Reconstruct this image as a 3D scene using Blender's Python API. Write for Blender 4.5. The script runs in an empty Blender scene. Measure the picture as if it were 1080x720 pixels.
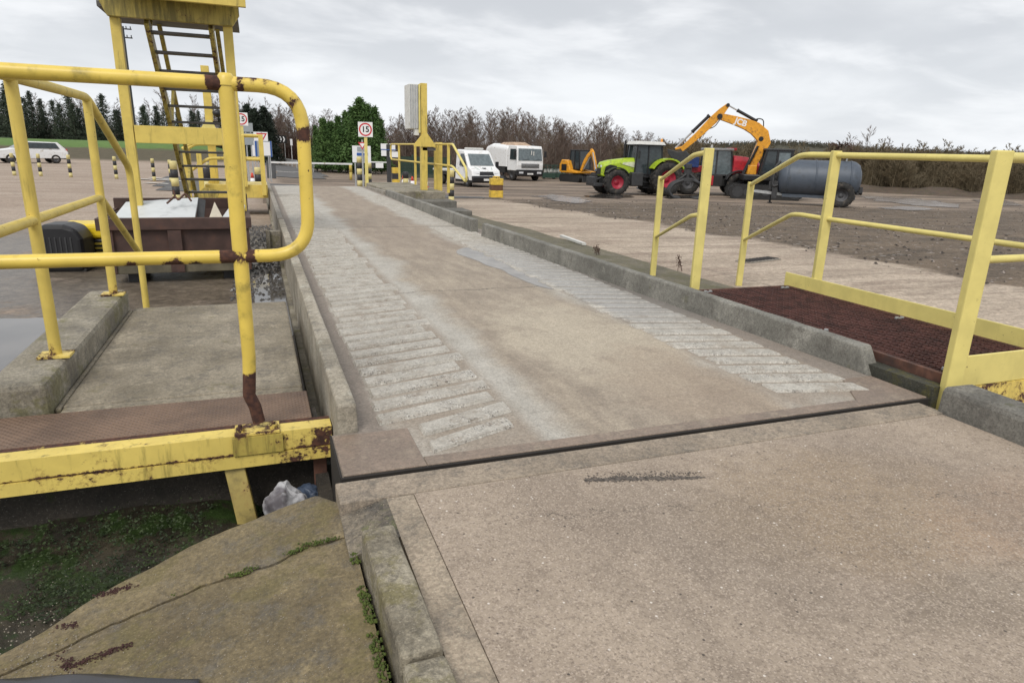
import bpy, math, random
from mathutils import Vector, Matrix, noise as mnoise
R_ = math.radians
rnd = random.Random(7)
scene = bpy.context.scene
COL = scene.collection

# ------------------------------------------------------------------ camera model (photo calibration)
EYE = Vector((0, 0, 1.2)); FPX = 700.0; PCX, PCY = 540.0, 360.0
_y = Vector((269-PCX, 152-PCY, FPX)); _q = Vector((769-PCX, 167-PCY, FPX))
_yc = _y.normalized(); _n = _y.cross(_q).normalized()
if _n.y < 0: _n = -_n
_zc = -_n; _xc = _yc.cross(_zc)
CAMR = Matrix((_xc, _yc, _zc))                 # world <- camera(x right, y down, z forward)
def ray(px, py): return CAMR @ Vector(((px-PCX)/FPX, (py-PCY)/FPX, 1.0))
def G(px, py, z=0.0):
    d = ray(px, py); return EYE + d*((z-EYE.z)/d.z)
def atY(px, py, Y):
    d = ray(px, py); return EYE + d*(Y/d.y)
def atD(px, py, D): return EYE + ray(px, py)*D

# ------------------------------------------------------------------ terrain height
def ss(a, b, t):
    t = max(0.0, min(1.0, (t-a)/(b-a))); return t*t*(3-2*t)
def H(x, y):
    d = math.hypot(x-1.5, y-4)
    lf = ss(-7, 3, x)
    z = -0.36 - (0.16+0.46*lf)*ss(6, 40, d)
    tb = y+.2*x
    bank = ss(56, 73, tb)*(1-ss(-6, 3, x))
    z += 1.60*bank-1.0*ss(80, 95, tb)*(1-ss(-6, 3, x))
    z += 0.012*mnoise.noise((x*0.5, y*0.5, 3.1)) + 0.03*mnoise.noise((x*0.11, y*0.11, 7.7))*ss(8, 20, d)
    if -1.0 < x < 0.22 and y < 3.2:
        z = -0.43 - 0.10*ss(3.0, 2.2, y) + 0.04*mnoise.noise((x*4, y*4, 0)) - .25*ss(-.15, .05, x)
    if x <= -1.0 and y < 3.4:
        z = -0.36-0.11*ss(-2.2, -1.0, x)*ss(3.4, 2.9, y)
    return z
def P(px, py):
    d = ray(px, py); t = 1.0
    for i in range(60000):
        p = EYE + d*t
        if p.z <= H(p.x, p.y): return p
        t += 0.02
    return p

# ------------------------------------------------------------------ mesh builder
def basis(o):
    return Matrix.Translation(o.location) @ o.rotation_euler.to_matrix().to_4x4()
def mworld(o):
    m = basis(o)
    while o.parent: o = o.parent; m = basis(o) @ m
    return m
def frame(d):
    d = d.normalized()
    u = Vector((0, 0, 1)) if abs(d.z) < 0.95 else Vector((0, 1, 0))
    s = d.cross(u).normalized(); return s, s.cross(d).normalized()
class MB:
    def __init__(s): s.v = []; s.f = []; s.mi = []; s.sm = []; s.w = []; s.xf = None
    def add(s, vs, fs, mi=0, smooth=False, w=0.0):
        o = len(s.v)
        for p in vs:
            p = Vector(p)
            if s.xf: p = s.xf @ p
            s.v.append(p); s.w.append(w(p) if callable(w) else w)
        for f in fs: s.f.append([i+o for i in f]); s.mi.append(mi); s.sm.append(smooth)
        return s
    def box(s, x0, x1, y0, y1, z0, z1, mi=0, w=0.0):
        vs = [(x, y, z) for z in (z0, z1) for y in (y0, y1) for x in (x0, x1)]
        return s.add(vs, [(0,2,3,1),(4,5,7,6),(0,1,5,4),(2,6,7,3),(0,4,6,2),(1,3,7,5)], mi, False, w)
    def cbox(s, c, sx, sy, sz, mi=0, rz=0.0, rx=0.0, ry=0.0, w=0.0):
        m = Matrix.Translation(c) @ Matrix.Rotation(rz, 4, 'Z') @ Matrix.Rotation(ry, 4, 'Y') @ Matrix.Rotation(rx, 4, 'X')
        vs = [m @ Vector((x*sx/2, y*sy/2, z*sz/2)) for z in (-1, 1) for y in (-1, 1) for x in (-1, 1)]
        return s.add(vs, [(0,2,3,1),(4,5,7,6),(0,1,5,4),(2,6,7,3),(0,4,6,2),(1,3,7,5)], mi, False, w)
    def hexa(s, vs, mi=0, w=0.0):   # 8 corners: bottom loop of 4, top loop of 4
        return s.add(vs, [(3,2,1,0),(4,5,6,7),(0,1,5,4),(1,2,6,5),(2,3,7,6),(3,0,4,7)], mi, False, w)
    def bar(s, a, b, wd, ht, mi=0, up=None, w=0.0, seg=1):
        a = Vector(a); b = Vector(b); d = (b-a).normalized()
        u = Vector(up) if up else (Vector((0,0,1)) if abs(d.z) < .95 else Vector((0,1,0)))
        sd = d.cross(u).normalized(); u = sd.cross(d).normalized()
        vs = []; fs = []
        for k in range(seg+1):
            p = a.lerp(b, k/seg)
            vs += [p-sd*wd/2-u*ht/2, p+sd*wd/2-u*ht/2, p+sd*wd/2+u*ht/2, p-sd*wd/2+u*ht/2]
        for k in range(seg):
            o = 4*k
            for i in range(4): fs.append((o+i, o+(i+1) % 4, o+4+(i+1) % 4, o+4+i))
        fs.append((3,2,1,0)); o = 4*seg; fs.append((o,o+1,o+2,o+3))
        return s.add(vs, fs, mi, False, w)
    def cyl(s, a, b, r0, r1=None, n=16, mi=0, caps=True, w=0.0, smooth=True):
        if r1 is None: r1 = r0
        a = Vector(a); b = Vector(b); sd, u = frame(b-a)
        vs = []
        for p, r in ((a, r0), (b, r1)):
            for i in range(n):
                t = 2*math.pi*i/n; vs.append(p+sd*math.cos(t)*r+u*math.sin(t)*r)
        s.add(vs, [(i, (i+1) % n, n+(i+1) % n, n+i) for i in range(n)], mi, smooth, w)
        if caps:
            s.add(vs[:n], [tuple(range(n-1, -1, -1))], mi, False, w); s.add(vs[n:], [tuple(range(n))], mi, False, w)
        return s
    def tube(s, pts, r, n=14, mi=0, fillet=0.0, w=0.0, step=0.0, rfun=None):
        pts = [Vector(p) for p in pts]
        if fillet:
            out = [pts[0]]
            for i in range(1, len(pts)-1):
                a, b, c = pts[i-1], pts[i], pts[i+1]
                f = min(fillet, (a-b).length*.48, (c-b).length*.48)
                p0 = b+(a-b).normalized()*f; p1 = b+(c-b).normalized()*f
                for k in range(9):
                    t = k/8; out.append(p0*(1-t)**2+b*2*t*(1-t)+p1*t*t)
            out.append(pts[-1]); pts = out
        if step:
            out = [pts[0]]
            for a, b in zip(pts, pts[1:]):
                k = max(1, int((b-a).length/step))
                for j in range(1, k+1): out.append(a.lerp(b, j/k))
            pts = out
        vs = []; fs = []; prev = None
        for i, p in enumerate(pts):
            d = (pts[min(i+1, len(pts)-1)]-pts[max(i-1, 0)]).normalized()
            if prev is None: sd, u = frame(d)
            else:
                sd = (prev-d*prev.dot(d)).normalized(); u = sd.cross(d).normalized()
            prev = sd; rr = rfun(i/(len(pts)-1))*r if rfun else r
            for k in range(n):
                t = 2*math.pi*k/n; vs.append(p+sd*math.cos(t)*rr+u*math.sin(t)*rr)
        m = len(pts)
        for i in range(m-1):
            for k in range(n): fs.append((i*n+k, i*n+(k+1) % n, (i+1)*n+(k+1) % n, (i+1)*n+k))
        s.add(vs, fs, mi, True, w)
        s.add(vs[:n], [tuple(range(n-1, -1, -1))], mi, False, w); s.add(vs[-n:], [tuple(range(n))], mi, False, w)
        return s
    def prism(s, poly, a0, a1, plane='xz', mi=0, w=0.0):   # extrude a 2D polygon along the third axis
        def mk(p, a):
            if plane == 'xz': return (p[0], a, p[1])
            if plane == 'yz': return (a, p[0], p[1])
            return (p[0], p[1], a)
        n = len(poly); vs = [mk(p, a0) for p in poly]+[mk(p, a1) for p in poly]
        fs = [tuple(range(n)), tuple(range(2*n-1, n-1, -1))]+[(i, n+i, n+(i+1) % n, (i+1) % n) for i in range(n)]
        return s.add(vs, fs, mi, False, w)
    def lathe(s, prof, c, axis='z', n=24, mi=0, w=0.0, smooth=True):  # prof: (radius, height)
        c = Vector(c); vs = []; fs = []
        for r, h in prof:
            for k in range(n):
                t = 2*math.pi*k/n; x, y = r*math.cos(t), r*math.sin(t)
                vs.append(c+Vector({'z': (x, y, h), 'x': (h, x, y), 'y': (x, h, y)}[axis]))
        m = len(prof)
        for i in range(m-1):
            for k in range(n): fs.append((i*n+k, i*n+(k+1) % n, (i+1)*n+(k+1) % n, (i+1)*n+k))
        return s.add(vs, fs, mi, smooth, w)
    def build(s, name, mats, parent=None, loc=None, bevel=0.0, world=True, seg=2):
        me = bpy.data.meshes.new(name)
        o = bpy.data.objects.new(name, me); COL.objects.link(o)
        if parent:
            o.parent = parent
            mi = mworld(parent).inverted() if world else Matrix.Identity(4)
        else:
            if loc is not None: o.location = loc
            mi = Matrix.Translation(-Vector(o.location))
            if not world: mi = Matrix.Identity(4)
        me.from_pydata([tuple(mi @ p) for p in s.v], [], s.f)
        for m in (mats if isinstance(mats, (list, tuple)) else [mats]): me.materials.append(m)
        me.polygons.foreach_set('material_index', s.mi); me.polygons.foreach_set('use_smooth', s.sm)
        if any(s.w):
            a = me.attributes.new('wear', 'FLOAT', 'POINT'); a.data.foreach_set('value', s.w)
        me.validate(); me.update()
        import bmesh
        bm = bmesh.new(); bm.from_mesh(me); bmesh.ops.recalc_face_normals(bm, faces=bm.faces[:]) if len(s.f) < 20000 else None
        bm.to_mesh(me); bm.free()
        if bevel:
            b = o.modifiers.new('bevel', 'BEVEL'); b.width = bevel; b.segments = seg; b.limit_method = 'ANGLE'; b.angle_limit = R_(40)
            b.use_clamp_overlap = True
        return o

def tag(o, label=None, cat=None, group=None, kind=None):
    if label: o['label'] = label
    if cat: o['category'] = cat
    if group: o['group'] = group
    if kind: o['kind'] = kind
    return o
def thing(name, label, cat, loc=(0, 0, 0), rz=0.0, group=None):
    o = bpy.data.objects.new(name, None); COL.objects.link(o)
    o.location = loc; o.rotation_euler = (0, 0, rz); o.empty_display_size = .2
    return tag(o, label, cat, group)
def struct(o): o['kind'] = 'structure'; return o
def kids(o): return [c for c in bpy.data.objects if c.parent == o]
def copy_tree(o, loc, rz=0.0, sc=None, label=None):
    r = o.copy(); COL.objects.link(r); r.location = loc; r.rotation_euler = (0, 0, rz)
    if sc is not None: r.scale = sc if hasattr(sc, '__len__') else (sc, sc, sc)
    if label: r['label'] = label
    for ch in KIDS[o.name]:
        c = ch.copy(); COL.objects.link(c); c.parent = r
        for g in KIDS.get(ch.name, []):
            d = g.copy(); COL.objects.link(d); d.parent = c
    return r
KIDS = {}
def remember(o):
    KIDS[o.name] = kids(o)
    for c in KIDS[o.name]: KIDS[c.name] = kids(c)
_TXT = {}
def text_mesh(txt, size, extrude=0.002, bold=0.0):
    cu = bpy.data.curves.new('letters', 'FONT'); cu.body = txt; cu.size = size; cu.extrude = extrude; cu.offset = bold
    cu.align_x = 'CENTER'; cu.align_y = 'CENTER'
    o = bpy.data.objects.new('letters', cu); COL.objects.link(o)
    dg = bpy.context.evaluated_depsgraph_get(); dg.update()
    me = bpy.data.meshes.new_from_object(o.evaluated_get(dg))
    bpy.data.objects.remove(o); return me
def lettering(name, txt, size, m4, mat, parent, bold=0.0):
    me = text_mesh(txt, size, 0.002, bold); me.transform(mworld(parent).inverted() @ m4)
    me.materials.clear(); me.materials.append(mat)
    o = bpy.data.objects.new(name, me); COL.objects.link(o); o.parent = parent; return o

# ------------------------------------------------------------------ materials
class NT:
    def __init__(s, name):
        s.m = bpy.data.materials.new(name); s.m.use_nodes = True
        s.t = s.m.node_tree; s.b = s.t.nodes['Principled BSDF']; s._pos = None
    def n(s, typ, **kw):
        x = s.t.nodes.new(typ)
        for k, v in kw.items(): setattr(x, k, v)
        return x
    def L(s, a, b): s.t.links.new(a, b)
    def put(s, sock, v):
        if isinstance(v, bpy.types.NodeSocket): s.L(v, sock)
        elif isinstance(v, (tuple, list)) and len(v) == 3 and sock.type == 'RGBA': sock.default_value = (*v, 1)
        else: sock.default_value = v
    def pos(s):
        if not s._pos: s._pos = s.n('ShaderNodeNewGeometry')
        return s._pos.outputs['Position']
    def obj(s): return s.n('ShaderNodeTexCoord').outputs['Object']
    def scale(s, v, sc, rz=0.0):
        x = s.n('ShaderNodeMapping'); s.L(v, x.inputs[0]); x.inputs['Scale'].default_value = sc; x.inputs['Rotation'].default_value = (0, 0, rz); return x.outputs[0]
    def noise(s, sc=5.0, det=4.0, rough=.55, vec=None, dist=0.0):
        x = s.n('ShaderNodeTexNoise'); s.L(vec or s.pos(), x.inputs['Vector'])
        x.inputs['Scale'].default_value = sc; x.inputs['Detail'].default_value = det; x.inputs['Roughness'].default_value = rough; x.inputs['Distortion'].default_value = dist
        return x.outputs['Fac']
    def vor(s, sc=5.0, feat='F1', vec=None, out='Distance', rnd_=1.0):
        x = s.n('ShaderNodeTexVoronoi', feature=feat); s.L(vec or s.pos(), x.inputs['Vector']); x.inputs['Scale'].default_value = sc
        x.inputs['Randomness'].default_value = rnd_
        return x.outputs[out]
    def math(s, op, a, b=0.0, c=0.0):
        x = s.n('ShaderNodeMath', operation=op); s.put(x.inputs[0], a); s.put(x.inputs[1], b); s.put(x.inputs[2], c); return x.outputs[0]
    def rng(s, v, a, b, lo=0.0, hi=1.0):
        x = s.n('ShaderNodeMapRange', interpolation_type='SMOOTHSTEP'); s.put(x.inputs[0], v)
        if a > b: a, b, lo, hi = b, a, hi, lo
        for i, k in enumerate((a, b, lo, hi)): x.inputs[i+1].default_value = k
        return x.outputs[0]
    def mix(s, f, a, b, mode='MIX'):
        x = s.n('ShaderNodeMix', data_type='RGBA', blend_type=mode); s.put(x.inputs[0], f); s.put(x.inputs[6], a); s.put(x.inputs[7], b); return x.outputs[2]
    def grain(s, c, amt=.25, sc=120.0, amt2=.12):
        for k, a in ((sc, amt), (sc*.37, amt2)):
            r = s.xyz(s.vor(k, out='Color'))[0]; m = s.math('ADD', s.math('MULTIPLY', r, 2*a), 1-a)
            cb = s.n('ShaderNodeCombineXYZ')
            for i in range(3): s.L(m, cb.inputs[i])
            c = s.mix(1.0, c, cb.outputs[0], 'MULTIPLY')
        return c
    def attr(s, name):
        x = s.n('ShaderNodeAttribute', attribute_name=name); return x.outputs['Fac']
    def xyz(s, v=None):
        x = s.n('ShaderNodeSeparateXYZ'); s.L(v or s.pos(), x.inputs[0]); return x.outputs
    def bump(s, h, st=.3, dist=.01):
        x = s.n('ShaderNodeBump'); x.inputs['Strength'].default_value = st; x.inputs['Distance'].default_value = dist; s.L(h, x.inputs['Height'])
        s.L(x.outputs[0], s.b.inputs['Normal']); return s
    def out(s, col, rough=.7, metal=0.0, spec=None):
        s.put(s.b.inputs['Base Color'], col); s.put(s.b.inputs['Roughness'], rough); s.put(s.b.inputs['Metallic'], metal)
        if spec is not None: s.b.inputs['Specular IOR Level'].default_value = spec
        return s.m
def plain(name, col, rough=.6, metal=0.0, var=.15, sc=6.0, dirt=None, dsc=3.0, dlo=.5, dhi=.75, spec=None):
    t = NT(name); c = t.mix(t.rng(t.noise(sc, 5), .3, .7), tuple(k*(1-var) for k in col), tuple(min(1, k*(1+var)) for k in col))
    if dirt: c = t.mix(t.rng(t.noise(dsc, 6, .65), dlo, dhi), c, dirt)
    return t.out(c, rough, metal, spec)
RUST = (.045, .020, .016); RUST2 = (.10, .042, .026)
def paint(name, col, rust=.62, dirt=.6, grime=(.10, .09, .03), rough=.5, streak=True):
    t = NT(name)
    c = t.mix(t.rng(t.noise(7, 5), .3, .7), tuple(k*.9 for k in col), tuple(k*1.06 for k in col))
    v = t.scale(t.pos(), (22, 22, 2.5)) if streak else t.pos()
    g = t.noise(1.0 if streak else 6.0, 6, .65, v)
    c = t.mix(t.math('MULTIPLY', t.rng(g, dirt, dirt+.22), .65), c, grime)
    big = t.noise(9, 7, .7); fine = t.noise(60, 5, .7)
    w = t.attr('wear')
    r = t.math('ADD', t.math('ADD', t.math('MULTIPLY', big, .7), t.math('MULTIPLY', fine, .3)), t.math('MULTIPLY', w, .45))
    rm = t.math('MAXIMUM', t.rng(r, rust, rust+.035), t.math('MULTIPLY', t.rng(t.noise(34, 6, .72), .645, .68), t.rng(t.noise(3.5, 3), .42, .62)))
    rc = t.mix(t.rng(t.noise(40, 5), .35, .65), RUST, RUST2)
    halo = t.rng(r, rust-.07, rust+.02)
    c = t.mix(t.math('MULTIPLY', halo, .5), c, (.28, .17, .05))
    c = t.mix(rm, c, rc)
    t.bump(t.math('SUBTRACT', t.math('MULTIPLY', fine, .3), rm), .35, .003)
    return t.out(c, t.rng(rm, 0, 1, rough, .9))
# ------------------------------------------------------------------ palette
M = {}
M['yel'] = paint('yellow_paint', (.66, .505, .115), rust=.70, dirt=.54)
M['yel_rail'] = paint('glossy_yellow_paint', (.755, .56, .105), rust=.69, dirt=.55, rough=.38, streak=False)
M['yel_pale'] = paint('pale_yellow_paint', (.70, .60, .20), rust=.80, dirt=.62, grime=(.20, .16, .05), rough=.55)
M['yel_dirty_shade'] = paint('dirty_shaded_yellow', (.47, .37, .085), rust=.62, dirt=.42, grime=(.07, .065, .02))  # dirty paint; its dark tone also stands in for shade on the fascia
M['yel_beam'] = paint('beam_yellow_paint', (.74, .575, .145), rust=.655, dirt=.52, grime=(.10, .09, .025))
M['steel'] = plain('dull_steel', (.12, .115, .11), .6, .3, .25, 10, (.07, .04, .025), 5, .5, .8)
M['galv'] = plain('galvanised', (.42, .43, .43), .5, .4, .12, 8)
M['rust'] = plain('rusty_steel', (.11, .05, .033), .85, 0, .35, 14, (.05, .03, .025), 9, .45, .7)
M['dark'] = plain('dark_grey', (.035, .036, .038), .6, 0, .2)
M['undark'] = plain('shade_black', (.022, .018, .015), .8)  # near black for the joint shade strips, also the drain bars
M['black'] = plain('black_plastic', (.012, .012, .014), .45, 0, .2)
M['rubber'] = plain('rubber', (.022, .021, .02), .85, 0, .3, 9, (.09, .075, .06), 6, .48, .72)
M['white'] = plain('white_paint', (.78, .79, .79), .4, 0, .03, 5, (.42, .37, .30), 5, .52, .75)
M['offwhite'] = plain('offwhite', (.62, .62, .59), .6, 0, .06, 6, (.35, .33, .27), 5, .5, .8)
M['glass'] = plain('cab_glass', (.035, .045, .05), .08, 0, .2)
M['glass_pale'] = plain('windscreen_glass', (.13, .16, .17), .08, 0, .2)
M['red'] = plain('red_paint', (.50, .025, .04), .4, 0, .12, 5, (.10, .04, .04), 6, .52, .8)
M['blue'] = plain('blue_paint', (.03, .07, .25), .5)
M['lime'] = plain('lime_paint', (.36, .50, .02), .4, 0, .1, 5, (.15, .14, .06), 6, .52, .75)
M['orange'] = plain('digger_yellow', (.74, .33, .02), .42, 0, .1, 5, (.22, .11, .035), 6, .50, .72)
M['conc'] = None
def concrete(name, a, b, moss=0.0, mosscol=(.10, .105, .03), speck=0.0, sc=1.0, bmp=.5, wetlo=None, dark=(.12, .11, .095), pit=.6):
    t = NT(name)
    c = t.mix(t.rng(t.noise(2.2*sc, 6, .6), .32, .68), a, b)
    c = t.mix(t.math('MULTIPLY', t.rng(t.noise(9*sc, 8, .78), .47, .66), .72), c, dark)
    c = t.mix(t.math('MULTIPLY', t.rng(t.noise(5*sc, 7, .75), .54, .68), .55), c, tuple(min(.62, k*1.45) for k in a))
    fine = t.noise(70, 5, .75)
    c = t.mix(t.math('MULTIPLY', t.rng(fine, .40, .72), pit), c, tuple(k*.45 for k in b))
    c = t.mix(t.math('MULTIPLY', t.rng(t.noise(140, 3, .6), .60, .70), .16), c, (.60, .57, .50))
    if moss:
        mk = t.rng(t.math('ADD', t.noise(3.6, 6, .7), t.math('MULTIPLY', t.noise(26, 4, .7), .35)), .92-moss*.5, 1.0-moss*.42)
        c = t.mix(t.math('MULTIPLY', mk, .62), c, t.mix(t.noise(45, 3), tuple(k*.6 for k in mosscol), tuple(k*1.4 for k in mosscol)))
    h = t.math('ADD', t.math('MULTIPLY', fine, .6), t.noise(18, 5, .7))
    if speck:
        s = t.vor(130, vec=t.pos()); col = t.vor(130, vec=t.pos(), out='Color')
        sx = t.xyz(col)[0]
        stone = t.math('MULTIPLY', t.rng(s, .46, .30), t.math('MULTIPLY', t.rng(sx, .42, .52), speck))
        c = t.mix(stone, c, t.mix(t.xyz(col)[1], tuple(k*.55 for k in b), tuple(min(.6, k*1.6) for k in a)))
        h = t.math('ADD', h, t.math('MULTIPLY', stone, .6))
    c = t.grain(c, .17, 150, .07)
    t.bump(h, bmp, .006)
    return t.out(c, .82)
M['conc'] = concrete('old_concrete', (.36, .33, .28), (.23, .205, .17), .30)
M['conc_moss'] = concrete('mossy_concrete', (.36, .325, .255), (.175, .155, .115), .46, (.14, .13, .045))
M['conc_old'] = concrete('old_kerb_concrete', (.37, .33, .25), (.15, .128, .09), .50, (.155, .135, .045), .25, sc=1.8, bmp=.9, dark=(.075, .068, .05))
M['conc_dark'] = concrete('dark_kerb_concrete', (.20, .19, .165), (.10, .096, .085), .35, (.08, .08, .035))
M['conc_kerb'] = concrete('kerb_concrete', (.50, .45, .365), (.25, .22, .165), .28, (.15, .14, .075))
M['conc_slab'] = concrete('brown_slab', (.225, .178, .098), (.115, .088, .048), .48, (.14, .115, .045), .3)
M['conc_land'] = concrete('landing_concrete', (.345, .30, .225), (.205, .175, .125), .30, (.15, .13, .06))
M['conc_grey'] = concrete('grey_concrete', (.285, .275, .24), (.155, .15, .13), .26, (.13, .125, .075))
M['apron'] = None

def blotch(t, c, cx_, cy_, rx, ry, col, amt, nz=.6):
    p = t.xyz()
    d = t.math('ADD', t.math('POWER', t.math('DIVIDE', t.math('SUBTRACT', p[0], cx_), rx), 2), t.math('POWER', t.math('DIVIDE', t.math('SUBTRACT', p[1], cy_), ry), 2))
    d = t.math('ADD', d, t.math('MULTIPLY', t.math('SUBTRACT', t.noise(3.0, 6, .65), .5), nz*4))
    return t.mix(t.math('MULTIPLY', t.rng(d, 1.5, .2), amt), c, col)

# apron: exposed aggregate concrete
t = NT('exposed_aggregate')
c = t.mix(t.rng(t.noise(1.3, 6, .6), .3, .7), (.405, .33, .255), (.30, .24, .185))
c = blotch(t, c, 1.9, 1.62, .6, .42, (.25, .18, .105), .6)
c = blotch(t, c, 2.6, 1.25, .55, .35, (.36, .235, .15), .45)
c = blotch(t, c, 1.35, 1.6, .3, .5, (.22, .18, .14), .45)
c = blotch(t, c, 2.0, 1.05, .5, .12, (.17, .14, .10), .35)
c = t.mix(t.math('MULTIPLY', t.rng(t.noise(11, 8, .78), .47, .66), .5), c, (.15, .115, .085))
c = t.mix(t.math('MULTIPLY', t.rng(t.noise(38, 6, .8), .50, .66), .5), c, (.12, .092, .068))
pa = t.xyz(); nt_ = t.math('MULTIPLY', t.noise(1.6, 5), .5)
for cx_t in (1.05, 2.45):
    dx = t.math('ABSOLUTE', t.math('SUBTRACT', t.math('ADD', pa[0], t.math('ADD', nt_, t.math('MULTIPLY', pa[1], .06))), cx_t+.32))
    c = t.mix(t.math('MULTIPLY', t.math('MULTIPLY', t.rng(dx, .24, .08), t.rng(t.noise(2.2, 6, .7, t.scale(t.pos(), (1.6, .5, 1))), .36, .60)), .38), c, (.17, .135, .105))
vq = t.noise(1.3, 4, .6); ck = t.rng(t.math('ABSOLUTE', t.math('SUBTRACT', t.math('ADD', pa[1], t.math('ADD', t.math('MULTIPLY', pa[0], .22), t.math('MULTIPLY', t.noise(3.5, 6, .7), .35))), 2.22)), .0045, .0015)
c = t.mix(t.math('MULTIPLY', ck, t.rng(vq, .42, .50, 0, .7)), c, (.08, .065, .05))
vc = t.vor(110, out='Color'); vd = t.vor(110)
vc2 = t.vor(190, out='Color')
c = t.mix(t.math('MULTIPLY', t.rng(t.xyz(vc2)[0], .35, .8), .5), c, t.mix(t.xyz(vc2)[1], (.15, .115, .085), (.60, .50, .40)))
st = t.math('MULTIPLY', t.rng(vd, .50, .32), t.rng(t.xyz(vc)[0], .55, .6))
c = t.mix(t.math('MULTIPLY', st, .55), c, t.mix(t.xyz(vc)[1], (.17, .13, .10), (.52, .43, .355)))
vw = t.vor(60, out='Color'); vwd = t.vor(60)
c = t.mix(t.math('MULTIPLY', t.rng(vwd, .26, .18), t.rng(t.xyz(vw)[0], .95, .97)), c, (.66, .60, .53))
c = t.mix(t.math('MULTIPLY', t.rng(vwd, .3, .2), t.rng(t.xyz(vw)[0], .035, .02)), c, (.09, .075, .06))
t.bump(t.math('ADD', t.math('MULTIPLY', st, .5), t.noise(60, 5, .7)), .6, .006)
M['apron'] = t.out(c, .8)

# deck: worn concrete with a brown stained middle track
t = NT('deck_concrete')
p = t.xyz()
c = t.mix(t.rng(t.noise(2.5, 6, .65), .3, .7), (.47, .445, .395), (.37, .345, .30))
nx = t.math('ADD', p[0], t.math('MULTIPLY', t.math('SUBTRACT', t.noise(.9, 5, .6), .5), .75))
mid = t.math('MULTIPLY', t.rng(nx, 1.18, 1.42), t.rng(nx, 2.62, 2.32))
brown = t.mix(t.rng(t.noise(3.2, 6, .7, t.scale(t.pos(), (1.6, .45, 1), .12)), .35, .68), (.25, .20, .15), (.385, .32, .24))
brown = blotch(t, brown, 2.0, 3.9, .55, 1.1, (.475, .41, .31), .75, .8)
brown = blotch(t, brown, 2.2, 2.8, .5, .8, (.30, .225, .16), .6, .8)
c = t.mix(t.math('MULTIPLY', mid, .88), c, brown)
far = t.rng(p[1], 6.5, 9)
c = t.mix(t.math('MULTIPLY', t.math('MULTIPLY', far, mid), .35), c, (.27, .21, .165))
drk = t.rng(t.noise(6, 7, .72, t.scale(t.pos(), (1, .5, 1))), .54, .72)
c = t.mix(t.math('MULTIPLY', drk, .35), c, (.17, .145, .12))
edge = t.math('MAXIMUM', t.rng(t.math('ADD', p[0], t.math('MULTIPLY', t.noise(8, 4), .05)), .50, .46), t.rng(t.math('ADD', p[0], t.math('MULTIPLY', t.noise(8, 4), .06)), 3.02, 3.10))
c = t.mix(t.math('MULTIPLY', edge, .8), c, (.205, .165, .135))
band = t.math('MAXIMUM', t.math('MULTIPLY', t.rng(p[0], .44, .48), t.rng(p[0], 1.14, 1.04)), t.math('MULTIPLY', t.rng(p[0], 2.46, 2.54), t.rng(p[0], 3.12, 3.06)))
band = t.math('MULTIPLY', band, t.rng(p[1], 11.5, 9))
c = t.mix(t.math('MULTIPLY', band, t.rng(t.noise(3, 5), .25, .6, .4, .9)), c, (.285, .235, .185))
# damp patch on the right hand ribs
damp_shade = t.math('MULTIPLY', t.rng(t.math('ADD', p[0], t.math('MULTIPLY', t.noise(5, 5), .3)), 2.6, 2.75), t.math('MULTIPLY', t.rng(p[1], 3.6, 4.6), t.rng(p[1], 9, 7.4)))
c = t.mix(t.math('MULTIPLY', damp_shade, .55), c, (.19, .185, .18))
fine = t.noise(85, 5, .75)
c = t.mix(t.math('MULTIPLY', t.rng(fine, .45, .7), .35), c, (.20, .18, .15))
crk = t.rng(t.math('ABSOLUTE', t.math('SUBTRACT', t.math('ADD', p[1], t.math('MULTIPLY', t.noise(4, 5, .7), .22)), 5.73)), .012, .004)
crk2 = t.rng(t.math('ABSOLUTE', t.math('SUBTRACT', t.math('ADD', p[1], t.math('MULTIPLY', t.noise(2, 2), .02)), 10.62)), .02, .008)
c = t.mix(t.math('MULTIPLY', t.math('MAXIMUM', t.math('MULTIPLY', crk, t.rng(t.noise(3, 2), .40, .46)), crk2), .85), c, (.07, .06, .05))
c = t.grain(c, .17, 130, .07)
t.bump(t.math('ADD', t.noise(22, 6, .7), t.math('MULTIPLY', fine, .6)), .45, .006)
M['deck'] = t.out(c, t.math('SUBTRACT', .8, t.math('MULTIPLY', damp_shade, .35)))
# raised anti-skid ribs: pale concrete with stones worn out
t = NT('rib_concrete'); p = t.xyz()
c = t.mix(t.rng(t.noise(5, 6, .65), .3, .7), (.465, .44, .39), (.375, .35, .305))
c = t.mix(t.math('MULTIPLY', t.rng(t.noise(16, 6, .7), .5, .7), .5), c, (.22, .19, .165))
c = t.mix(t.math('MULTIPLY', t.rng(t.noise(4, 7, .75), .50, .66), .7), c, (.30, .255, .205))
vc = t.vor(85, out='Color'); vd = t.vor(85)
worn = t.math('MULTIPLY', t.rng(t.noise(5.5, 6, .75), .47, .58), t.rng(p[1], 5.5, 3.0, 0, .85))
st = t.math('MULTIPLY', t.rng(vd, .52, .36), worn)
c = t.mix(st, c, t.mix(t.rng(t.xyz(vc)[0], .30, .60), (.17, .155, .14), (.58, .56, .51)))
damp_shade = t.math('MULTIPLY', t.rng(t.math('ADD', p[0], t.math('MULTIPLY', t.noise(5, 5), .3)), 2.6, 2.75), t.math('MULTIPLY', t.rng(p[1], 3.6, 4.6), t.rng(p[1], 9, 7.4)))
c = t.mix(t.math('MULTIPLY', damp_shade, .45), c, (.26, .26, .26))
c = t.grain(c, .17, 130, .07)
t.bump(t.math('ADD', t.math('MULTIPLY', st, .8), t.noise(50, 5, .7)), .6, .006)
M['rib'] = t.out(c, t.math('SUBTRACT', .8, t.math('MULTIPLY', damp_shade, .45)))
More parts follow.
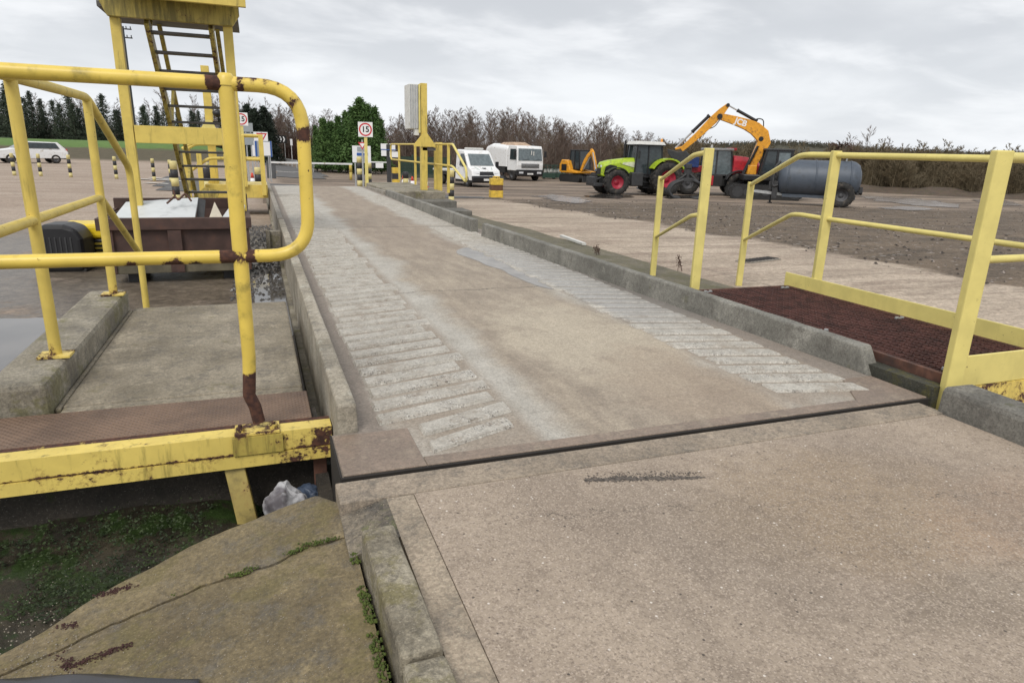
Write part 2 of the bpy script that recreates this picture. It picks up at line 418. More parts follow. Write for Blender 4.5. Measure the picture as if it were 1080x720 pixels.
# chequer plate, brown
t = NT('chequer_plate')
v = t.scale(t.pos(), (1, 1, 1), R_(45))
w1 = t.n('ShaderNodeTexWave', wave_type='BANDS', bands_direction='X'); t.L(v, w1.inputs['Vector']); w1.inputs['Scale'].default_value = 14
w2 = t.n('ShaderNodeTexWave', wave_type='BANDS', bands_direction='Y'); t.L(v, w2.inputs['Vector']); w2.inputs['Scale'].default_value = 14
h = t.math('MULTIPLY', w1.outputs['Fac'], w2.outputs['Fac'])
c = t.mix(t.rng(t.noise(4, 6, .65), .35, .7), (.20, .128, .085), (.125, .08, .055))
c = t.mix(t.math('MULTIPLY', t.rng(h, .3, .8), .16), c, (.23, .16, .12))
t.bump(h, .8, .006); M['chequer'] = t.out(c, .6)
t = NT('worn_steel_plate')
c = t.mix(t.rng(t.noise(3.5, 6, .65), .35, .65), (.25, .19, .145), (.18, .14, .11))
c = t.mix(t.math('MULTIPLY', t.rng(t.noise(7, 6, .7), .5, .66), .7), c, (.30, .24, .18))
c = t.grain(c, .15, 140, .10)
t.bump(t.noise(90, 4, .7), .25, .003); M['plate'] = t.out(c, .55)
t = NT('puddle_water')
c = t.mix(t.rng(t.noise(1.5, 4), .35, .65), (.06, .055, .05), (.11, .10, .09))
t.bump(t.noise(7, 2), .015, .002); M['water'] = t.out(c, .07, 0, .6)
t = NT('thin_wet_film')
c = t.mix(t.rng(t.noise(4, 6, .6), .35, .65), (.20, .185, .165), (.29, .27, .24))
t.bump(t.noise(40, 4), .06, .002); M['film'] = t.out(c, .26, 0, .5)

# ------------------------------------------------------------------ ground
def two(a, b):     # line through two ground points -> (nx, ny, c): signed distance
    d = Vector((b.x-a.x, b.y-a.y)).normalized(); n = Vector((-d.y, d.x)); return n.x, n.y, -(n.x*a.x+n.y*a.y)
NL = two(P(998, 290), P(640, 229)); FL = two(P(1000, 222), P(660, 214))
if NL[0]*30+NL[1]*30+NL[2] < 0: NL = tuple(-k for k in NL)
if FL[0]*80+FL[1]*80+FL[2] < 0: FL = tuple(-k for k in FL)
t = NT('yard_ground'); p = t.xyz()
def sd(l): return t.math('ADD', t.math('ADD', t.math('MULTIPLY', p[0], l[0]), t.math('MULTIPLY', p[1], l[1])), l[2])
n1 = t.math('MULTIPLY', t.math('SUBTRACT', t.noise(.45, 6, .65), .5), 5.0)
n2 = t.math('MULTIPLY', t.math('SUBTRACT', t.noise(.30, 6, .65), .5), 9.0)
s_near = t.math('ADD', sd(NL), t.math('MULTIPLY', n1, .5)); s_far = t.math('ADD', sd(FL), n2)
ang = math.atan2(-NL[0], NL[1])
trk = t.noise(1.0, 6, .7, t.scale(t.pos(), (.22, 1.3, 1), -ang))
trk2 = t.noise(1.0, 5, .7, t.scale(t.pos(), (.5, 3.4, 1), -ang))
conc = t.mix(t.rng(trk, .34, .66), (.34, .275, .21), (.49, .405, .315))
conc = t.mix(t.math('MULTIPLY', t.rng(trk2, .49, .64), .65), conc, (.21, .16, .12))
conc = t.mix(t.math('MULTIPLY', t.rng(t.noise(.55, 7, .7, t.scale(t.pos(), (.5, 1.2, 1), -ang)), .46, .62), .6), conc, (.27, .205, .155))
conc = t.mix(t.math('MULTIPLY', t.rng(t.noise(14, 7, .78), .48, .68), .45), conc, (.16, .125, .095))
jx = t.n('ShaderNodeTexBrick'); t.L(t.scale(t.pos(), (1, 1, 1), -ang), jx.inputs['Vector'])
for k, v_ in (('Scale', 1.0), ('Mortar Size', .012), ('Brick Width', 4.5), ('Row Height', 3.2), ('Mortar Smooth', .2)): jx.inputs[k].default_value = v_
conc = t.mix(t.math('MULTIPLY', t.math('MULTIPLY', jx.outputs['Fac'], .75), t.rng(t.noise(1.3, 3), .35, .5)), conc, (.12, .095, .075))
grav = t.mix(t.rng(t.noise(1.0, 6, .7, t.scale(t.pos(), (.45, 1.4, 1), -ang)), .32, .68), (.034, .024, .0145), (.128, .092, .058))
vg = t.vor(14, out='Color'); vg2 = t.vor(38, out='Color')
gpat = t.noise(1.1, 9, .8, t.scale(t.pos(), (.5, 1.3, 1), -ang))
grav = t.mix(t.math('MULTIPLY', t.rng(gpat, .46, .62), .75), grav, (.175, .128, .083))
grav = t.mix(t.math('MULTIPLY', t.rng(t.xyz(vg2)[0], .55, .95), .55), grav, (.22, .168, .12))
grav = t.mix(t.math('MULTIPLY', t.rng(t.xyz(vg)[0], .975, .985), .7), grav, (.34, .31, .28))
dirt = t.mix(t.rng(t.noise(1.0, 6, .7, t.scale(t.pos(), (.10, .55, 1), -ang)), .36, .64), (.105, .078, .056), (.30, .232, .172))
dirt = t.mix(t.math('MULTIPLY', t.rng(t.noise(1.6, 6, .7), .5, .7), .5), dirt, (.10, .08, .065))
col = t.mix(t.rng(s_near, -.15, .35), conc, grav)
col = t.mix(t.rng(s_far, -.8, 1.6), col, dirt)
# left side and the road end of the yard: reddish tarmac and pale concrete
lft = t.mix(t.rng(t.noise(1.0, 6, .65, t.scale(t.pos(), (.25, .8, 1))), .35, .68), (.30, .23, .175), (.385, .31, .245))
lft = t.mix(t.math('MULTIPLY', t.rng(t.noise(6, 6, .7), .5, .72), .5), lft, (.17, .135, .11))
col = t.mix(t.rng(p[0], 1.6, .8), col, lft)
wetl = t.math('MULTIPLY', t.math('MULTIPLY', t.rng(p[0], .6, .2), t.rng(p[1], 17, 12)), t.rng(t.noise(1.1, 6, .65), .26, .46))
col = t.mix(t.math('MULTIPLY', wetl, .82), col, t.mix(t.rng(t.noise(7, 7, .72), .35, .65), (.045, .037, .027), (.135, .112, .082)))
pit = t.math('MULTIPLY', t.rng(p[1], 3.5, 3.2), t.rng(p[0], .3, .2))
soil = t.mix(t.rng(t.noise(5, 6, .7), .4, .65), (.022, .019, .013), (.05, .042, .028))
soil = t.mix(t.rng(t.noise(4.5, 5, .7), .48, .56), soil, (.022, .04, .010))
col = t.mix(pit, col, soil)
# grass bank at the far left
bk = t.rng(t.math('ADD', p[2], t.math('MULTIPLY', t.noise(.8, 5), .5)), .05, .25)
gr = t.mix(t.noise(1.2, 5), (.055, .12, .018), (.12, .21, .035))
lowb = t.mix(t.noise(2.0, 5), (.058, .05, .024), (.11, .088, .05))
bank = t.mix(t.rng(t.math('ADD', p[2], t.math('MULTIPLY', t.noise(.7, 5), .35)), .60, .78), lowb, gr)
isb = t.math('MULTIPLY', t.rng(t.math('ADD', p[1], t.math('MULTIPLY', p[0], .2)), 54, 57), t.rng(p[0], 2, -1))
col = t.mix(t.math('MULTIPLY', isb, t.rng(p[2], -.45, -.25)), col, bank)
rim = t.rng(t.math('ADD', t.math('MULTIPLY', p[0], .55), t.math('MULTIPLY', p[1], .83)), 66, 70)
col = t.mix(t.math('MULTIPLY', rim, t.rng(p[0], 6, 9)), col, t.mix(t.noise(.9, 6, .7), (.06, .042, .028), (.12, .085, .055)))
wet = t.math('MULTIPLY', t.rng(s_far, 0, 2), t.rng(t.noise(1.0, 5, .6, t.scale(t.pos(), (.10, .5, 1), -ang)), .60, .52))
col = t.grain(col, .20, 46, .12)
h = t.math('ADD', t.math('MULTIPLY', t.noise(26, 6, .75), .7), t.math('MULTIPLY', t.math('MULTIPLY', t.rng(s_near, 0, .5), t.noise(9, 5, .7)), 2.2))
t.bump(h, .55, .02)
M['ground'] = t.out(col, t.math('SUBTRACT', .86, t.math('MULTIPLY', wetl, .5)))

def axis(breaks):
    out = []
    for a, b, st in breaks:
        n = max(1, round((b-a)/st)); out += [a+(b-a)*k/n for k in range(n)]
    return out+[breaks[-1][1]]
xs = axis([(-400, -120, 70), (-120, -40, 8), (-40, -6, 1.2), (-6, -1.3, .3), (-1.3, -1.0, .1), (-1.0, .2, .06), (.2, .26, .06), (.26, 6, .4), (6, 60, 1.2), (60, 140, 8), (140, 600, 90)])
ys = axis([(-30, -2, 4), (-2, 1, .3), (1, 3.14, .07), (3.14, 3.26, .06), (3.26, 6, .25), (6, 30, .8), (30, 56, 1.5), (56, 78, .8), (78, 140, 5), (140, 700, 70)])
mb = MB(); nx_ = len(xs)
mb.add([(x, y, H(x, y)) for y in ys for x in xs],
       [(j*nx_+i, j*nx_+i+1, (j+1)*nx_+i+1, (j+1)*nx_+i) for j in range(len(ys)-1) for i in range(nx_-1)], 0, True)
struct(mb.build('ground', M['ground'], loc=(0, 0, 0)))

def inside(poly, x, y):
    c = False; n = len(poly)
    for i in range(n):
        x0, y0 = poly[i]; x1, y1 = poly[i-1]
        if (y0 > y) != (y1 > y) and x < (x1-x0)*(y-y0)/(y1-y0)+x0: c = not c
    return c
def drape(name, poly, mat, step, dz=.012, jit=.0, flat=None, kind='structure'):
    """an irregular sheet lying on the terrain, cut to the polygon on a fine grid"""
    x0, x1 = min(p[0] for p in poly), max(p[0] for p in poly); y0, y1 = min(p[1] for p in poly), max(p[1] for p in poly)
    ni, nj = int((x1-x0)/step)+1, int((y1-y0)/step)+1
    vs = {}; mb = MB(); fs = []
    def vid(i, j):
        if (i, j) not in vs:
            x, y = x0+i*step, y0+j*step
            vs[(i, j)] = len(vs); V.append((x, y, (H(x, y)+dz) if flat is None else flat))
        return vs[(i, j)]
    V = []
    for j in range(nj):
        for i in range(ni):
            x, y = x0+(i+.5)*step, y0+(j+.5)*step
            q = mnoise.noise((x/(jit or 1)*.35, y/(jit or 1)*.35, 4.4))*jit*2+mnoise.noise((x/(jit or 1)*1.1, y/(jit or 1)*1.1, 1.4))*jit if jit else 0
            if inside(poly, x+q, y+q*.6): fs.append((vid(i, j), vid(i+1, j), vid(i+1, j+1), vid(i, j+1)))
    mb.add(V, fs, 0, True); o = mb.build(name, mat, loc=(V[0] if V else (0, 0, 0))); o['kind'] = kind; return o

# ------------------------------------------------------------------ weighbridge deck, apron, kerbs
mb = MB()
DY0, DY1 = 2.335, 21.6
mb.box(.27, 3.27, 2.74, DY1, -.30, 0.0); mb.box(.222, 3.27, DY0, 2.738, -.30, 0.0)
def rib(x0, x1, y, dy, dep, wd, z):
    # a raised rib, skewed: its far end lies dy further on
    q = [(x0, y), (x1, y+dy), (x1, y+dy+wd), (x0, y+wd)]
    e = .006+rnd.uniform(0, .006)
    b = [(a[0], a[1], .0006) for a in q]
    tq = [(q[0][0]+e, q[0][1]+e, z), (q[1][0]-e, q[1][1]+e, z), (q[2][0]-e, q[2][1]-e, z), (q[3][0]+e, q[3][1]-e, z)]
    mb.add(b+tq, [(4,5,6,7), (0,1,5,4), (1,2,6,5), (2,3,7,6), (3,0,4,7)], 1)
y = 2.44-.172; k = 0
while y < 10.4:
    pitch = .172
    j = rnd.uniform(-.008, .008)
    x0 = .455+rnd.uniform(-.025, .02); x1 = 1.06+rnd.uniform(-.05, .04)
    if y < 2.72: x0 = .60
    dy = .16
    ys = y
    if y < 2.43: x0 = x0+(2.43-y)/dy*(x1-x0); dy = dy-(2.43-y); ys = 2.43
    zz = .0145+rnd.uniform(-.003, .001)
    if x1-x0 > .15: rib(x0, x1, ys+max(j, 0), dy, 0, .122+rnd.uniform(-.016, .008), zz)
    xr0 = 2.50+rnd.uniform(-.03, .03); xr1 = 3.07+rnd.uniform(-.02, .015)
    if y > 2.55: rib(xr0, xr1, y+j+.02, -.125, 0, .126+rnd.uniform(-.014, .008), zz*.8)
    y += pitch; k += 1
y = 10.85
while y < 18:
    rib(.46, 1.06, y, .12, 0, .09, .007); rib(2.5, 3.05, y, -.1, 0, .09, .007); y += .2
deck = struct(mb.build('weighbridge_deck', [M['deck'], M['rib']], loc=(1.7, 2.4, 0), bevel=0))
mb = MB(); mb.box(.216, 3.27, 2.322, 2.3345, -.3, .002); mb.box(.214, .2212, 2.3346, 2.739, -.3, .003); struct(mb.build('joint_shade', M['undark'], loc=(1.7, 2.33, -.1)))  # dark strips added for the shade and wet in the deck joint
# steel end plates set in the deck
mb = MB()
mb.box(.225, .548, 2.337, 2.715, .0, .007); mb.box(.55, 2.93, 2.337, 2.415, .0, .006)
mb.add([(2.80, 2.337, .0), (3.27, 2.337, 0), (3.27, 2.70, 0), (3.06, 2.70, 0), (2.80, 2.337, .007), (3.27, 2.337, .007), (3.27, 2.70, .007), (3.06, 2.70, .007)],
       [(4,5,6,7), (0,1,5,4), (1,2,6,5), (2,3,7,6), (3,0,4,7)])
struct(mb.build('deck_edge_plate', M['plate'], loc=(1.7, 2.35, 0), bevel=.003))
# apron in front, with its own edge strip behind a dark joint
mb = MB(); mb.box(.4515, 3.13, -3, 2.138, -.4, 0.0); struct(mb.build('concrete_apron', M['apron'], loc=(1.7, 1, 0)))
mb = MB(); mb.box(.19, 3.16, 2.143, 2.297, -.4, .003)
struct(mb.build('joint_edge_strip', concrete('edge_strip', (.36, .295, .225), (.25, .205, .155), .10, speck=.3), loc=(1.7, 2.2, 0), bevel=.006))
mb = MB(); mb.box(.352, .449, -3, 2.137, -.4, -.002); struct(mb.build('gutter_strip', concrete('gutter_concrete', (.42, .345, .26), (.28, .23, .17), .14, speck=.3), loc=(.4, 1.5, 0)))
mb = MB(); mb.hexa([(.19, 1.883, -.3), (.3515, 1.883, -.3), (.3515, 2.139, -.3), (.19, 2.139, -.3), (.19, 1.883, -.050), (.3515, 1.883, -.0025), (.3515, 2.139, -.0025), (.19, 2.139, -.044)]); struct(mb.build('broken_tarmac', concrete('tarmac_patch', (.25, .21, .155), (.065, .058, .05), .55, (.10, .115, .03), .5, sc=3.5, bmp=.9), loc=(.25, 2, 0)))

def block(name, a, b, wd, z0, z1, mat, label, cat, group=None, left=True, taper=0.0, bev=.012, zb=None):
    """a kerb beam: bottom edge of its road face runs a -> b, thickness wd to the outside"""
    a = Vector((a[0], a[1], 0)); b = Vector((b[0], b[1], 0)); d = (b-a).normalized(); s = Vector((-d.y, d.x, 0))*(wd if left else -wd)
    mb = MB(); n = max(2, int((b-a).length/.12)); vs = []; fs = []
    for k in range(n+1):
        f = k/n; p = a.lerp(b, f)
        tp = z1 if zb is None else z1+(zb-z1)*f
        e = (k == 0 and taper)
        j = .006*mnoise.noise((p.x*9, p.y*5, 2)); j2 = .008*mnoise.noise((p.x*7, p.y*6, 9))+.004*mnoise.noise((p.x*7, p.y*19, 5))
        off = d*taper if e else Vector((0, 0, 0))
        ins = s.normalized()*.018
        vs += [p+Vector((0, 0, z0)), p+s+Vector((0, 0, z0)), p+s+off-ins*.3+Vector((0, 0, tp+j)), p+off+ins+Vector((0, 0, tp+j2))]
    for k in range(n):
        o = 4*k
        for i in range(4): fs.append((o+i, o+(i+1) % 4, o+4+(i+1) % 4, o+4+i))
    fs += [(0, 1, 2, 3), tuple(4*n+i for i in (3, 2, 1, 0))]
    mb.add(vs, fs)
    o = mb.build(name, mat, loc=(a.x, a.y, z0), bevel=bev); return tag(o, label, cat, group)
block('kerb', (.35, 2.742), (.345, 10.6), .105, -.30, .135, M['conc_kerb'], 'long concrete kerb along the left of the weighbridge with a broken square end', 'kerb')
block('kerb', (.34, 10.75), (.335, 21.8), .105, -.30, .135, M['conc'], 'farther length of left concrete kerb running on to the ladder platform', 'kerb')
block('kerb', (3.275, 2.715), (2.985, 9.25), .115, -.02, .152, M['conc_grey'], 'long grey concrete kerb on the right, its near end bevelled beside the rusty grating', 'kerb', left=False, taper=.10, zb=.192)
block('kerb', (2.985, 9.75), (3.13, 18.0), .12, -.02, .20, M['conc_grey'], 'middle grey kerb on the right in front of the railed step platform', 'kerb', left=False, zb=.14)
block('kerb', (3.13, 18.2), (3.12, 21.4), .12, -.02, .10, M['conc'], 'short low kerb at the far right end by the speed sign post', 'kerb', left=False, zb=.04)
block('kerb', (.348, 1.88), (.358, 1.30), .125, -.1, .052, M['conc_old'], 'mossy concrete kerb block in the foreground between brown slab and pale apron', 'kerb', left=False)
block('kerb', (.36, 1.285), (.38, .3), .128, -.1, .046, M['conc_old'], 'nearest foreground kerb block at the bottom edge, beyond a cracked joint', 'kerb', left=False)
block('kerb', (3.135, 2.19), (3.05, .2), .22, -.1, .135, M['conc_dark'], 'thick rounded kerb at the right edge of the apron below the yellow platform', 'kerb', left=True, bev=.03)
# deck side walls / foundations
mb = MB(); mb.box(.20, .265, 3.3, 21.6, -1.0, -.305); mb.box(3.28, 3.40, 2.75, 9.6, -.7, -.06);
struct(mb.build('foundation_wall', M['conc_moss'], loc=(0, 3, -.5)))
M['damp_shade'] = concrete('shaded_wall', (.07, .058, .045), (.035, .030, .024), .3, (.03, .04, .012), dark=(.02, .018, .014))  # shade of the pit under the beam put into the wall colour
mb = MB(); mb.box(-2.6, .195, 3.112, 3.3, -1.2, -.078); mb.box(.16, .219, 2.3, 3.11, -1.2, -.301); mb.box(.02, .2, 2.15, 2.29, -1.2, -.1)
struct(mb.build('pit_wall', M['damp_shade'], loc=(0, 3, -.5)))
# steel bracket on the outer face of the left kerb
mb = MB(); mb.box(.06, .236, 9.35, 9.5, -.12, .10); mb.box(.05, .10, 9.30, 9.36, -.3, .12)
tag(mb.build('kerb_bracket', M['conc_moss'], loc=(.2, 9.4, 0), bevel=.008), 'small grey block bracket on the pit side of the left kerb', 'bracket')

# left landing
mb = MB(); mb.box(-.965, .150, 3.57, 5.72, -.40, -.05); mb.box(-1.0, -.97, 3.57, 5.70, -.40, -.058)
mb.box(-.96, .148, 3.48, 3.565, -.4, -.052)
struct(mb.build('landing_slab', M['conc_land'], loc=(-.4, 4.5, -.05), bevel=.012))
mb = MB()
vs = []
mb.box(-1.27, -1.003, 3.52, 5.78, -.5, .09); tag(mb.build('upstand', M['conc_moss'], loc=(-1.1, 4.5, 0), bevel=.03), 'mossy concrete upstand edging the left landing under the rail posts', 'upstand')
mb = MB(); mb.box(-2.4, .165, 3.10, 3.476, -.075, -.048); tag(mb.build('chequer_plate', M['chequer'], loc=(-.8, 3.2, -.06), bevel=.003), 'brown chequer steel plate bridging the pit between yellow beam and landing slab', 'steel plate')

# foreground sloping slab, cracked in two
SL = 0.18
def zs(x): return -.048+SL*(x-.215)
def onslab(px, py):
    d = ray(px, py); # z = a + SL*x
    a = -.048-SL*.215
    tt = (a-EYE.z)/(d.z-SL*d.x); return EYE+d*tt
edge = [onslab(*q) for q in ((358, 511), (334, 519), (300, 531), (262, 547), (230, 559), (200, 573), (160, 595), (120, 615), (85, 636), (50, 662), (-40, 712))]
edge[0].x = .19; edge[0].y = 2.27
crack = [onslab(*q) for q in ((366, 561), (345, 568), (322, 573), (300, 585), (272, 596), (250, 602), (226, 609), (196, 621), (165, 634), (140, 645), (112, 655), (88, 668), (60, 682), (-60, 730))]
crack[0].x = .215
def fine(pts, n, amp, seed):
    out = []
    for a, b in zip(pts, pts[1:]):
        for k in range(n):
            q = a.lerp(b, k/n); q = q+Vector((0, amp*mnoise.noise((q.x*30, q.y*30, seed)), 0)); q.z = zs(q.x); out.append(q)
    out.append(pts[-1]); return out
def slab(name, top, bot, mat, loc):
    # top, bot: polylines running right -> left; a strip mesh between them with thickness
    n = 60
    def samp(pl):
        L = [0]
        for a, b in zip(pl, pl[1:]): L.append(L[-1]+(b-a).length)
        out = []
        for k in range(n+1):
            s_ = L[-1]*k/n; i = 0
            while i < len(L)-2 and L[i+1] < s_: i += 1
            out.append(pl[i].lerp(pl[i+1], (s_-L[i])/max(1e-6, L[i+1]-L[i])))
        return out
    A, B = samp(top), samp(bot); mb = MB(); m = 10; vs = []; fs = []
    for k in range(n+1):
        for j in range(m+1):
            q = A[k].lerp(B[k], j/m); q.z = zs(q.x)-.012*(j in (0, m)); vs.append(q)
    for k in range(n):
        for j in range(m): fs.append((k*(m+1)+j, k*(m+1)+j+1, (k+1)*(m+1)+j+1, (k+1)*(m+1)+j))
    mb.add(vs, fs, 0, True)
    for pl in (A, B):
        vv = []
        for q in pl: vv += [q-Vector((0, 0, .012)), q-Vector((0, -.0, .25))]
        mb.add(vv, [(2*i, 2*i+1, 2*i+3, 2*i+2) for i in range(n)])
    return struct(mb.build(name, mat, loc=loc))
cr = fine(crack, 4, .015, 1)
lo = [q+Vector((0, -.013-.006*mnoise.noise((q.x*25, 0, 9)), 0)) for q in cr]; 
slab('ramp_slab', fine(edge, 3, .008, 5), cr, M['conc_slab'], (0, 2, 0))
near = [Vector((.215, .2, zs(.215))), Vector((-.9, .2, zs(-.9))), Vector((-1.6, .6, zs(-1.6)))]
slab('ramp_slab', lo, near, M['conc_slab'], (0, 1, 0))
mb = MB()
for q in range(260):   # moss tufts growing along the crack and the kerb foot
    a = rnd.choice(cr[:34]); 
    if mnoise.noise((a.x*6, 0, 3)) < .0: continue
    for k in range(3):
        c0 = a+Vector((rnd.uniform(-.022, .022), rnd.gauss(-.006, .007), -.003)); s_ = rnd.uniform(.0012, .0042)
        mb.lathe([(0, -s_), (s_, 0), (s_*.6, s_*.7), (0, s_)], c0, n=5)
for q in range(420):
    yy = rnd.uniform(1.2, 1.9)**1.0; c0 = Vector((.212+rnd.uniform(-.022, .010), yy, -.046)); s_ = rnd.uniform(.002, .006)
    if mnoise.noise((yy*7, 1, 3)) > -.1: mb.lathe([(0, -s_), (s_, 0), (s_*.6, s_*.7), (0, s_)], c0, n=5)
t = NT('moss'); c = t.mix(t.noise(30, 3), (.03, .05, .010), (.10, .13, .02)); M['moss'] = t.out(c, .9)
tag(mb.build('moss', M['moss'], loc=(.2, 1.6, 0)), kind='stuff', label='green moss along the slab crack and kerb foot', cat='moss')
# moss and ivy leaves in the pit
mb = MB()
for i in range(9000):
    q = G(rnd.uniform(-30, 285), rnd.uniform(505, 640), -.42); 
    if q.y > 3.05 or mnoise.noise((q.x*3.2, q.y*3.2, 8)) < -.12 or q.x > -.02: continue
    z = H(q.x, q.y)+rnd.uniform(0, .07); s_ = rnd.uniform(.003, .0095)
    n_ = Vector((rnd.uniform(-.7, .7), rnd.uniform(-.7, .7), 1)).normalized(); a, b = frame(n_); an = rnd.uniform(0, 6.3)
    u = a*math.cos(an)+b*math.sin(an); v = n_.cross(u); c0 = Vector((q.x, q.y, z))
    mb.add([c0-u*s_, c0+v*s_*.7-n_*.002, c0+u*s_, c0-v*s_*.7-n_*.002], [(0, 1, 2), (0, 2, 3)], 0)
t = NT('pit_leaves'); c = t.mix(t.rng(t.noise(9, 4), .35, .65), (.010, .020, .005), (.030, .052, .010)); M['pitleaf'] = t.out(c, .7)
tag(mb.build('ground_cover', M['pitleaf'], loc=(-.5, 2.6, -.8)), kind='stuff', label='dark green moss and small leaves in the pit under the beam', cat='moss')

# puddles


pl = [(480, 266), (496, 261), (520, 268), (548, 278), (572, 285), (592, 297), (600, 304), (578, 305), (552, 296), (530, 286), (504, 276)]
def outline(pts, n, amp, seed):
    """closed smooth outline through the points, with a little wobble"""
    out = []; m = len(pts)
    for i in range(m):
        p0, p1, p2, p3 = pts[i-1], pts[i], pts[(i+1) % m], pts[(i+2) % m]
        for k in range(n):
            t_ = k/n; q = 0.5*((2*p1)+(p2-p0)*t_+(2*p0-5*p1+4*p2-p3)*t_*t_+(3*p1-p0-3*p2+p3)*t_**3)
            q = q+Vector((mnoise.noise((q.x*3, q.y*3, seed)), mnoise.noise((q.x*3, q.y*3, seed+5)), 0))*amp; out.append(q)
    return out
def sheet(name, pts, mat, z, amp=.02, seed=1):
    o_ = outline([Vector((q.x, q.y, 0)) for q in pts], 8, amp, seed)
    mb = MB(); mb.add([(q.x, q.y, z) for q in o_], [tuple(range(len(o_)))]); return struct(mb.build(name, mat, loc=(o_[0].x, o_[0].y, z)))
sheet('puddle', [Vector(q) for q in ((-3.4, 3.6, 0), (-1.29, 3.6, 0), (-1.29, 5.6, 0), (-1.4, 6.5, 0), (-2.2, 6.9, 0), (-3.6, 6.2, 0))], M['water'], -.3535, .12, 2)
sheet('puddle', [Vector(q) for q in ((-1.0, 5.76, 0), (.18, 5.76, 0), (.18, 8.6, 0), (-.1, 8.4, 0), (-.35, 6.75, 0), (-1.0, 6.7, 0))], M['water'], -.3545, .05, 5)
sheet('wet_patch', [G(x, y) for x, y in pl], M['film'], .003, .05)
for k, (pts, mt) in enumerate(((((615, 208), (640, 203), (668, 206), (660, 210), (636, 209)), 'water'), (((572, 207), (590, 205), (618, 212), (612, 216), (586, 212)), 'pale'), (((905, 207), (960, 209), (1012, 216), (1010, 220), (960, 217), (925, 212)), 'pale'),
            (((925, 219), (960, 218), (990, 221), (960, 223)), 'pale'), (((1024, 210), (1060, 211), (1080, 217), (1040, 217)), 'pale'), (((700, 207), (735, 206), (738, 209), (705, 210)), 'water'))):
    if mt == 'pale' and mt not in M: M[mt] = plain('pale_puddle', (.27, .235, .205), .25, 0, .25, 1.2, (.17, .135, .108), 1.0, .40, .56)  # pale, fairly smooth colour for some of the puddles
    drape('puddle', [(P(x, y).x, P(x, y).y) for x, y in pts], M[mt], .10, .02, .5)
mb = MB()   # wet dark rubble between the skip and the left kerb
for k in range(1400):
    x, y = rnd.uniform(-.35, .2), rnd.uniform(7.2, 14.5); s_ = rnd.uniform(.008, .035); c0 = Vector((x, y, H(x, y)+s_*.2)); an = rnd.uniform(0, 6.28)
    u = Vector((math.cos(an), math.sin(an), rnd.uniform(-.3, .3)))*s_; v = Vector((-math.sin(an), math.cos(an), 0))*s_*rnd.uniform(.5, .9); n_ = Vector((0, 0, s_*rnd.uniform(.4, .9)))
    mb.add([c0+u, c0+v, c0-u, c0-v, c0+n_], [(0, 1, 4), (1, 2, 4), (2, 3, 4), (3, 0, 4)])
tag(mb.build('rubble', plain('wet_rubble', (.075, .07, .065), .35, 0, .5, 30), loc=(0, 10, H(0, 10))), 'dark wet rubble strewn between the skip and the left kerb', 'rubble', kind='stuff')
mb = MB()
kk = 0
while kk < 9000:
    x, y = rnd.uniform(6, 40), rnd.uniform(5, 34); dn = NL[0]*x+NL[1]*y+NL[2]; df = FL[0]*x+FL[1]*y+FL[2]
    kk += 1
    if dn < -.2 or df > 1.5 or rnd.random() > math.exp(-(math.hypot(x, y)-12)/14): continue
    s_ = rnd.uniform(.012, .05)*(1.5 if rnd.random() < .07 else 1); c0 = Vector((x, y, H(x, y)+s_*.15)); an = rnd.uniform(0, 6.28)
    u = Vector((math.cos(an), math.sin(an), rnd.uniform(-.3, .3)))*s_; v = Vector((-math.sin(an), math.cos(an), rnd.uniform(-.3, .3)))*s_*rnd.uniform(.5, .9); n_ = Vector((0, 0, s_*rnd.uniform(.4, .8)))
    mb.add([c0+u, c0+v, c0-u, c0-v, c0+n_+u*.2, c0-n_], [(0, 1, 4), (1, 2, 4), (2, 3, 4), (3, 0, 4)])
t = NT('gravel_stones'); tv = t.xyz(t.vor(9, out='Color')); t.out(t.mix(t.rng(tv[0], .2, .95), (.045, .036, .030), (.27, .23, .20)), .85)
tag(mb.build('gravel', t.m, loc=(12, 12, H(12, 12))), 'loose grey brown stones over the dark gravel beyond the pale concrete', 'gravel', kind='stuff')
# road and painted arrows at the far end, ramp down from the deck
t = NT('asphalt'); c = t.mix(t.rng(t.noise(1.4, 6, .6), .3, .7), (.085, .082, .08), (.13, .125, .12)); c = t.mix(t.math('MULTIPLY', t.rng(t.noise(30, 5), .5, .7), .4), c, (.05, .05, .05)); t.bump(t.noise(90, 4), .4, .004); M['asphalt'] = t.out(c, .8)
mb = MB(); vs = []; n = 14
for k in range(n+1):
    yy = 21.62+6.6*k/n
    for x in (.1, 1.2, 2.4, 3.35): vs.append((x, yy, (1-ss(0, 1, k/n))*0.0+ss(0, 1, k/n)*(H(x, yy)+.015)))
mb.add(vs, [(4*k+i, 4*k+i+1, 4*k+i+5, 4*k+i+4) for k in range(n) for i in range(3)], 0, True)
mb.add([(0.1, 21.62, 0), (.1, 21.62, -.8), (3.35, 21.62, -.8), (3.35, 21.62, 0)], [(0, 1, 2, 3)])
struct(mb.build('ramp', M['deck'], loc=(1.7, 22, 0)))
drape('road', [(-3.5, 27.5), (9.5, 26.5), (7.0, 31), (4.6, 37), (2.0, 40), (-4.5, 40.5)], M['asphalt'], .5, .02)
drape('road', [(1.0, 50), (4.6, 49), (5.2, 62), (3.2, 78), (-2, 96), (-8, 110), (-12, 110), (-4, 94), (0, 76), (1.5, 62)], M['asphalt'], .5, .03)
t = NT('road_paint'); c = t.mix(t.rng(t.noise(5, 6, .7), .45, .65), (.62, .60, .56), (.38, .33, .29)); M['mark'] = t.out(c, .75)
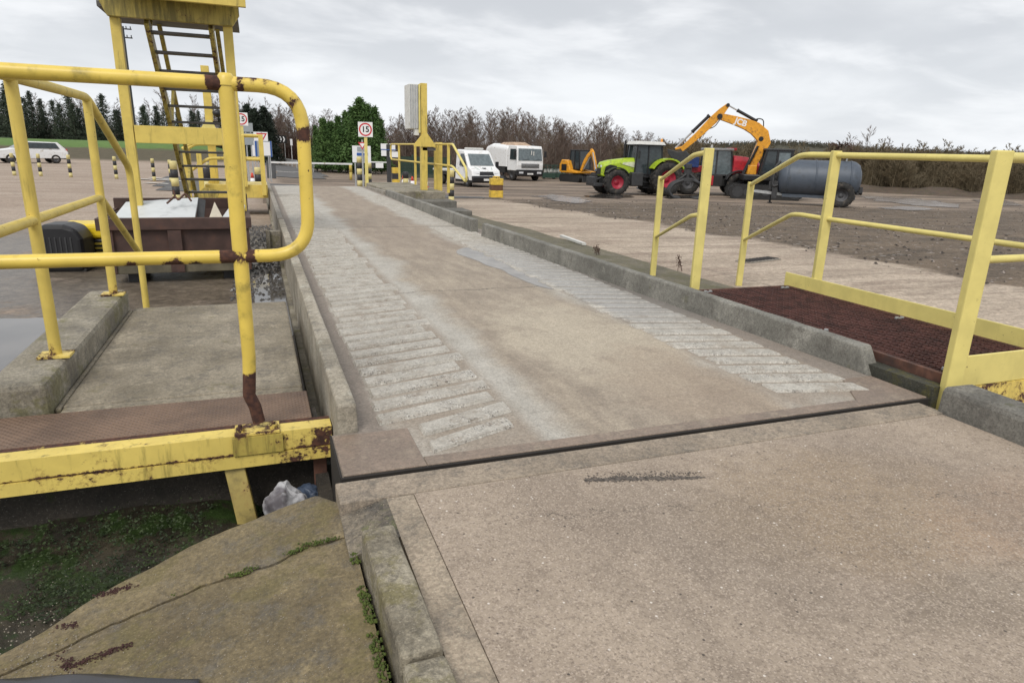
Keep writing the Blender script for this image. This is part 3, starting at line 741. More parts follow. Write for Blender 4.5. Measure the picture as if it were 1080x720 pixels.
for px, py in ((292, 181), (305, 182), (317, 182), (330, 179), (350, 180.5), (362, 181.5), (158, 190), (170, 189), (166, 194), (180, 191)):
    q = P(px, py); o = drape('road_marking', [(q.x-.55, q.y-.15), (q.x+.4, q.y-.35), (q.x+.5, q.y+.2), (q.x-.4, q.y+.35)], M['mark'], .1, .035)
# mossy ledge along the right kerb
mb = MB(); vs = []; n = 60
for k in range(n+1):
    f = k/n; yy = 5.1+(17.0-5.1)*f; xi = 3.45-.25*f
    for j, xx in enumerate((xi, xi+.5, 4.3, 5.0, 5.42+.10*mnoise.noise((yy*.9, 0, 0))-.35*f)):
        vs.append((xx, yy, H(xx, yy)+.045-.0*j))
    vs.append((vs[-1][0]+.02, yy, vs[-1][2]-.12))
mb.add(vs, [(6*k+i, 6*k+i+1, 6*k+i+7, 6*k+i+6) for k in range(n) for i in range(5)], 0, False)
struct(mb.build('mossy_ledge', concrete('ledge', (.19, .165, .115), (.105, .095, .06), .60, (.095, .088, .04)), loc=(3.4, 7, -.3)))
# ------------------------------------------------------------------ near left guard rail (looped tube)
def near(pts, r):
    pts = [Vector(p) for p in pts]
    return lambda p: max([0]+[max(0, 1-(p-q).length/rr)*k for q, rr, k in zip(pts, r[0], r[1])])
YR = 3.0; XP = -.09
gr = thing('guard_rail', 'glossy yellow looped guard rail in the foreground, its rusty post foot bolted to the beam', 'guard rail', (XP, YR, -.02))
zt, zm = 1.425, .745
wl = near([(XP-.03, YR, zt), (XP+.05, YR, zt), (XP-.04, YR, zm), (XP+.04, YR, zm), (.10, YR, zt-.01), (.155, YR, zt-.06), (.185, YR, zt-.18), (-.5, YR, zm-.03), (-.34, YR, zm-.035), (-.26, YR, zm-.035), (.0, YR, zt+.01), (.06, YR, zt)],
          ([.062, .04, .055, .045, .05, .05, .06, .05, .06, .05, .05, .05], [2.6, 2.0, 2.6, 2.2, .95, 1.05, 1.0, .85, 1.0, .95, .8, .85]))
mb = MB()
mb.tube([(-2.6, YR, zt+.0), (.19, YR, zt), (.19, YR, zm), (-2.6, YR, zm)], .0275, 20, fillet=.165, w=wl, step=.012)
mb.build('rail', M['yel_rail'], gr)
wp = near([(XP, YR, .10), (XP-.01, YR, .0), (XP, YR, .17)], ([.16, .16, .10], [2.2, 2.2, 1.4]))
mb = MB(); mb.tube([(XP+.02, YR, -.005), (XP+.008, YR, .07), (XP-.012, YR, .125), (XP-.006, YR, .20), (XP, YR, .3), (XP, YR, zt+.02)], .0305, 20, w=lambda p: max(wp(p), near([(XP, YR, zm), (XP, YR, zt)], ([.06, .05], [1.0, .6]))(p)), step=.015,
        rfun=lambda f: .88+.12*ss(.0, .6, f))
post = mb.build('post', M['yel_rail'], gr)
mb = MB(); mb.lathe([(0, .018), (.022, .016), (.033, .0), (.034, -.03)], (XP, YR, zt+.022), n=20); mb.build('post_cap', M['yel_rail'], gr)
wpl = near([(XP, YR, 0)], ([.2], [.55]))
mb = MB(); mb.box(XP-.085, XP+.105, YR-.055, YR+.06, -.048, -.034, w=.35); bp = mb.build('base_plate', M['yel_beam'], gr, bevel=.002)
for x in (XP-.06, XP+.08):
    mb = MB(); mb.cyl((x, YR-.02, -.034), (x, YR-.02, -.016), .018, n=6, w=.3); mb.cyl((x, YR-.02, -.017), (x, YR-.02, -.004), .009, n=8, w=.4); mb.build('bolt', M['yel_beam'], bp)

# yellow channel beam over the pit
bm_ = thing('channel_beam', 'long yellow steel channel beam across the pit, chipped and rust stained at its right end', 'beam', (-.3, 3.0, -.25))
we = near([(.2, 2.97, -.115), (.1, 2.97, -.125), (.2, 2.97, -.06)], ([.16, .2, .12], [.48, .42, .3]))
mb = MB()
def panel(x0, x1, y, z0, z1, w):
    nx, nz = int((x1-x0)/.02), max(2, int((z1-z0)/.012)); vs = [(x0+(x1-x0)*i/nx, y, z0+(z1-z0)*j/nz) for j in range(nz+1) for i in range(nx+1)]
    mb.add(vs, [(j*(nx+1)+i, j*(nx+1)+i+1, (j+1)*(nx+1)+i+1, (j+1)*(nx+1)+i) for j in range(nz) for i in range(nx)], 0, False, w)
seam = lambda p: max(we(p), .08, .52*max(0, 1-abs(p.z+.139)/.02))
panel(-2.5, .242, 2.955, -.137, -.045, seam)
mb.box(-2.5, .242, 2.957, 3.05, -.137, -.046, w=.1); mb.build('web', M['yel_beam'], bm_)
mb = MB(); panel(-2.5, .242, 2.948, -.198, -.142, lambda p: max(.22, we(p))); mb.box(-2.5, .242, 2.95, 3.05, -.198, -.142, w=.3)
mb.build('lower_flange', M['yel_beam'], bm_)
mb = MB(); mb.box(-2.5, .242, 3.052, 3.10, -.198, -.052, w=.5); mb.build('back_channel', M['yel_dirty_shade'], bm_)
mb = MB(); mb.box(XP-.095, XP+.115, 2.938, 2.953, -.135, -.05, w=.12); mb.build('bracket_plate', M['yel_dirty_shade'], bm_)
mb = MB(); mb.bar((-.19, 3.0, -.199), (-.12, 2.84, -.62), .085, .05, w=.05, up=(0, 1, 0)); mb.build('strut', paint('grimy_yellow', (.36, .28, .08), rust=.60, dirt=.40, grime=(.07, .055, .02), streak=False), bm_, bevel=.004)
mb = MB(); mb.bar((.185, 3.02, -.199), (.185, 3.02, -.9), .06, .04, w=.6, up=(0, 1, 0)); mb.build('strut', M['rust'], bm_, bevel=.004)

# crumpled sacks in the pit
def sack(name, c, sx, sy, sz, mat, seed, label, rz=0):
    mb = MB(); nu, nv = 40, 28; vs = []
    for j in range(nv+1):
        for i in range(nu):
            a = 2*math.pi*i/nu; b = math.pi*(j/nv-.5); q = Vector((math.cos(a)*math.cos(b)**.5, math.sin(a)*math.cos(b)**.5, math.sin(b)))
            k = 1+.30*mnoise.noise(q*1.7+Vector((seed, 0, 0)))+.20*abs(mnoise.noise(q*5+Vector((seed, 3, 0))))-.12*abs(mnoise.noise(q*9+Vector((seed, 1, 4))))
            q = Vector((q.x*sx*k, q.y*sy*k, q.z*sz*k)); q.rotate(Matrix.Rotation(rz, 3, 'Z')); vs.append(Vector(c)+q)
    mb.add(vs, [(j*nu+i, j*nu+(i+1) % nu, (j+1)*nu+(i+1) % nu, (j+1)*nu+i) for j in range(nv) for i in range(nu)], 0, False)
    o = mb.build(name, mat, loc=(c[0], c[1], c[2]-sz)); tag(o, label, 'sack'); s_ = o.modifiers.new('sub', 'SUBSURF'); s_.levels = s_.render_levels = 1; return o
sack('plastic_sack', (.02, 2.68, -.33), .095, .08, .14, plain('grubby_white_plastic', (.36, .36, .37), .55, 0, .12, 9, (.12, .11, .12), 7, .46, .62), 1.3, 'grubby white plastic sack standing crumpled in the pit')
sack('plastic_sack', (-.055, 2.50, -.345), .08, .05, .06, plain('torn_white_plastic', (.55, .55, .56), .5, 0, .1, 9, (.06, .06, .06), 8, .42, .5), 4.1, 'torn white and black sack edge lying low beside the yellow strut')
sack('plastic_sack', (.10, 2.92, -.42), .10, .07, .09, plain('blue_plastic', (.05, .07, .11), .5, 0, .3, 6, (.25, .28, .32), 8, .58, .7), 8.1, 'dark blue plastic sack tucked under the right end of the yellow beam')

# ------------------------------------------------------------------ second left rail (landing and its step)
lr = thing('handrail', 'dull yellow tubular handrail on the concrete upstand, bending down the step beside the skip', 'handrail', (-1.1, 5.5, .09))
A0 = G(120, 311, .09); B0 = G(64, 375, .09); C0 = G(147, 321, -.05)
AT = Vector((A0.x, A0.y, atY(100, 103, A0.y).z)); AM = Vector((A0.x, A0.y, atY(109, 208, A0.y).z))
C0 = Vector((A0.x+.10, 6.75, H(A0.x, 6.75)))
CT = atY(136, 177, C0.y); C0.x = CT.x; CM = Vector((CT.x, C0.y, atY(145, 268, C0.y).z))
wj = near([AT, CT, AM], ([.08, .1, .06], [.5, .6, .5]))
mb = MB(); mb.tube([AT-Vector((.0, 2.4, 0)), AT, CT, C0], .028, 14, fillet=.10, w=wj, step=.03); mb.build('top_rail', M['yel'], lr)
mb = MB(); mb.tube([AM-Vector((.0, 2.4, 0)), AM, CM], .025, 14, fillet=.06, w=wj, step=.03); mb.build('middle_rail', M['yel'], lr)
for q, tp in ((A0, AT), (Vector((A0.x, 3.98, .09)), Vector((A0.x, 3.98, AT.z)))):
    mb = MB(); mb.tube([(q.x, q.y, .105), tp-Vector((0, 0, .02))], .029, 14, w=near([(q.x, q.y, .1)], ([.12], [.5])), step=.03); ps = mb.build('post', M['yel'], lr)
    mb = MB(); mb.box(q.x-.075, q.x+.075, q.y-.06, q.y+.06, .092, .106, w=.3); mb.build('base_plate', M['yel_beam'], ps, bevel=.002)

# ------------------------------------------------------------------ rusty skip of scrap behind the landing
def put(px, py, dz=0): q = P(px, py); q.z += dz; return q
sk0 = P(192, 297)
SW, SD, SH = 1.50, 1.2, .72
skip = thing('skip', 'low brown steel skip with a folded rim, filled with scrap sheets, behind the landing', 'skip', (sk0.x, sk0.y, sk0.z), R_(2))
M['skip'] = plain('brown_skip_paint', (.066, .036, .029), .62, .0, .25, 6, (.10, .045, .028), 6, .52, .75)
M['skip_low'] = plain('skip_mud', (.12, .105, .07), .85, 0, .3, 6)
def xf(o): return mworld(o)
mb = MB(); mb.xf = xf(skip); h0 = .12
hw = SW/2
bx = [(-hw+.07, 0), (hw-.02, 0), (hw-.02, SD), (-hw+.07, SD)]; tx = [(-hw+.03, -.02), (hw, -.02), (hw, SD+.08), (-hw+.03, SD+.08)]
th = .02
vs = [(x, y, h0) for x, y in bx]+[(x, y, SH) for x, y in tx]
ins = [(-hw+.09, .02), (hw-.04, .02), (hw-.04, SD-.02), (-hw+.09, SD-.02)]; ti = [(-hw+.05, 0), (hw-.02, 0), (hw-.02, SD+.06), (-hw+.05, SD+.06)]
vs += [(x, y, h0+.03) for x, y in ins]+[(x, y, SH) for x, y in ti]
mb.add(vs, [(3,2,1,0), (0,1,5,4), (1,2,6,5), (2,3,7,6), (3,0,4,7), (8,9,10,11), (9,8,12,13), (10,9,13,14), (11,10,14,15), (8,11,15,12), (4,5,13,12), (5,6,14,13), (6,7,15,14), (7,4,12,15)], 0)
mb.build('body', M['skip'], skip, bevel=.004)
mb = MB(); mb.xf = xf(skip)
mb.box(-hw-.03, hw+.02, -.075, -.022, SH-.115, SH+.02); mb.box(hw-.005, hw+.05, -.075, SD+.1, SH-.10, SH+.018); mb.box(-hw-.02, hw+.02, SD+.085, SD+.14, SH-.1, SH+.14); mb.box(-hw-.03, -hw+.025, -.02, SD+.1, SH-.1, SH+.018)
mb.build('rim', M['skip'], skip, bevel=.008)
for x in (-.02,):
    mb = MB(); mb.xf = xf(skip); mb.box(x-.07, x+.07, -.066, -.018, h0+.0, SH-.118); mb.build('rib', M['skip'], skip, bevel=.006)
for x in (-hw+.02, hw-.08):
    mb = MB(); mb.xf = xf(skip); mb.box(x, x+.1, -.05, -.012, h0, SH-.118); mb.build('rib', M['skip'], skip, bevel=.006)
mb = MB(); mb.xf = xf(skip); mb.box(-hw+.03, hw-.01, -.03, -.003, h0-.005, h0+.14); mb.build('bottom_rail', M['skip_low'], skip, bevel=.006)
for x in (-hw+.2, hw-.3):
    mb = MB(); mb.xf = xf(skip); mb.box(x, x+.12, .1, SD-.1, 0, h0-.01); mb.build('runner', M['dark'], skip)
mb = MB(); mb.xf = xf(skip); mb.prism([(hw-.14, SH+.02), (hw+.05, SH+.02), (hw+.05, SH+.20), (hw-.02, SH+.20)], SD-.02, SD+.08, 'xz'); mb.build('corner_plate', M['skip'], skip, bevel=.004)
X = xf(skip)
def scrap(name, pts, th, mat, label, cat):
    pts = [X @ Vector(p) for p in pts]; n_ = (pts[1]-pts[0]).cross(pts[2]-pts[0]).normalized()*th
    mb = MB(); m = len(pts); mb.add(pts+[p+n_ for p in pts], [tuple(range(m)), tuple(range(2*m-1, m-1, -1))]+[(i, (i+1) % m, m+(i+1) % m, m+i) for i in range(m)])
    return tag(mb.build(name, mat, loc=pts[0], bevel=.004), label, cat)
M['sheet'] = plain('white_sheet', (.60, .63, .64), .45, 0, .05, 5, (.3, .32, .32), 4, .55, .75)
scrap('metal_sheet', [(-.66, .15, .66), (.20, .12, .70), (.22, 1.0, .86), (-.60, 1.05, .80)], .03, M['sheet'], 'large pale blue white sheet lying in the left half of the skip', 'sheet')
scrap('box_panel', [(.20, .10, .60), (.28, .10, .6), (.30, 1.0, .84), (.22, 1.0, .87)], .02, M['dark'], 'dark folded panel edge in the middle of the skip', 'panel')
scrap('metal_sheet', [(.34, .25, .68), (.52, .12, .66), (.42, .35, .88)], .01, plain('cream_scrap', (.55, .50, .40), .6), 'small cream torn corner of sheet sticking up in the skip', 'sheet')
scrap('metal_sheet', [(.48, .15, .69), (.72, .10, .71), (.76, .7, .80), (.60, .75, .80)], .02, M['sheet'], 'narrow white sheet lying in the right half of the skip', 'sheet')
mb = MB(); mb.xf = X; mb.tube([(-.10, .45, .86), (-.02, .6, .93), (.02, .5, .89), (.1, .55, .97), (.16, .5, .88)], .012, 6, fillet=.03); mb.tube([(-.02, .6, .93), (-.03, .62, 1.0)], .012, 6)
tag(mb.build('bent_bar', M['rust'], loc=X @ Vector((0, .5, .88))), 'bent rusty iron bar on top of the pale sheet in the skip', 'bar')

# black case, yellow drum and boxes to the left of the skip
q = P(72, 284)
cs = thing('black_case', 'black ribbed soft case standing on the yard left of the skip', 'case', q, R_(-6))
mb = MB(); mb.xf = xf(cs)
prof = [(-.25, 0), (.25, 0), (.27, .10), (.27, .40), (.20, .53), (.08, .57), (-.12, .57), (-.22, .52), (-.26, .42)]
mb.prism(prof, -.22, .22, 'xz'); mb.build('shell', M['black'], cs, bevel=.05, seg=3)
for k in range(7):
    mb = MB(); mb.xf = xf(cs); mb.box(-.19+k*.055, -.17+k*.055, -.228, -.215, .12, .42); mb.build('rib', M['dark'], cs, bevel=.004)
mb = MB(); mb.xf = xf(cs); mb.box(-.27, .27, -.20, .2, -.005, .04); mb.build('base', M['rubber'], cs, bevel=.01)
q = P(113, 280)
yd = thing('crate', 'black crate with a thick yellow lid and a white label beside the black case', 'crate', (q.x-.12, q.y+.25, q.z), R_(-4))
mb = MB(); mb.xf = xf(yd); mb.box(-.36, .24, -.24, .24, 0, .34); mb.build('bin', M['black'], yd, bevel=.02)
mb = MB(); mb.xf = xf(yd); mb.box(-.38, .26, -.26, .26, .342, .53); mb.build('lid', plain('bright_yellow_plastic', (.80, .58, .02), .4), yd, bevel=.05, seg=3)
mb = MB(); mb.xf = xf(yd); mb.box(-.12, .0, -.247, -.2405, .04, .33); lb = mb.build('label', M['offwhite'], yd)
mb = MB(); mb.xf = xf(yd); 
for k in range(6): mb.cbox((-.06+.02*math.cos(k), -.249, .12+.035*k), .03, .003, .036)
mb.build('print', M['black'], lb)
mb = MB(); mb.xf = xf(yd)
for k in range(5): mb.box(.03, .2, -.249, -.2405, .05+k*.055, .075+k*.055)
mb.build('stripe', plain('label_yellow', (.55, .42, .05), .5), yd)

# ------------------------------------------------------------------ tall yellow inspection tower with ladder
TY = 9.3
tl = atY(122, 10, TY); tr = atY(250, 10, TY)
zb = H(-1.8, TY)
tw = thing('inspection_tower', 'tall yellow steel tower with a boarded top and a steep open ladder, over the skip', 'tower', (atY(190, 200, TY).x, TY, zb))
xl = atY(126.5, 60, TY).x; xr = atY(243, 65, TY).x; zf = atY(180, 24, TY).z
def post_(mbname, x, y, z0, z1, w, mat, par): 
    mb = MB(); mb.bar((x, y, z0), (x, y, z1), w, w, up=(0, 1, 0), seg=40, w=.02); return mb.build(mbname, mat, par, bevel=.006)
for x, y in ((xl, TY), (xr, TY)):
    lg = post_('leg', x, y, zb, zf, .105, M['yel'], tw) if y == TY else None
for k, (z, y) in enumerate(((atY(190, 143, TY).z, TY),)):
    mb = MB(); mb.bar((xl+.06, TY-.01, z), (xr, TY-.01, z), .06, .20, seg=30, w=.03); mb.build('cross_beam', M['yel'], tw, bevel=.004)
# platform
mb = MB(); xa, xb = xl-.16, xr+.12
za = zf; 
mb.prism([(xa-.08, za+.42), (xa+.10, za), (xb-.06, za), (xb+.02, za+.12), (xb+.02, za+.42)], TY-.13, TY-.06, 'xz', w=.04); mb.build('fascia', M['yel_dirty_shade'], tw, bevel=.005)  # underside shade of the fascia put into its darker paint
mb = MB(); mb.box(xa, xb, TY-.05, TY+1.1, za+.10, za+.16, w=.3); mb.build('floor', M['steel'], tw)
mb = MB(); mb.box(xa+.28, xb+.10, TY-.50, TY-.44, za+.155, za+.62, w=.05); mb.build('toe_board', M['yel'], tw, bevel=.004)
mb = MB(); mb.box(xa, xb+.09, TY-.44, TY-.06, za+.44, za+.48, w=.3); mb.build('tread_plate', M['yel_dirty_shade'], tw)
for x in (xa+.55, xb-.05):
    mb = MB(); mb.box(x, x+.10, TY-.435, TY-.135, za+.33, za+.43, w=.25); mb.build('bracket', M['yel_dirty_shade'], tw, bevel=.004)
for x in (xa+.1, xb-.05): post_('guard_post', x, TY-.38, za+.485, za+1.6, .06, M['yel'], tw)
for x in (xa+.1, xb-.05):
    pass
for z in (za+1.05, za+1.6):
    mb = MB(); mb.tube([(xa+.1, TY-.38, z), (xb-.05, TY-.38, z)], .025, 10); mb.build('guard_bar', M['yel'], tw)
# ladder: two flat stringers leaning away, open steps
sT = [atY(155, 26, TY+.05), atY(222.5, 30, TY+.05)]; 
LB = 12.0
zl = H(-1.2, LB)
sB = [atY(197, 216, LB), atY(251, 216, LB)]
for q in sT: q.z = za+.02
for i in (0, 1): sB[i].z = zl
sB[0].x = sT[0].x+.10; sB[1].x = sT[1].x+.10
lad = MB(); 
for i in (0, 1):
    mb = MB(); mb.bar(sT[i], sB[i], .05, .17, seg=60, w=.16); mb.build('stringer', M['yel_dirty_shade'], tw, bevel=.004)
    mb = MB(); off = Vector((.02, .50, .55)); a = sT[i]+off; b = sB[i]+off*.9
    mb.bar(a, b, .05, .05, seg=40, w=.1)
    for f in (.05, .4, .75, .98): mb.bar(sT[i].lerp(sB[i], f), a.lerp(b, f), .035, .035)
    mb.build('ladder_handrail', M['yel_dirty_shade'], tw)
nst = 15
for k in range(nst):
    f = (k+.62)/nst; a = sT[0].lerp(sB[0], f); b = sT[1].lerp(sB[1], f)
    mb = MB(); mb.bar(a+Vector((.026, 0, 0)), b-Vector((.026, 0, 0)), .16, .028, w=.1); mb.build('step', M['steel'], tw, bevel=.003)

# ------------------------------------------------------------------ left far platform with column
PY = 17.0
lp = thing('railed_platform', 'yellow railed steel platform with a tall column behind the ladder on the left', 'platform', (-.9, PY, H(-.9, PY)))
xq = lambda px, py=150, y=PY: atY(px, py, y).x
zq = lambda px, py, y=PY: atY(px, py, y).z
zg = H(-1, PY)
ztp = zq(270, 195)
mb = MB(); mb.box(xq(212), xq(279), PY-.02, PY+1.5, ztp-.30, ztp, w=.08); mb.build('deck', M['yel'], lp, bevel=.006)
mb = MB(); mb.prism([(xq(192, 205), zq(192, 216)), (xq(222), zq(222, 216)), (xq(228), zq(228, 200)), (xq(212), zq(212, 197))], PY-.3, PY-.22, 'xz', w=.08); mb.build('skirt_plate', M['yel_dirty_shade'], lp)
for px, t_, b_ in ((276.5, 142, 206), (257, 143, 197), (200, 158, 200), (238, 143, 197)):
    q = atY(px, 170, PY); mb = MB(); w_ = .10 if px in (276.5, 257) else .07
    mb.bar((q.x, PY-.06, zq(px, b_)), (q.x, PY-.06, zq(px, t_)), w_, w_, up=(0, 1, 0), seg=20, w=.03); mb.build('post', M['yel'], lp, bevel=.005)
for py in (143, 168):
    for y in (PY-.06, PY+1.4):
        mb = MB(); mb.tube([(xq(238), y, zq(260, py)), (xq(277), y, zq(260, py))], .035, 10); mb.build('rail', M['yel'], lp)
for (a, b) in (((194, 185), (220, 167)), ((192, 157), (208, 148)), ((196, 158), (205, 152))):
    mb = MB(); mb.tube([atY(*a, PY-.2), atY(*b, PY-.1), atY(238, b[1], PY-.06)], .035, 10, fillet=.1); mb.build('stair_rail', M['yel'], lp)
for px in (198, 212):
    mb = MB(); q = atY(px, 180, PY); mb.bar((q.x, PY-.2, zg), (q.x, PY-.2, zq(px, 160)), .10, .10, up=(0, 1, 0), seg=20, w=.05); mb.build('stair_post', M['yel'], lp, bevel=.005)
q = atY(223, 150, PY+.7)
mb = MB(); mb.bar((q.x, PY+.7, zg), (q.x, PY+.7, zq(222, 70, PY+.7)), .17, .17, up=(0, 1, 0), seg=40, w=.05); col_ = mb.build('column', M['yel'], lp, bevel=.006)
mb = MB(); q2 = PY+.60; mb.prism([(q.x-.22, zq(222, 142)), (q.x+.16, zq(222, 142)), (q.x+.16, zq(222, 138)), (q.x+.06, zq(222, 126)), (q.x-.05, zq(222, 126)), (q.x-.22, zq(222, 138))], q2-.2, q2, 'xz'); mb.build('bracket', M['yel_pale'], col_)
mb = MB(); mb.prism([(q.x-.36, zg), (q.x+.1, zg), (q.x+.1, zg+.8), (q.x-.1, zg+.8)], q2-.2, q2, 'xz', w=.05); mb.build('foot_gusset', M['yel'], col_)
mb = MB(); mb.lathe([(0, -.05), (.10, 0), (.12, .07), (.03, .13), (.0, .14)], (q.x+.2, PY+.5, zq(228, 121)), n=12); mb.tube([(q.x+.09, PY+.6, zq(228, 128)), (q.x+.2, PY+.5, zq(228, 128)), (q.x+.2, PY+.5, zq(228, 122))], .02, 6); mb.build('lamp', M['black'], col_)

# ------------------------------------------------------------------ right grating platform with toe boards, rails and steps
gx0, gx1, gy0, gy1, gz = 3.41, 4.45, 2.34, 4.69, .105
gp = thing('grating_platform', 'rusty open grating platform with yellow toe boards and handrails beside the weighbridge', 'platform', (3.9, 3.5, -.36))
mb = MB()
k = 0; y = gy0+.03
while y < gy1-.02: mb.box(gx0+.03, gx1-.03, y-.0025, y+.0025, gz-.032, gz); y += .034
x = gx0+.05
while x < gx1-.03:
    # wavy cross strips like riveted mesh
    pts = []; yy = gy0+.03; s_ = 1
    while yy < gy1-.02: pts.append((x+.006*s_, yy)); yy += .034; s_ = -s_
    for a, b in zip(pts, pts[1:]): mb.bar((a[0], a[1], gz-.010), (b[0], b[1], gz-.010), .006, .022)
    x += .062
mb.build('grating', plain('grating_rust', (.098, .042, .034), .8, .1, .35, 12, (.05, .024, .02), 5, .45, .7), gp)
mb = MB(); mb.box(gx0, gx0+.03, gy0, gy1, gz-.05, gz+.004); mb.box(gx1-.03, gx1, gy0, gy1, gz-.05, gz+.002); mb.box(gx0+.031, gx1-.031, gy1-.03, gy1, gz-.05, gz+.003); mb.box(gx0+.031, gx1-.031, gy0, gy0+.03, gz-.05, gz+.003)
for yy in (gy0+.8, gy0+1.6): mb.box(gx0+.031, gx1-.031, yy, yy+.04, gz-.09, gz-.035)
mb.build('frame', M['rust'], gp)
for x, y in ((gx0+.10, gy1-.1), (gx0+.07, gy0+.95), (gx0+.12, gy0+.10), (gx1-.12, gy1-.10), (gx1-.1, gy0+1.1)):
    mb = MB(); mb.box(x-.04, x+.04, y-.008, y+.008, gz+.0005, gz+.006)
    for d in (-.025, .025): mb.cyl((x+d, y, gz+.004), (x+d, y, gz+.014), .014, n=8)
    mb.build('clip', M['galv'], gp)
mb = MB(); mb.box(gx1+.003, gx1+.018, gy0-.05, gy1+.05, gz-.03, gz+.115, w=.02); mb.build('toe_board', M['yel_pale'], gp, bevel=.003)
mb = MB(); mb.box(gx0+.06, gx1+.002, gy0-.022, gy0-.006, gz-.06, gz+.115, w=.03); mb.build('toe_board', M['yel_pale'], gp, bevel=.003)
wv = near([(3.6, gy0-.03, -.12), (3.45, gy0-.03, -.1), (3.9, gy0, -.14)], ([.2, .16, .3], [.3, .3, .3]))
mb = MB(); mb.box(gx0+.02, gx1, gy0-.03, gy0+.03, -.20, gz-.062, w=.30); mb.build('channel', M['yel_beam'], gp)
mb = MB(); mb.box(gx0-.10, gx0-.003, gy0, gy0+.7, -.1, .055); mb.box(gx0, gx0+.05, gy0+.04, gy1, -.1, gz-.053); mb.build('side_channel', concrete('mouldy_steel', (.06, .06, .045), (.035, .034, .025), .5, (.10, .09, .02), dark=(.03, .03, .02)), gp)
rt = 1.275; rm_ = .74
def fpost(x, y, z0, z1, rz=0, w_=.078): 
    mb = MB(); mb.bar((x, y, z0), (x, y, z1), w_, .055, up=(math.sin(rz), math.cos(rz), 0), seg=40, w=.0); return mb.build('post', M['yel_pale'], gp, bevel=.007)
pR = (gx0-.015, gy0-.02)
fpost(pR[0], pR[1]-.01, -.20, rt, R_(20), .085)
p2 = (gx0+.055, gy1+.03); fpost(p2[0], p2[1], -.05, rt, R_(20), .075)
p4y = atY(865, 295, 4.3); t_ = (gx1+.05)/ray(862, 290).x; p4 = (gx1+.05, (EYE+ray(862, 290)*t_).y); fpost(*p4, -.1, rt+.01, R_(20), .075)
p5 = (gx1+.05, gy0); fpost(*p5, -.1, rt, R_(20), .075)
# stair posts at yard level
s1 = P(688, 294); s3 = P(779, 301)
d1 = s1; z1 = (atY(703, 186, s1.y)).z; fpost(s1.x, s1.y, s1.z-.02, z1, R_(20), .072)
z3 = (atY(795, 192, s3.y)).z; fpost(s3.x, s3.y, s3.z-.02, z3, R_(20), .072)
def rail(name, pts, r, fl=.12):
    mb = MB(); mb.tube(pts, r, 12, fillet=fl, step=.05); return mb.build(name, M['yel_pale'], gp)
zs1, zs3 = z1-.03, z3-.03
rail('stair_rail', [(s1.x, s1.y, zs1-.01), (p2[0]+.02, p2[1]+.22, rt-.055), (p2[0], p2[1], rt-.03)], .021, .2)
rail('stair_rail', [(s1.x, s1.y, atY(691, 250, s1.y).z), (p2[0]+.01, p2[1]+.16, atY(738, 228, p2[1]).z-.01), (p2[0], p2[1], atY(738, 226, p2[1]).z)], .018, .15)
e3 = atY(842, 166, p4[1]+.30)
rail('top_rail', [(s3.x, s3.y, zs3), (p4[0], p4[1]+.38, rt-.025), (p4[0], p4[1], rt-.025), (p4[0], p5[1], rt-.03)], .024, .14)
rail('middle_rail', [(s3.x, s3.y, atY(785, 253, s3.y).z), (p4[0], p4[1]+.38, rm_), (p4[0], p4[1], rm_-.01), (p4[0], p5[1], rm_-.02)], .020, .14)
rail('top_rail', [(p5[0], p5[1], rt-.03), (pR[0], pR[1], rt-.03)], .024); rail('middle_rail', [(p5[0], p5[1], rm_), (pR[0], pR[1], rm_)], .020)
mb = MB()
mb.box(gx0+.05, gx1, gy1+.03, gy1+.36, -.16, -.12); mb.box(gx0+.12, gx1, gy1+.06, gy1+.34, -.4, -.161)
struct(mb.build('concrete_step', M['conc_grey'], loc=(3.9, 4.9, -.3), bevel=.01))

# weeds and a loose batten along the mossy ledge
t = NT('dry_stem'); t.out((.10, .06, .045), .8); M['stem'] = t.m
def weed(px, py, hgt, n, label):
    q = P(px, py); q.z += .03; mb = MB()
    for k in range(n):
        a = q+Vector((rnd.uniform(-.04, .04), rnd.uniform(-.04, .04), 0)); d = Vector((rnd.uniform(-.35, .1), rnd.uniform(-.1, .35), 1)).normalized(); b = a+d*hgt*rnd.uniform(.6, 1)
        mb.tube([a, a.lerp(b, .5)+Vector((.01, .01, 0)), b], .004, 5)
        for j in range(22):
            c0 = a.lerp(b, rnd.uniform(.25, 1))+Vector((rnd.uniform(-.03, .03), rnd.uniform(-.03, .03), 0)); s_ = rnd.uniform(.004, .010)
            mb.lathe([(0, -s_), (s_, 0), (0, s_)], c0, n=4)
    tag(mb.build('weed', M['stem'], loc=q), label, 'weed')
weed(716, 288, .34, 3, 'dead brown seed stalk leaning between the two near stair posts')
weed(630, 272, .22, 5, 'sparse dry weed tuft on the mossy ledge behind the right kerb')
q = P(600, 258); mb = MB(); mb.bar(P(592, 253)+Vector((0, 0, .075)), P(616, 262)+Vector((0, 0, .075)), .07, .04)
tag(mb.build('batten', M['offwhite'], loc=P(603, 257)), 'short pale timber batten lying on the mossy ledge', 'batten')

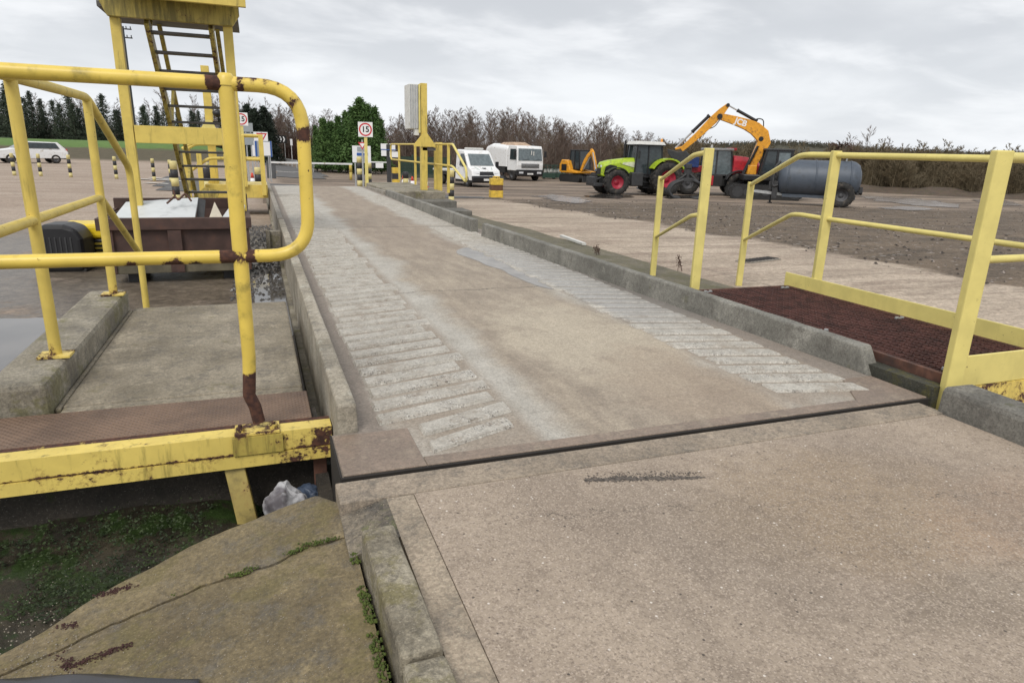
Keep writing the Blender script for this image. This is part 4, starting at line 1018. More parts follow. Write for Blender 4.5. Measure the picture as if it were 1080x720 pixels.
# leaf litter on the sloping slab
mb = MB()
def blobs(a, b, n, wd):
    for k in range(n):
        f = rnd.random(); px = a[0]+(b[0]-a[0])*f+rnd.gauss(0, wd); py = a[1]+(b[1]-a[1])*f+rnd.gauss(0, wd*.6)
        q = onslab(px, py); s_ = rnd.uniform(.002, .0065)
        for j in range(5):
            e_ = s_*rnd.uniform(.3, .7); mb.lathe([(0, -e_*.5), (e_, 0), (e_*.7, e_*.6), (0, e_)], q+Vector((rnd.uniform(-1, 1)*s_*1.6, rnd.uniform(-1, 1)*s_*1.6, e_*.4)), n=4, smooth=False)
blobs((103, 628), (146, 616), 30, 2.4); blobs((110, 626), (122, 622), 12, 1.5); blobs((70, 704), (136, 680), 55, 2.6); blobs((55, 665), (88, 656), 22, 2.2); blobs((58, 690), (84, 708), 26, 6)
t = NT('dead_catkins'); c = t.mix(t.noise(60, 3), (.030, .011, .010), (.07, .028, .024)); t.out(c, .85)
tag(mb.build('leaf_litter', t.m, loc=onslab(100, 660)), kind='stuff', label='dark red fallen catkins lying in strings on the brown slab', cat='litter')
mb = MB()
for k in range(700):
    q = onslab(rnd.uniform(-20, 410), rnd.uniform(590, 760)); 
    if q.x > .2: continue
    s_ = rnd.uniform(.0008, .0024); mb.lathe([(0, -s_), (s_, 0), (0, s_)], q+Vector((0, 0, s_*.3)), n=4, smooth=False)
for k in range(260):
    q = onslab(rnd.uniform(-60, 85), rnd.uniform(650, 725)); s_ = rnd.uniform(.001, .0032); mb.lathe([(0, -s_), (s_, 0), (0, s_)], q+Vector((0, 0, s_*.3)), n=5, smooth=False)
tag(mb.build('grit', plain('grit_stone', (.24, .21, .17), .8, 0, .5, 60), loc=onslab(200, 650)), kind='stuff', label='pale grit scattered on the brown slab', cat='grit')
# black plastic sheet at the very bottom left
mb = MB(); n = 24; vs = []
for k in range(n+1):
    f = k/n; px = -40+250*f
    for j, (py, dz) in enumerate(((716-3*math.sin(f*3), .0), (722, .018+.006*math.sin(f*17)), (760, .02))):
        q = onslab(px, py+2*math.sin(f*9)); vs.append(q+Vector((0, 0, dz+.004)))
mb.add(vs, [(3*k+i, 3*k+i+1, 3*k+i+4, 3*k+i+3) for k in range(n) for i in range(2)], 0, True)
o = mb.build('plastic_sheet', plain('slate_plastic', (.05, .052, .062), .45), loc=onslab(100, 730)); tag(o, 'dark slate plastic sheet edge at the bottom left corner on the slab', 'sheet')
s_ = o.modifiers.new('thick', 'SOLIDIFY'); s_.thickness = .006
q = G(676, 505, 0)
# scuffed tarmac smear on the apron
mb = MB()
for k in range(1500):
    f = rnd.random(); px = 618+122*f+rnd.gauss(0, 2); py = 506-3*f+2.2*mnoise.noise((f*5, 3, 0))+rnd.gauss(0, .3+1.7*math.sin(math.pi*min(1, f*.9+.12))*(.6+.6*mnoise.noise((f*9, 1, 0))))
    if rnd.random() < .12: py -= rnd.uniform(0, 7)
    q = G(px, py, 0); s_ = rnd.uniform(.0012, .0048); mb.lathe([(0, -.001), (s_, .0008), (s_*.6, .002), (0, .0025)], q, n=6, smooth=False)
tag(mb.build('tar_smear', plain('tar', (.10, .085, .072), .8, 0, .5, 60), loc=G(676, 505, 0)), kind='stuff', label='grey smear of broken tarmac crumbs on the apron', cat='tar')
# ------------------------------------------------------------------ helpers for the mid distance
def atX(px, py, X):
    d = ray(px, py); return EYE + d*(X/d.x)
def spot(px, D):
    d = ray(px, 165.0); k = D/math.sqrt(d.x*d.x+d.y*d.y)*1.0
    x, y = d.x*D, d.y*D
    return Vector((x, y, H(x, y)))
def head(q, a):
    d = Vector((q.x, q.y)).normalized(); r = Vector((d.y, -d.x)); f = -d*math.cos(R_(a))+r*math.sin(R_(a)); return math.atan2(f.y, f.x)
def zat(py, px, q): return atY(px, py, q.y).z

# ------------------------------------------------------------------ right far platform with display
rp = thing('display_platform', 'stepped concrete platform with yellow railing and a tall grey display box on a column', 'platform', (4.2, 19, H(4.2, 19)))
mb = MB(); x0, x1 = 3.275, 4.78; zt_ = .10
mb.box(x0, x1, 18.0, 22.8, -.9, zt_); mb.build('plinth', M['conc_moss'], rp, bevel=.02)
mb = MB(); mb.box(x0, x1+.1, 17.2, 17.99, -.9, zt_-.19); mb.box(x0+.1, x1+.25, 16.3, 17.19, -.9, zt_-.36); mb.build('steps', M['conc_dark'], rp, bevel=.02)
XR = 4.74
a = atX(412, 150, XR); b = atX(477, 152, XR)
zr1 = 1.34; zr2 = .80
mb = MB(); mb.tube([(XR, b.y+.1, zr1), (XR, a.y, zr1), (XR, a.y, zr2), (XR, b.y+.1, zr2)], .030, 10, fillet=.18); mb.build('rail', M['yel'], rp)
mb = MB(); mb.tube([(XR, b.y+.1, zr1), (XR, b.y-.05, zr1), (XR+.02, 15.95, .76), (XR+.02, 15.95, .44), (XR, b.y-.1, zr2-.02), (XR, b.y+.1, zr2)], .030, 10, fillet=.15); mb.build('stair_rail', M['yel_pale'], rp)
for px in (421, 438, 459, 473):
    q = atX(px, 170, XR); mb = MB(); mb.bar((XR, q.y, zt_), (XR, q.y, zr1), .065, .065, up=(0, 1, 0), seg=12); mb.build('post', M['yel'], rp, bevel=.004)
cX, cY = 4.355, 18.75
mb = MB(); zc_ = atY(444, 88, cY).z; mb.bar((cX, cY, zt_), (cX, cY, zc_), .17, .20, up=(0, 1, 0), seg=40, w=.03); mb.build('column', M['yel'], rp, bevel=.006)
mb = MB(); mb.bar((4.86, 19.1, zt_-.4), (4.86, 19.1, atY(456, 150, 19.1).z), .19, .19, up=(0, 1, 0), seg=20, w=.03); mb.build('column', M['yel'], rp, bevel=.006)
mb = MB(); zz = atY(448, 154, cY).z; mb.prism([(cX-.02, zz+.36), (cX+.05, zz+.36), (cX+.3, zz+.03), (cX+.3, zz-.02), (cX-.3, zz-.02), (cX-.3, zz+.03)], cY-.14, cY-.11, 'xz', w=.05); mb.build('gusset', M['yel'], rp)
mb = MB(); mb.box(cX-.05, cX+.32, cY-.10, cY+.14, zz-.12, zz-.04); mb.build('underside_shade', M['steel'], rp)  # dark box standing in for the shade under the gusset
bx0 = atY(431, 110, cY).x; bx1 = atY(440.5, 110, cY).x; z1 = atY(436, 89, cY).z; z0 = atY(436, 136, cY).z
mb = MB(); mb.box(bx0, bx1, cY-.10, cY+.55, z0, z1); db = mb.build('display_box', M['offwhite'], rp, bevel=.01)
mb = MB()
for k in range(4): mb.box(bx0+.015+k*.062, bx0+.05+k*.062, cY-.112, cY-.1005, z0+.02, z1-.02)
mb.build('slat_panel', M['galv'], db)
mb = MB(); mb.box(bx1+.002, bx1+.045, cY-.13, cY+.2, z0-.1, z1); mb.build('mount_plate', M['yel_pale'], db)
mb = MB(); mb.box(bx0+.14, bx0+.26, cY-.08, cY+.1, z0-.17, z0-.003); mb.build('junction_box', M['offwhite'], db, bevel=.01)

# ------------------------------------------------------------------ bollards
M['yb'] = plain('bollard_cream', (.62, .54, .24), .6, 0, .08, 9, (.35, .30, .18), 8, .55, .8); M['kb'] = plain('bollard_black', (.028, .028, .032), .6, 0, .2)
M['wb'] = plain('bollard_white', (.70, .68, .60), .6, 0, .06)
def bollard(px, D, hgt, r, label, group=None, bands=5, q=None, first=0, wcol='yb'):
    q = q or spot(px, D)
    o = thing('bollard', label, 'bollard', q, 0, group)
    for k in range(bands):
        mb = MB(); a, b = hgt*k/bands, hgt*(k+1)/bands
        if k == bands-1: prof = [(0, a), (r, a), (r, b-.03), (r*.8, b), (0, b)]
        else: prof = [(0, a), (r, a), (r, b), (0, b)]
        mb.lathe(prof, q, n=14); mb.build('band', M['kb' if (k+first) % 2 == 1 else wcol], o)
    return o
for px in (71.7, 96.7, 120, 160, 178, 218): bollard(px, 30.5, 1.0, .075, 'slim black and cream striped bollard in the row below the grass bank', 'striped bollards along the grass bank')
for px in (12, 40): bollard(px, 30.5, 1.0, .075, 'slim black and cream striped bollard in the row below the grass bank', 'striped bollards along the grass bank')
bollard(183, 15.5, 1.15, .10, 'thick bollard in black and yellow bands at the foot of the tower ladder', None, 5, P(187, 214))
bollard(216, 16.5, 1.0, .10, 'black topped yellow bollard seen between the ladder steps', None, 3, spot(216, 17.6), 1)
bollard(256, 27, 1.0, .11, 'striped bollard left of a cone behind the left railed platform', None, 4, spot(256, 24), 1)
bollard(270.5, 27, 1.0, .11, 'striped bollard right of a cone behind the left railed platform', None, 4, spot(270.5, 24), 1)
bollard(379, 22, .95, .085, 'striped bollard just left of the right speed sign post', None, 5, Vector((atY(379.5, 190, 23.0).x, 23.0, -.05)))
bollard(390, 24, .9, .075, 'striped bollard half hidden behind the right speed sign post', None, 5, Vector((atY(389.8, 190, 23.6).x, 23.6, -.2)), 0)
bollard(427, 24, 1.0, .11, 'striped bollard behind the display platform railing', None, 4, spot(427.5, 25.5))
q = P(476, 214); bollard(476, 16, 1.12, .10, 'striped bollard at the corner of the display platform steps', None, 5, q, 0)
q = spot(369.3, 45.5); o = bollard(369, 46, 1.05, .10, 'plain yellow post where the barrier arm rests', None, 2, q, 0); 
for c in kids(o): c.data.materials[0] = M['yel']
# yellow concrete block with a brown band
q = spot(524, 28.3)
o = thing('marker_block', 'squat yellow block with a brown band standing in the yard before the white van', 'marker block', q, head(q, 12))
M['yblock'] = plain('block_yellow', (.66, .45, .06), .7, 0, .15, 8, (.30, .20, .06), 6, .5, .72)
for k, (a, b, m) in enumerate(((0, .30, 'yblock'), (.302, .53, 'brownband'), (.532, .80, 'yblock'))):
    if m == 'brownband' and m not in M: M[m] = plain('brown_band', (.12, .06, .035), .8)
    mb = MB(); mb.xf = mworld(o); e = .015*(k % 2)
    mb.prism([(-.27+e, -.22), (-.22+e, -.27+e), (.22-e, -.27+e), (.27-e, -.22), (.27-e, .22), (.22-e, .27-e), (-.22+e, .27-e), (-.27+e, .22)], a, b, 'xy'); mb.build('band', M[m], o, bevel=.015)
mb = MB(); mb.xf = mworld(o)
for x in (-.2, .17): mb.tube([(x, -.1, .80), (x, -.1, .87), (x, .1, .87), (x, .1, .80)], .018, 8, fillet=.05)
mb.build('lifting_eye', M['yblock'], o)

# ------------------------------------------------------------------ signs
M['signwhite'] = plain('sign_white', (.80, .80, .80), .45, 0, .02); M['signred'] = plain('sign_red', (.55, .02, .03), .45, 0, .02); M['signblack'] = plain('sign_black', (.012, .012, .012), .5)
M['signblue'] = plain('sign_blue', (.03, .10, .34), .45, 0, .05); M['signgrey'] = plain('sign_back', (.33, .36, .37), .55, .2, .05)
def facing(o): return head(o, 0)
def speed_sign(q, top, label, lean=0.0):
    yaw = head(q, 0)+math.pi/2
    o = thing('speed_sign', label, 'road sign', q, yaw, None); X = mworld(o)
    h_ = top-q.z
    mb = MB(); mb.xf = X; mb.bar((0, 0, 0), (0, 0, h_-.02), .10, .10, up=(0, 1, 0), seg=20, w=.02); mb.build('post', M['yel_pale'], o, bevel=.004)
    mb = MB(); mb.xf = X; mb.box(-.225, .225, -.075, -.06, h_-.45, h_); pl = mb.build('plate', M['signwhite'], o, bevel=.004)
    mb = MB(); mb.xf = X; n = 40; vs = []; zc = h_-.225
    for r in (.20, .158):
        for y in (-.0765, -.079):
            for k in range(n): vs.append((r*math.cos(2*math.pi*k/n), y, zc+r*math.sin(2*math.pi*k/n)))
    f = []
    for k in range(n):
        j = (k+1) % n; f += [(n+k, n+j, 3*n+j, 3*n+k), (k, n+k, n+j, j), (2*n+k, 2*n+j, 3*n+j, 3*n+k)]
    mb.add(vs, f); mb.build('red_ring', M['signred'], pl)
    m4 = X @ Matrix.Translation((0, -.0785, zc)) @ Matrix.Rotation(math.pi/2, 4, 'X')
    lettering('number', '15', .24, m4, M['signblack'], pl, .006); return o
q = Vector((atY(387, 190, 22.3).x, 22.3, -.06)); speed_sign(q, atY(387, 129, 22.3).z, 'square 15 speed limit sign on a yellow post at the right end of the weighbridge')
q = spot(257.5, 24.5); q = Vector((q.x, q.y, q.z)); speed_sign(q, atY(257, 119, q.y).z, 'square 15 speed limit sign on a pale post behind the left railed platform')

def board(name, label, cat, px, D, parts, posts=((-.5,), (.5,)), top=None, yaw=0.0, pm='galv', group=None, pw=.06):
    """parts: (px0, py0, px1, py1, material, name); heights are taken from the picture rows at that distance"""
    q = spot(px, D); o = thing(name, label, cat, q, head(q, yaw)+math.pi/2, group); X = mworld(o); sc = D/FPX
    hz = 152+.03*(px-269)
    def zz(py): return EYE.z-(py-hz)*sc-q.z
    tops = [zz(p[1]) for p in parts]
    for k, (x,) in enumerate(posts):
        mb = MB(); mb.xf = X; mb.bar((x, 0, 0), (x, 0, max(tops)-.03), pw, pw, up=(0, 1, 0)); mb.build('post', M[pm], o)
    for k, p in enumerate(parts):
        mb = MB(); mb.xf = X; y = -.035-.006*k; mb.box((p[0]-px)*sc, (p[2]-px)*sc, y-.02, y, zz(p[3]), zz(p[1])); mb.build(p[5], M[p[4]], o, bevel=.004)
    return o, X, zz, sc
board('notice_board', 'white notice board with blue panel behind the right speed sign', 'notice board', 381.5, 30, [(372, 154, 391, 171, 'signwhite', 'panel'), (377, 155, 386, 160, 'signgrey', 'print_panel'), (376.5, 161, 388, 164, 'signblue', 'print_panel'), (377, 164.4, 386, 170, 'signgrey', 'print_panel')], ((-.3,), (.3,)))
def triangle_sign(px, py, D, size, label, q=None):
    q = q or spot(px, D); o = thing('give_way_sign', label, 'road sign', q, head(q, 0)+math.pi/2); X = mworld(o); z = atY(px, py, q.y).z-q.z
    mb = MB(); mb.xf = X; mb.cyl((0, 0, 0), (0, 0, z+.2), .035, n=8); mb.build('post', M['galv'], o)
    mb = MB(); mb.xf = X; s_ = size; tri = [(-s_, z+s_*.6), (s_, z+s_*.6), (0, z-s_*1.1)]; mb.prism(tri, -.06, -.045, 'xz'); pl = mb.build('plate', M['signred'], o)
    mb = MB(); mb.xf = X; mb.prism([(-s_*.62, z+s_*.38), (s_*.62, z+s_*.38), (0, z-s_*.66)], -.064, -.0605, 'xz'); mb.build('white_centre', M['signwhite'], pl); return o
triangle_sign(382.5, 153, 27, .17, 'small red and white give way triangle beside the right speed sign post')
triangle_sign(277.5, 144, 36, .28, 'red give way triangle on the white board by the left gate cabin')
board('notice_board', 'cluster of white notice panels on a dark post left of the display platform', 'notice board', 411, 36, [(402, 152, 409, 157.5, 'signwhite', 'panel'), (410.5, 152, 417, 159, 'signwhite', 'panel'), (402.3, 158, 410, 164.5, 'signwhite', 'panel'), (411, 159.8, 420, 165.5, 'signwhite', 'panel'), (402, 157.6, 418, 158.4, 'signblue', 'blue_strip')], ((-.1,), (.0,)), pm='dark', pw=.14)
board('gate_board', 'tall white board with blue edge posts by the barrier on the left', 'notice board', 277, 38, [(267, 149, 287, 164.5, 'signgrey', 'panel'), (267, 149, 270, 164.5, 'signwhite', 'panel'), (276, 150, 285, 163.5, 'signwhite', 'panel'), (270.2, 149, 272, 165, 'signblue', 'blue_strip'), (285.3, 149, 286.6, 165, 'signblue', 'blue_strip')], ((-.4,), (.4,)))
board('gate_board', 'white upper board behind the give way triangle on the left', 'notice board', 277.5, 39.5, [(269.5, 140, 283.5, 149, 'signwhite', 'panel')], ((-.3,), (.3,)))
board('sign_back', 'grey back of a tall road sign behind the left speed sign', 'road sign', 263.5, 30, [(259, 131, 268.5, 140, 'signgrey', 'panel'), (259.5, 141, 268.3, 153, 'signgrey', 'panel')], ((-.1,), (.1,)))
o, X, zz, sc = board('chevron_sign', 'black sign with white chevrons at the far road bend', 'road sign', 297.5, 82, [(292, 143.5, 303, 151, 'signblack', 'panel')], ((-.4,), (.4,)))
for k in range(3):
    x = (294+k*3.2-297.5)*sc; zc = zz(147.2); mb = MB(); mb.xf = X; w_ = .13; s_ = .26
    mb.prism([(x-s_/2, zc+.3), (x-s_/2+w_, zc+.3), (x+s_/2, zc), (x-s_/2+w_, zc-.3), (x-s_/2, zc-.3), (x+s_/2-w_, zc)], -.066, -.0565, 'xz'); mb.build('chevron', M['signwhite'], o)
board('marker_post', 'small white marker post by the far road bend', 'marker post', 308, 78, [(307, 147, 309.3, 153.5, 'signwhite', 'panel')], ((0,),), pm='white')

# barrier, cabinet, cones
q0 = spot(285, 43); q1 = spot(369.3, 45.2)
br = thing('barrier', 'white lifting arm barrier across the site road with a grey drive cabinet', 'barrier', q0)
mb = MB(); mb.xf = mworld(br); mb.box(-.28, .28, -.25, .25, 0, 1.1); cb_ = mb.build('cabinet', plain('cabinet_grey', (.085, .09, .095), .5), br, bevel=.03)
mb = MB(); mb.xf = mworld(br); mb.box(-.3, .3, -.27, .27, 1.1, 1.14); mb.build('cabinet_lid', M['dark'], cb_)
mb = MB(); za_ = 1.02; mb.bar((q0.x, q0.y-.32, q0.z+za_), (q1.x+.1, q1.y-.1, q1.z+1.08), .06, .11, seg=30); mb.build('arm', M['white'], br)
board('side_rail', 'low white railing with a white panel behind the right speed sign', 'railing', 400, 36, [(391, 170, 408.5, 171.2, 'white', 'rail'), (396, 171.5, 404, 176.5, 'signwhite', 'panel'), (391.5, 171.5, 395, 176.5, 'kb', 'panel')], ((-.46,), (.42,)), pm='white')
for i, (px, py0, px1, py1, D, lab) in enumerate(((299, 154.5, 313, 157, 70, 'short grey crash barrier section at the far bend'), (312, 158, 331, 164, 60, 'longer grey crash barrier along the right side of the far road'))):
    a = spot(px, D+4); b = spot(px1, D-4); o = thing('crash_barrier', lab, 'crash barrier', a)
    mb = MB(); mb.bar(a+Vector((0, 0, .6)), b+Vector((0, 0, .6)), .05, .3, seg=10); mb.build('rail', M['galv'], o)
    for k in range(4):
        c0 = a.lerp(b, (k+.1)/3.3); mb = MB(); mb.bar(c0, c0+Vector((0, 0, .7)), .08, .08, up=(0, 1, 0)); mb.build('post', M['galv'], o)
M['cone'] = plain('cone_red', (.62, .06, .03), .55, 0, .06)
def cone(q, label, group=None, h=.75):
    o = thing('traffic_cone', label, 'traffic cone', q, 0, group)
    mb = MB(); mb.cbox((q.x, q.y, q.z+.02), .40, .40, .04); mb.build('base', M['black'], o, bevel=.01)
    for a, b, m, nm in ((.04, .32, 'cone', 'body'), (.321, .55, 'signwhite', 'reflective_sleeve'), (.551, h, 'cone', 'tip')):
        r = lambda z: .16-.125*(z/h)
        mb = MB(); mb.lathe([(0, a), (r(a), a), (r(b), b), (0, b)], q, n=16); mb.build(nm, M[m], o)
    return o
for px, lab in ((425, 'leftmost of the traffic cones behind the platform railing'), (429.3, 'second traffic cone from the left behind the platform railing'), (434.5, 'middle traffic cone behind the platform railing'), (437.7, 'traffic cone just left of the yellow columns'), (449.3, 'traffic cone seen between the two yellow columns')):
    cone(spot(px, 33 if px < 432 else 31), lab)
cone(spot(264.5, 26), 'traffic cone between two striped bollards behind the left platform')
# striped block by the railing
q = spot(417, 33); o = thing('marker_block', 'short post of stacked black and yellow bands left of the display platform', 'marker block', q)
for k in range(4):
    mb = MB(); mb.cbox((q.x, q.y, q.z+.14+.28*k), .36-.03*(k % 2), .36, .279); mb.build('band', M['yblock' if k % 2 else 'kb'], o, bevel=.01)
# dark green mesh fence
fa, fb = spot(421, 50), spot(475, 52)
fn = thing('mesh_fence', 'dark green mesh fence panels in front of the bare wood behind the cones', 'fence', fa)
M['green'] = plain('dark_green', (.018, .05, .035), .6)
mb = MB(); n = 120
for k in range(n+1):
    c0 = fa.lerp(fb, k/n); mb.bar(c0+Vector((0, 0, .05)), c0+Vector((0, 0, 1.6)), .022, .022, up=(0, 1, 0))
for k in range(8): mb.bar(fa+Vector((0, .03, .1+.21*k)), fb+Vector((0, .03, .1+.21*k)), .022, .022)
mb.build('mesh_panel', M['green'], fn)
for k in range(5):
    c0 = fa.lerp(fb, k/4); mb = MB(); mb.bar(c0, c0+Vector((0, 0, 1.75)), .08, .08, up=(0, 1, 0)); mb.build('post', M['green'], fn)
# telegraph pole behind the tower
q = spot(146, 74); q.z = H(q.x, q.y); tp = thing('telegraph_pole', 'thin dark telegraph pole with two crossarms behind the tower leg', 'pole', q)
ztp_ = atY(131, 28, q.y).z
mb = MB(); mb.cyl(q, (q.x, q.y, ztp_), .16, .10, 8); mb.build('pole', M['dark'], tp)
for dz in (.25, 1.1):
    mb = MB(); mb.bar((q.x-.8, q.y, ztp_-dz), (q.x+.8, q.y, ztp_-dz), .1, .12); ca = mb.build('crossarm', M['dark'], tp)
    mb = MB()
    for x in (-.7, -.3, .3, .7): mb.cyl((q.x+x, q.y, ztp_-dz+.06), (q.x+x, q.y, ztp_-dz+.28), .05, n=6)
    mb.build('insulator', M['dark'], ca)
# ------------------------------------------------------------------ vehicles (built facing +X, ground at z 0)
M['tyre'] = M['rubber']; M['hub_grey'] = plain('hub_grey', (.10, .10, .105), .6, .2, .2); M['hub_red'] = plain('hub_red', (.34, .018, .04), .5, 0, .15)
M['lamp'] = plain('lamp_lens', (.62, .64, .66), .15); M['amber'] = plain('amber_lens', (.75, .30, .02), .3); M['undf'] = plain('chassis_black', (.02, .02, .02), .7)
M['plate_no'] = plain('number_plate_white', (.75, .75, .72), .5)
def wheel(par, X, x, y, r, w, hub='hub_grey', lugs=0, out=1, hubr=.55):
    mb = MB(); mb.xf = X
    prof = [(r*hubr, -w/2), (r*.86, -w/2), (r*.97, -w*.38), (r, -w*.2), (r, w*.2), (r*.97, w*.38), (r*.86, w/2), (r*hubr, w/2), (r*hubr, -w/2)]
    mb.lathe(prof, (x, y, r), 'y', 28)
    if lugs:
        for k in range(lugs):
            a = 2*math.pi*k/lugs
            for s_ in (-1, 1):
                aa = a+(math.pi/lugs if s_ > 0 else 0); ca, sa = math.cos(aa), math.sin(aa); ca2, sa2 = math.cos(aa+.22), math.sin(aa+.22)
                mb.bar((x+ca*r*1.0, y+s_*w*.04, r+sa*r*1.0), (x+ca2*r*.985, y+s_*w*.46, r+sa2*r*.985), r*.055, r*.055, up=(ca, 0, sa))
    tw_ = mb.build('wheel', M['tyre'], par)
    mb = MB(); mb.xf = X; s_ = out
    mb.lathe([(0, s_*w*.10), (r*.16, s_*w*.12), (r*.18, s_*w*.02), (r*hubr*.72, s_*w*.08), (r*hubr*.9, s_*w*.36), (r*hubr, s_*w*.40), (r*hubr*1.02, s_*w*.30), (r*hubr*1.0, -s_*w*.4), (0, -s_*w*.4)], (x, y, r), 'y', 24); mb.build('rim', M[hub], tw_)
    return tw_
def loft(mb, secs, mi=0, smooth=False, cap=True):
    n = len(secs[0]); vs = [p for s_ in secs for p in s_]; fs = []
    for k in range(len(secs)-1):
        for i in range(n): fs.append((k*n+i, k*n+(i+1) % n, (k+1)*n+(i+1) % n, (k+1)*n+i))
    if cap: fs += [tuple(range(n-1, -1, -1)), tuple((len(secs)-1)*n+i for i in range(n))]
    mb.add(vs, fs, mi, smooth)
def part(name, mat, par, X, fn, bevel=0.0, seg=2):
    mb = MB(); mb.xf = X; fn(mb); return mb.build(name, mat, par, bevel=bevel, seg=seg)
def quadplate(mb, pts, th):   # thin solid plate from a planar polygon
    pts = [Vector(p) for p in pts]; n_ = (pts[1]-pts[0]).cross(pts[2]-pts[0]).normalized()*th; m = len(pts)
    mb.add([p-n_*.2 for p in pts]+[p+n_ for p in pts], [tuple(range(m-1, -1, -1)), tuple(range(m, 2*m))]+[(i, (i+1) % m, m+(i+1) % m, m+i) for i in range(m)])

# white flatbed van
q = spot(491, 43.0); van = thing('flatbed_van', 'white flatbed van with a roof light bar parked nose towards the weighbridge', 'van', q, head(q, 26)); X = mworld(van)
W = .98
def cabbody(mb):
    prof = [(2.95, .42), (3.02, .70), (2.90, 1.02), (2.42, 1.22), (1.75, 2.06), (1.55, 2.20), (.55, 2.24), (.50, .42)]
    m = [(p[0], p[1]) for p in prof]
    secs = []
    for y, kx, kz in ((-W, .0, .0), (-W*.93, 1, 1), (W*.93, 1, 1), (W, 0, 0)):
        s_ = []
        for (x, z) in m:
            tz = max(0, (z-1.2)/1.0)*.10
            yy = y*(1-tz*.9); s_.append((x-(.06 if kx == 0 and x > 2 else 0), yy, z-(.05 if kz == 0 and z > 2 else 0)))
        secs.append(s_)
    loft(mb, secs)
part('cab', M['white'], van, X, cabbody, .03)
part('windscreen', M['glass_pale'], van, X, lambda mb: quadplate(mb, [(2.37, -.80, 1.30), (2.37, .80, 1.30), (1.84, .74, 1.98), (1.84, -.74, 1.98)], .02))
for s_ in (-1, 1):
    part('side_window', M['glass'], van, X, lambda mb: quadplate(mb, [(2.12, s_*.985, 1.28), (1.15, s_*.985, 1.28), (1.15, s_*.90, 1.98), (1.68, s_*.90, 1.98)][::s_], .012))
    part('mirror', M['black'], van, X, lambda mb: (mb.cbox((2.15, s_*1.16, 1.38), .10, .22, .34), mb.bar((2.1, s_*.96, 1.3), (2.14, s_*1.08, 1.34), .05, .05)), .03)
    part('headlight', M['lamp'], van, X, lambda mb: quadplate(mb, [(2.99, s_*.52, .82), (2.93, s_*.93, .86), (2.72, s_*.93, 1.08), (2.80, s_*.62, 1.0)][::s_], .03))
    part('bonnet_stripe', plain('pale_green_stripe', (.42, .52, .46), .5), van, X, lambda mb: quadplate(mb, [(2.84, s_*.42, 1.072), (2.84, s_*.46, 1.072), (2.46, s_*.60, 1.225), (2.46, s_*.56, 1.225)], .008))
part('bumper', M['black'], van, X, lambda mb: mb.prism([(2.93, .30), (3.10, .34), (3.13, .62), (3.03, .70), (2.9, .70)], -1.0, 1.0, 'xz'), .04)
part('grille', M['black'], van, X, lambda mb: quadplate(mb, [(3.015, -.5, .74), (3.015, .5, .74), (2.945, .45, .95), (2.945, -.45, .95)], .02))
part('badge', M['dark'], van, X, lambda mb: mb.lathe([(0, .02), (.13, .02), (.13, 0)], (2.62, 0, 1.155), 'z', 16))
part('number_plate', M['plate_no'], van, X, lambda mb: mb.box(3.132, 3.142, -.27, .27, .42, .54))
part('light_bar', M['offwhite'], van, X, lambda mb: (mb.cbox((1.2, 0, 2.30), .34, 1.2, .11),), .04)
part('chassis', M['undf'], van, X, lambda mb: (mb.box(-2.9, 2.7, -.42, .42, .42, .62), mb.box(.4, 2.9, -.9, .9, .28, .5)))
part('load_bed', M['offwhite'], van, X, lambda mb: (mb.box(-2.9, .40, -1.05, 1.05, .86, .98),), .01)
part('bed_frame', M['undf'], van, X, lambda mb: (mb.box(-2.85, .4, -1.0, 1.0, .63, .855),))
part('headboard', M['dark'], van, X, lambda mb: (mb.box(.36, .44, -1.0, 1.0, .99, 1.30),))
for x in (2.2, -1.6):
    for s_ in (-1, 1): wheel(van, X, x, s_*.86, .36, .24, out=s_)

# white road sweeper truck
q = spot(540, 54.5); tr = thing('sweeper_truck', 'white road sweeper truck with a tank body and black bumper beside the wood', 'truck', q, head(q, 28)); X = mworld(tr)
W = 1.16
def tcab(mb):
    prof = [(3.05, .78), (3.10, 1.22), (3.06, 1.60), (2.96, 2.45), (2.84, 2.66), (1.45, 2.70), (1.40, .78)]
    loft(mb, [[(x, y*(1-.04*max(0, z-1.6)), z) for x, z in prof] for y in (-W, -W*.96, W*.96, W)])
part('cab', M['white'], tr, X, tcab, .04)
part('windscreen', M['glass_pale'], tr, X, lambda mb: quadplate(mb, [(3.075, -1.06, 1.56), (3.075, 1.06, 1.56), (2.965, 1.02, 2.46), (2.965, -1.02, 2.46)], .02))
part('dash_card', M['offwhite'], tr, X, lambda mb: (mb.box(3.07, 3.082, .05, .13, 2.0, 2.3), mb.box(3.07, 3.082, .25, .33, 1.95, 2.25)))
for s_ in (-1, 1):
    part('side_window', M['glass'], tr, X, lambda mb: quadplate(mb, [(2.85, s_*1.165, 1.62), (1.85, s_*1.165, 1.62), (1.85, s_*1.13, 2.42), (2.78, s_*1.13, 2.42)][::s_], .012))
    part('mirror', M['black'], tr, X, lambda mb: (mb.cbox((3.05, s_*1.36, 2.05), .10, .20, .46), mb.bar((2.95, s_*1.15, 2.3), (3.05, s_*1.32, 2.28), .04, .04)), .03)
    part('headlight', M['lamp'], tr, X, lambda mb: mb.box(3.11, 3.14, s_*.62 if s_ > 0 else -1.0, s_*1.0 if s_ > 0 else -.62, .58, .72))
part('wiper', M['black'], tr, X, lambda mb: (mb.bar((3.095, -.7, 1.58), (3.09, -.1, 1.68), .02, .02), mb.bar((3.095, .3, 1.58), (3.09, .9, 1.68), .02, .02)))
part('grille', M['dark'], tr, X, lambda mb: [mb.box(3.10, 3.116, -.8, .8, 1.02+.085*k, 1.07+.085*k) for k in range(4)])
part('bumper', M['black'], tr, X, lambda mb: mb.prism([(2.9, .38), (3.12, .40), (3.14, .86), (2.9, .90)], -1.17, 1.17, 'xz'), .05)
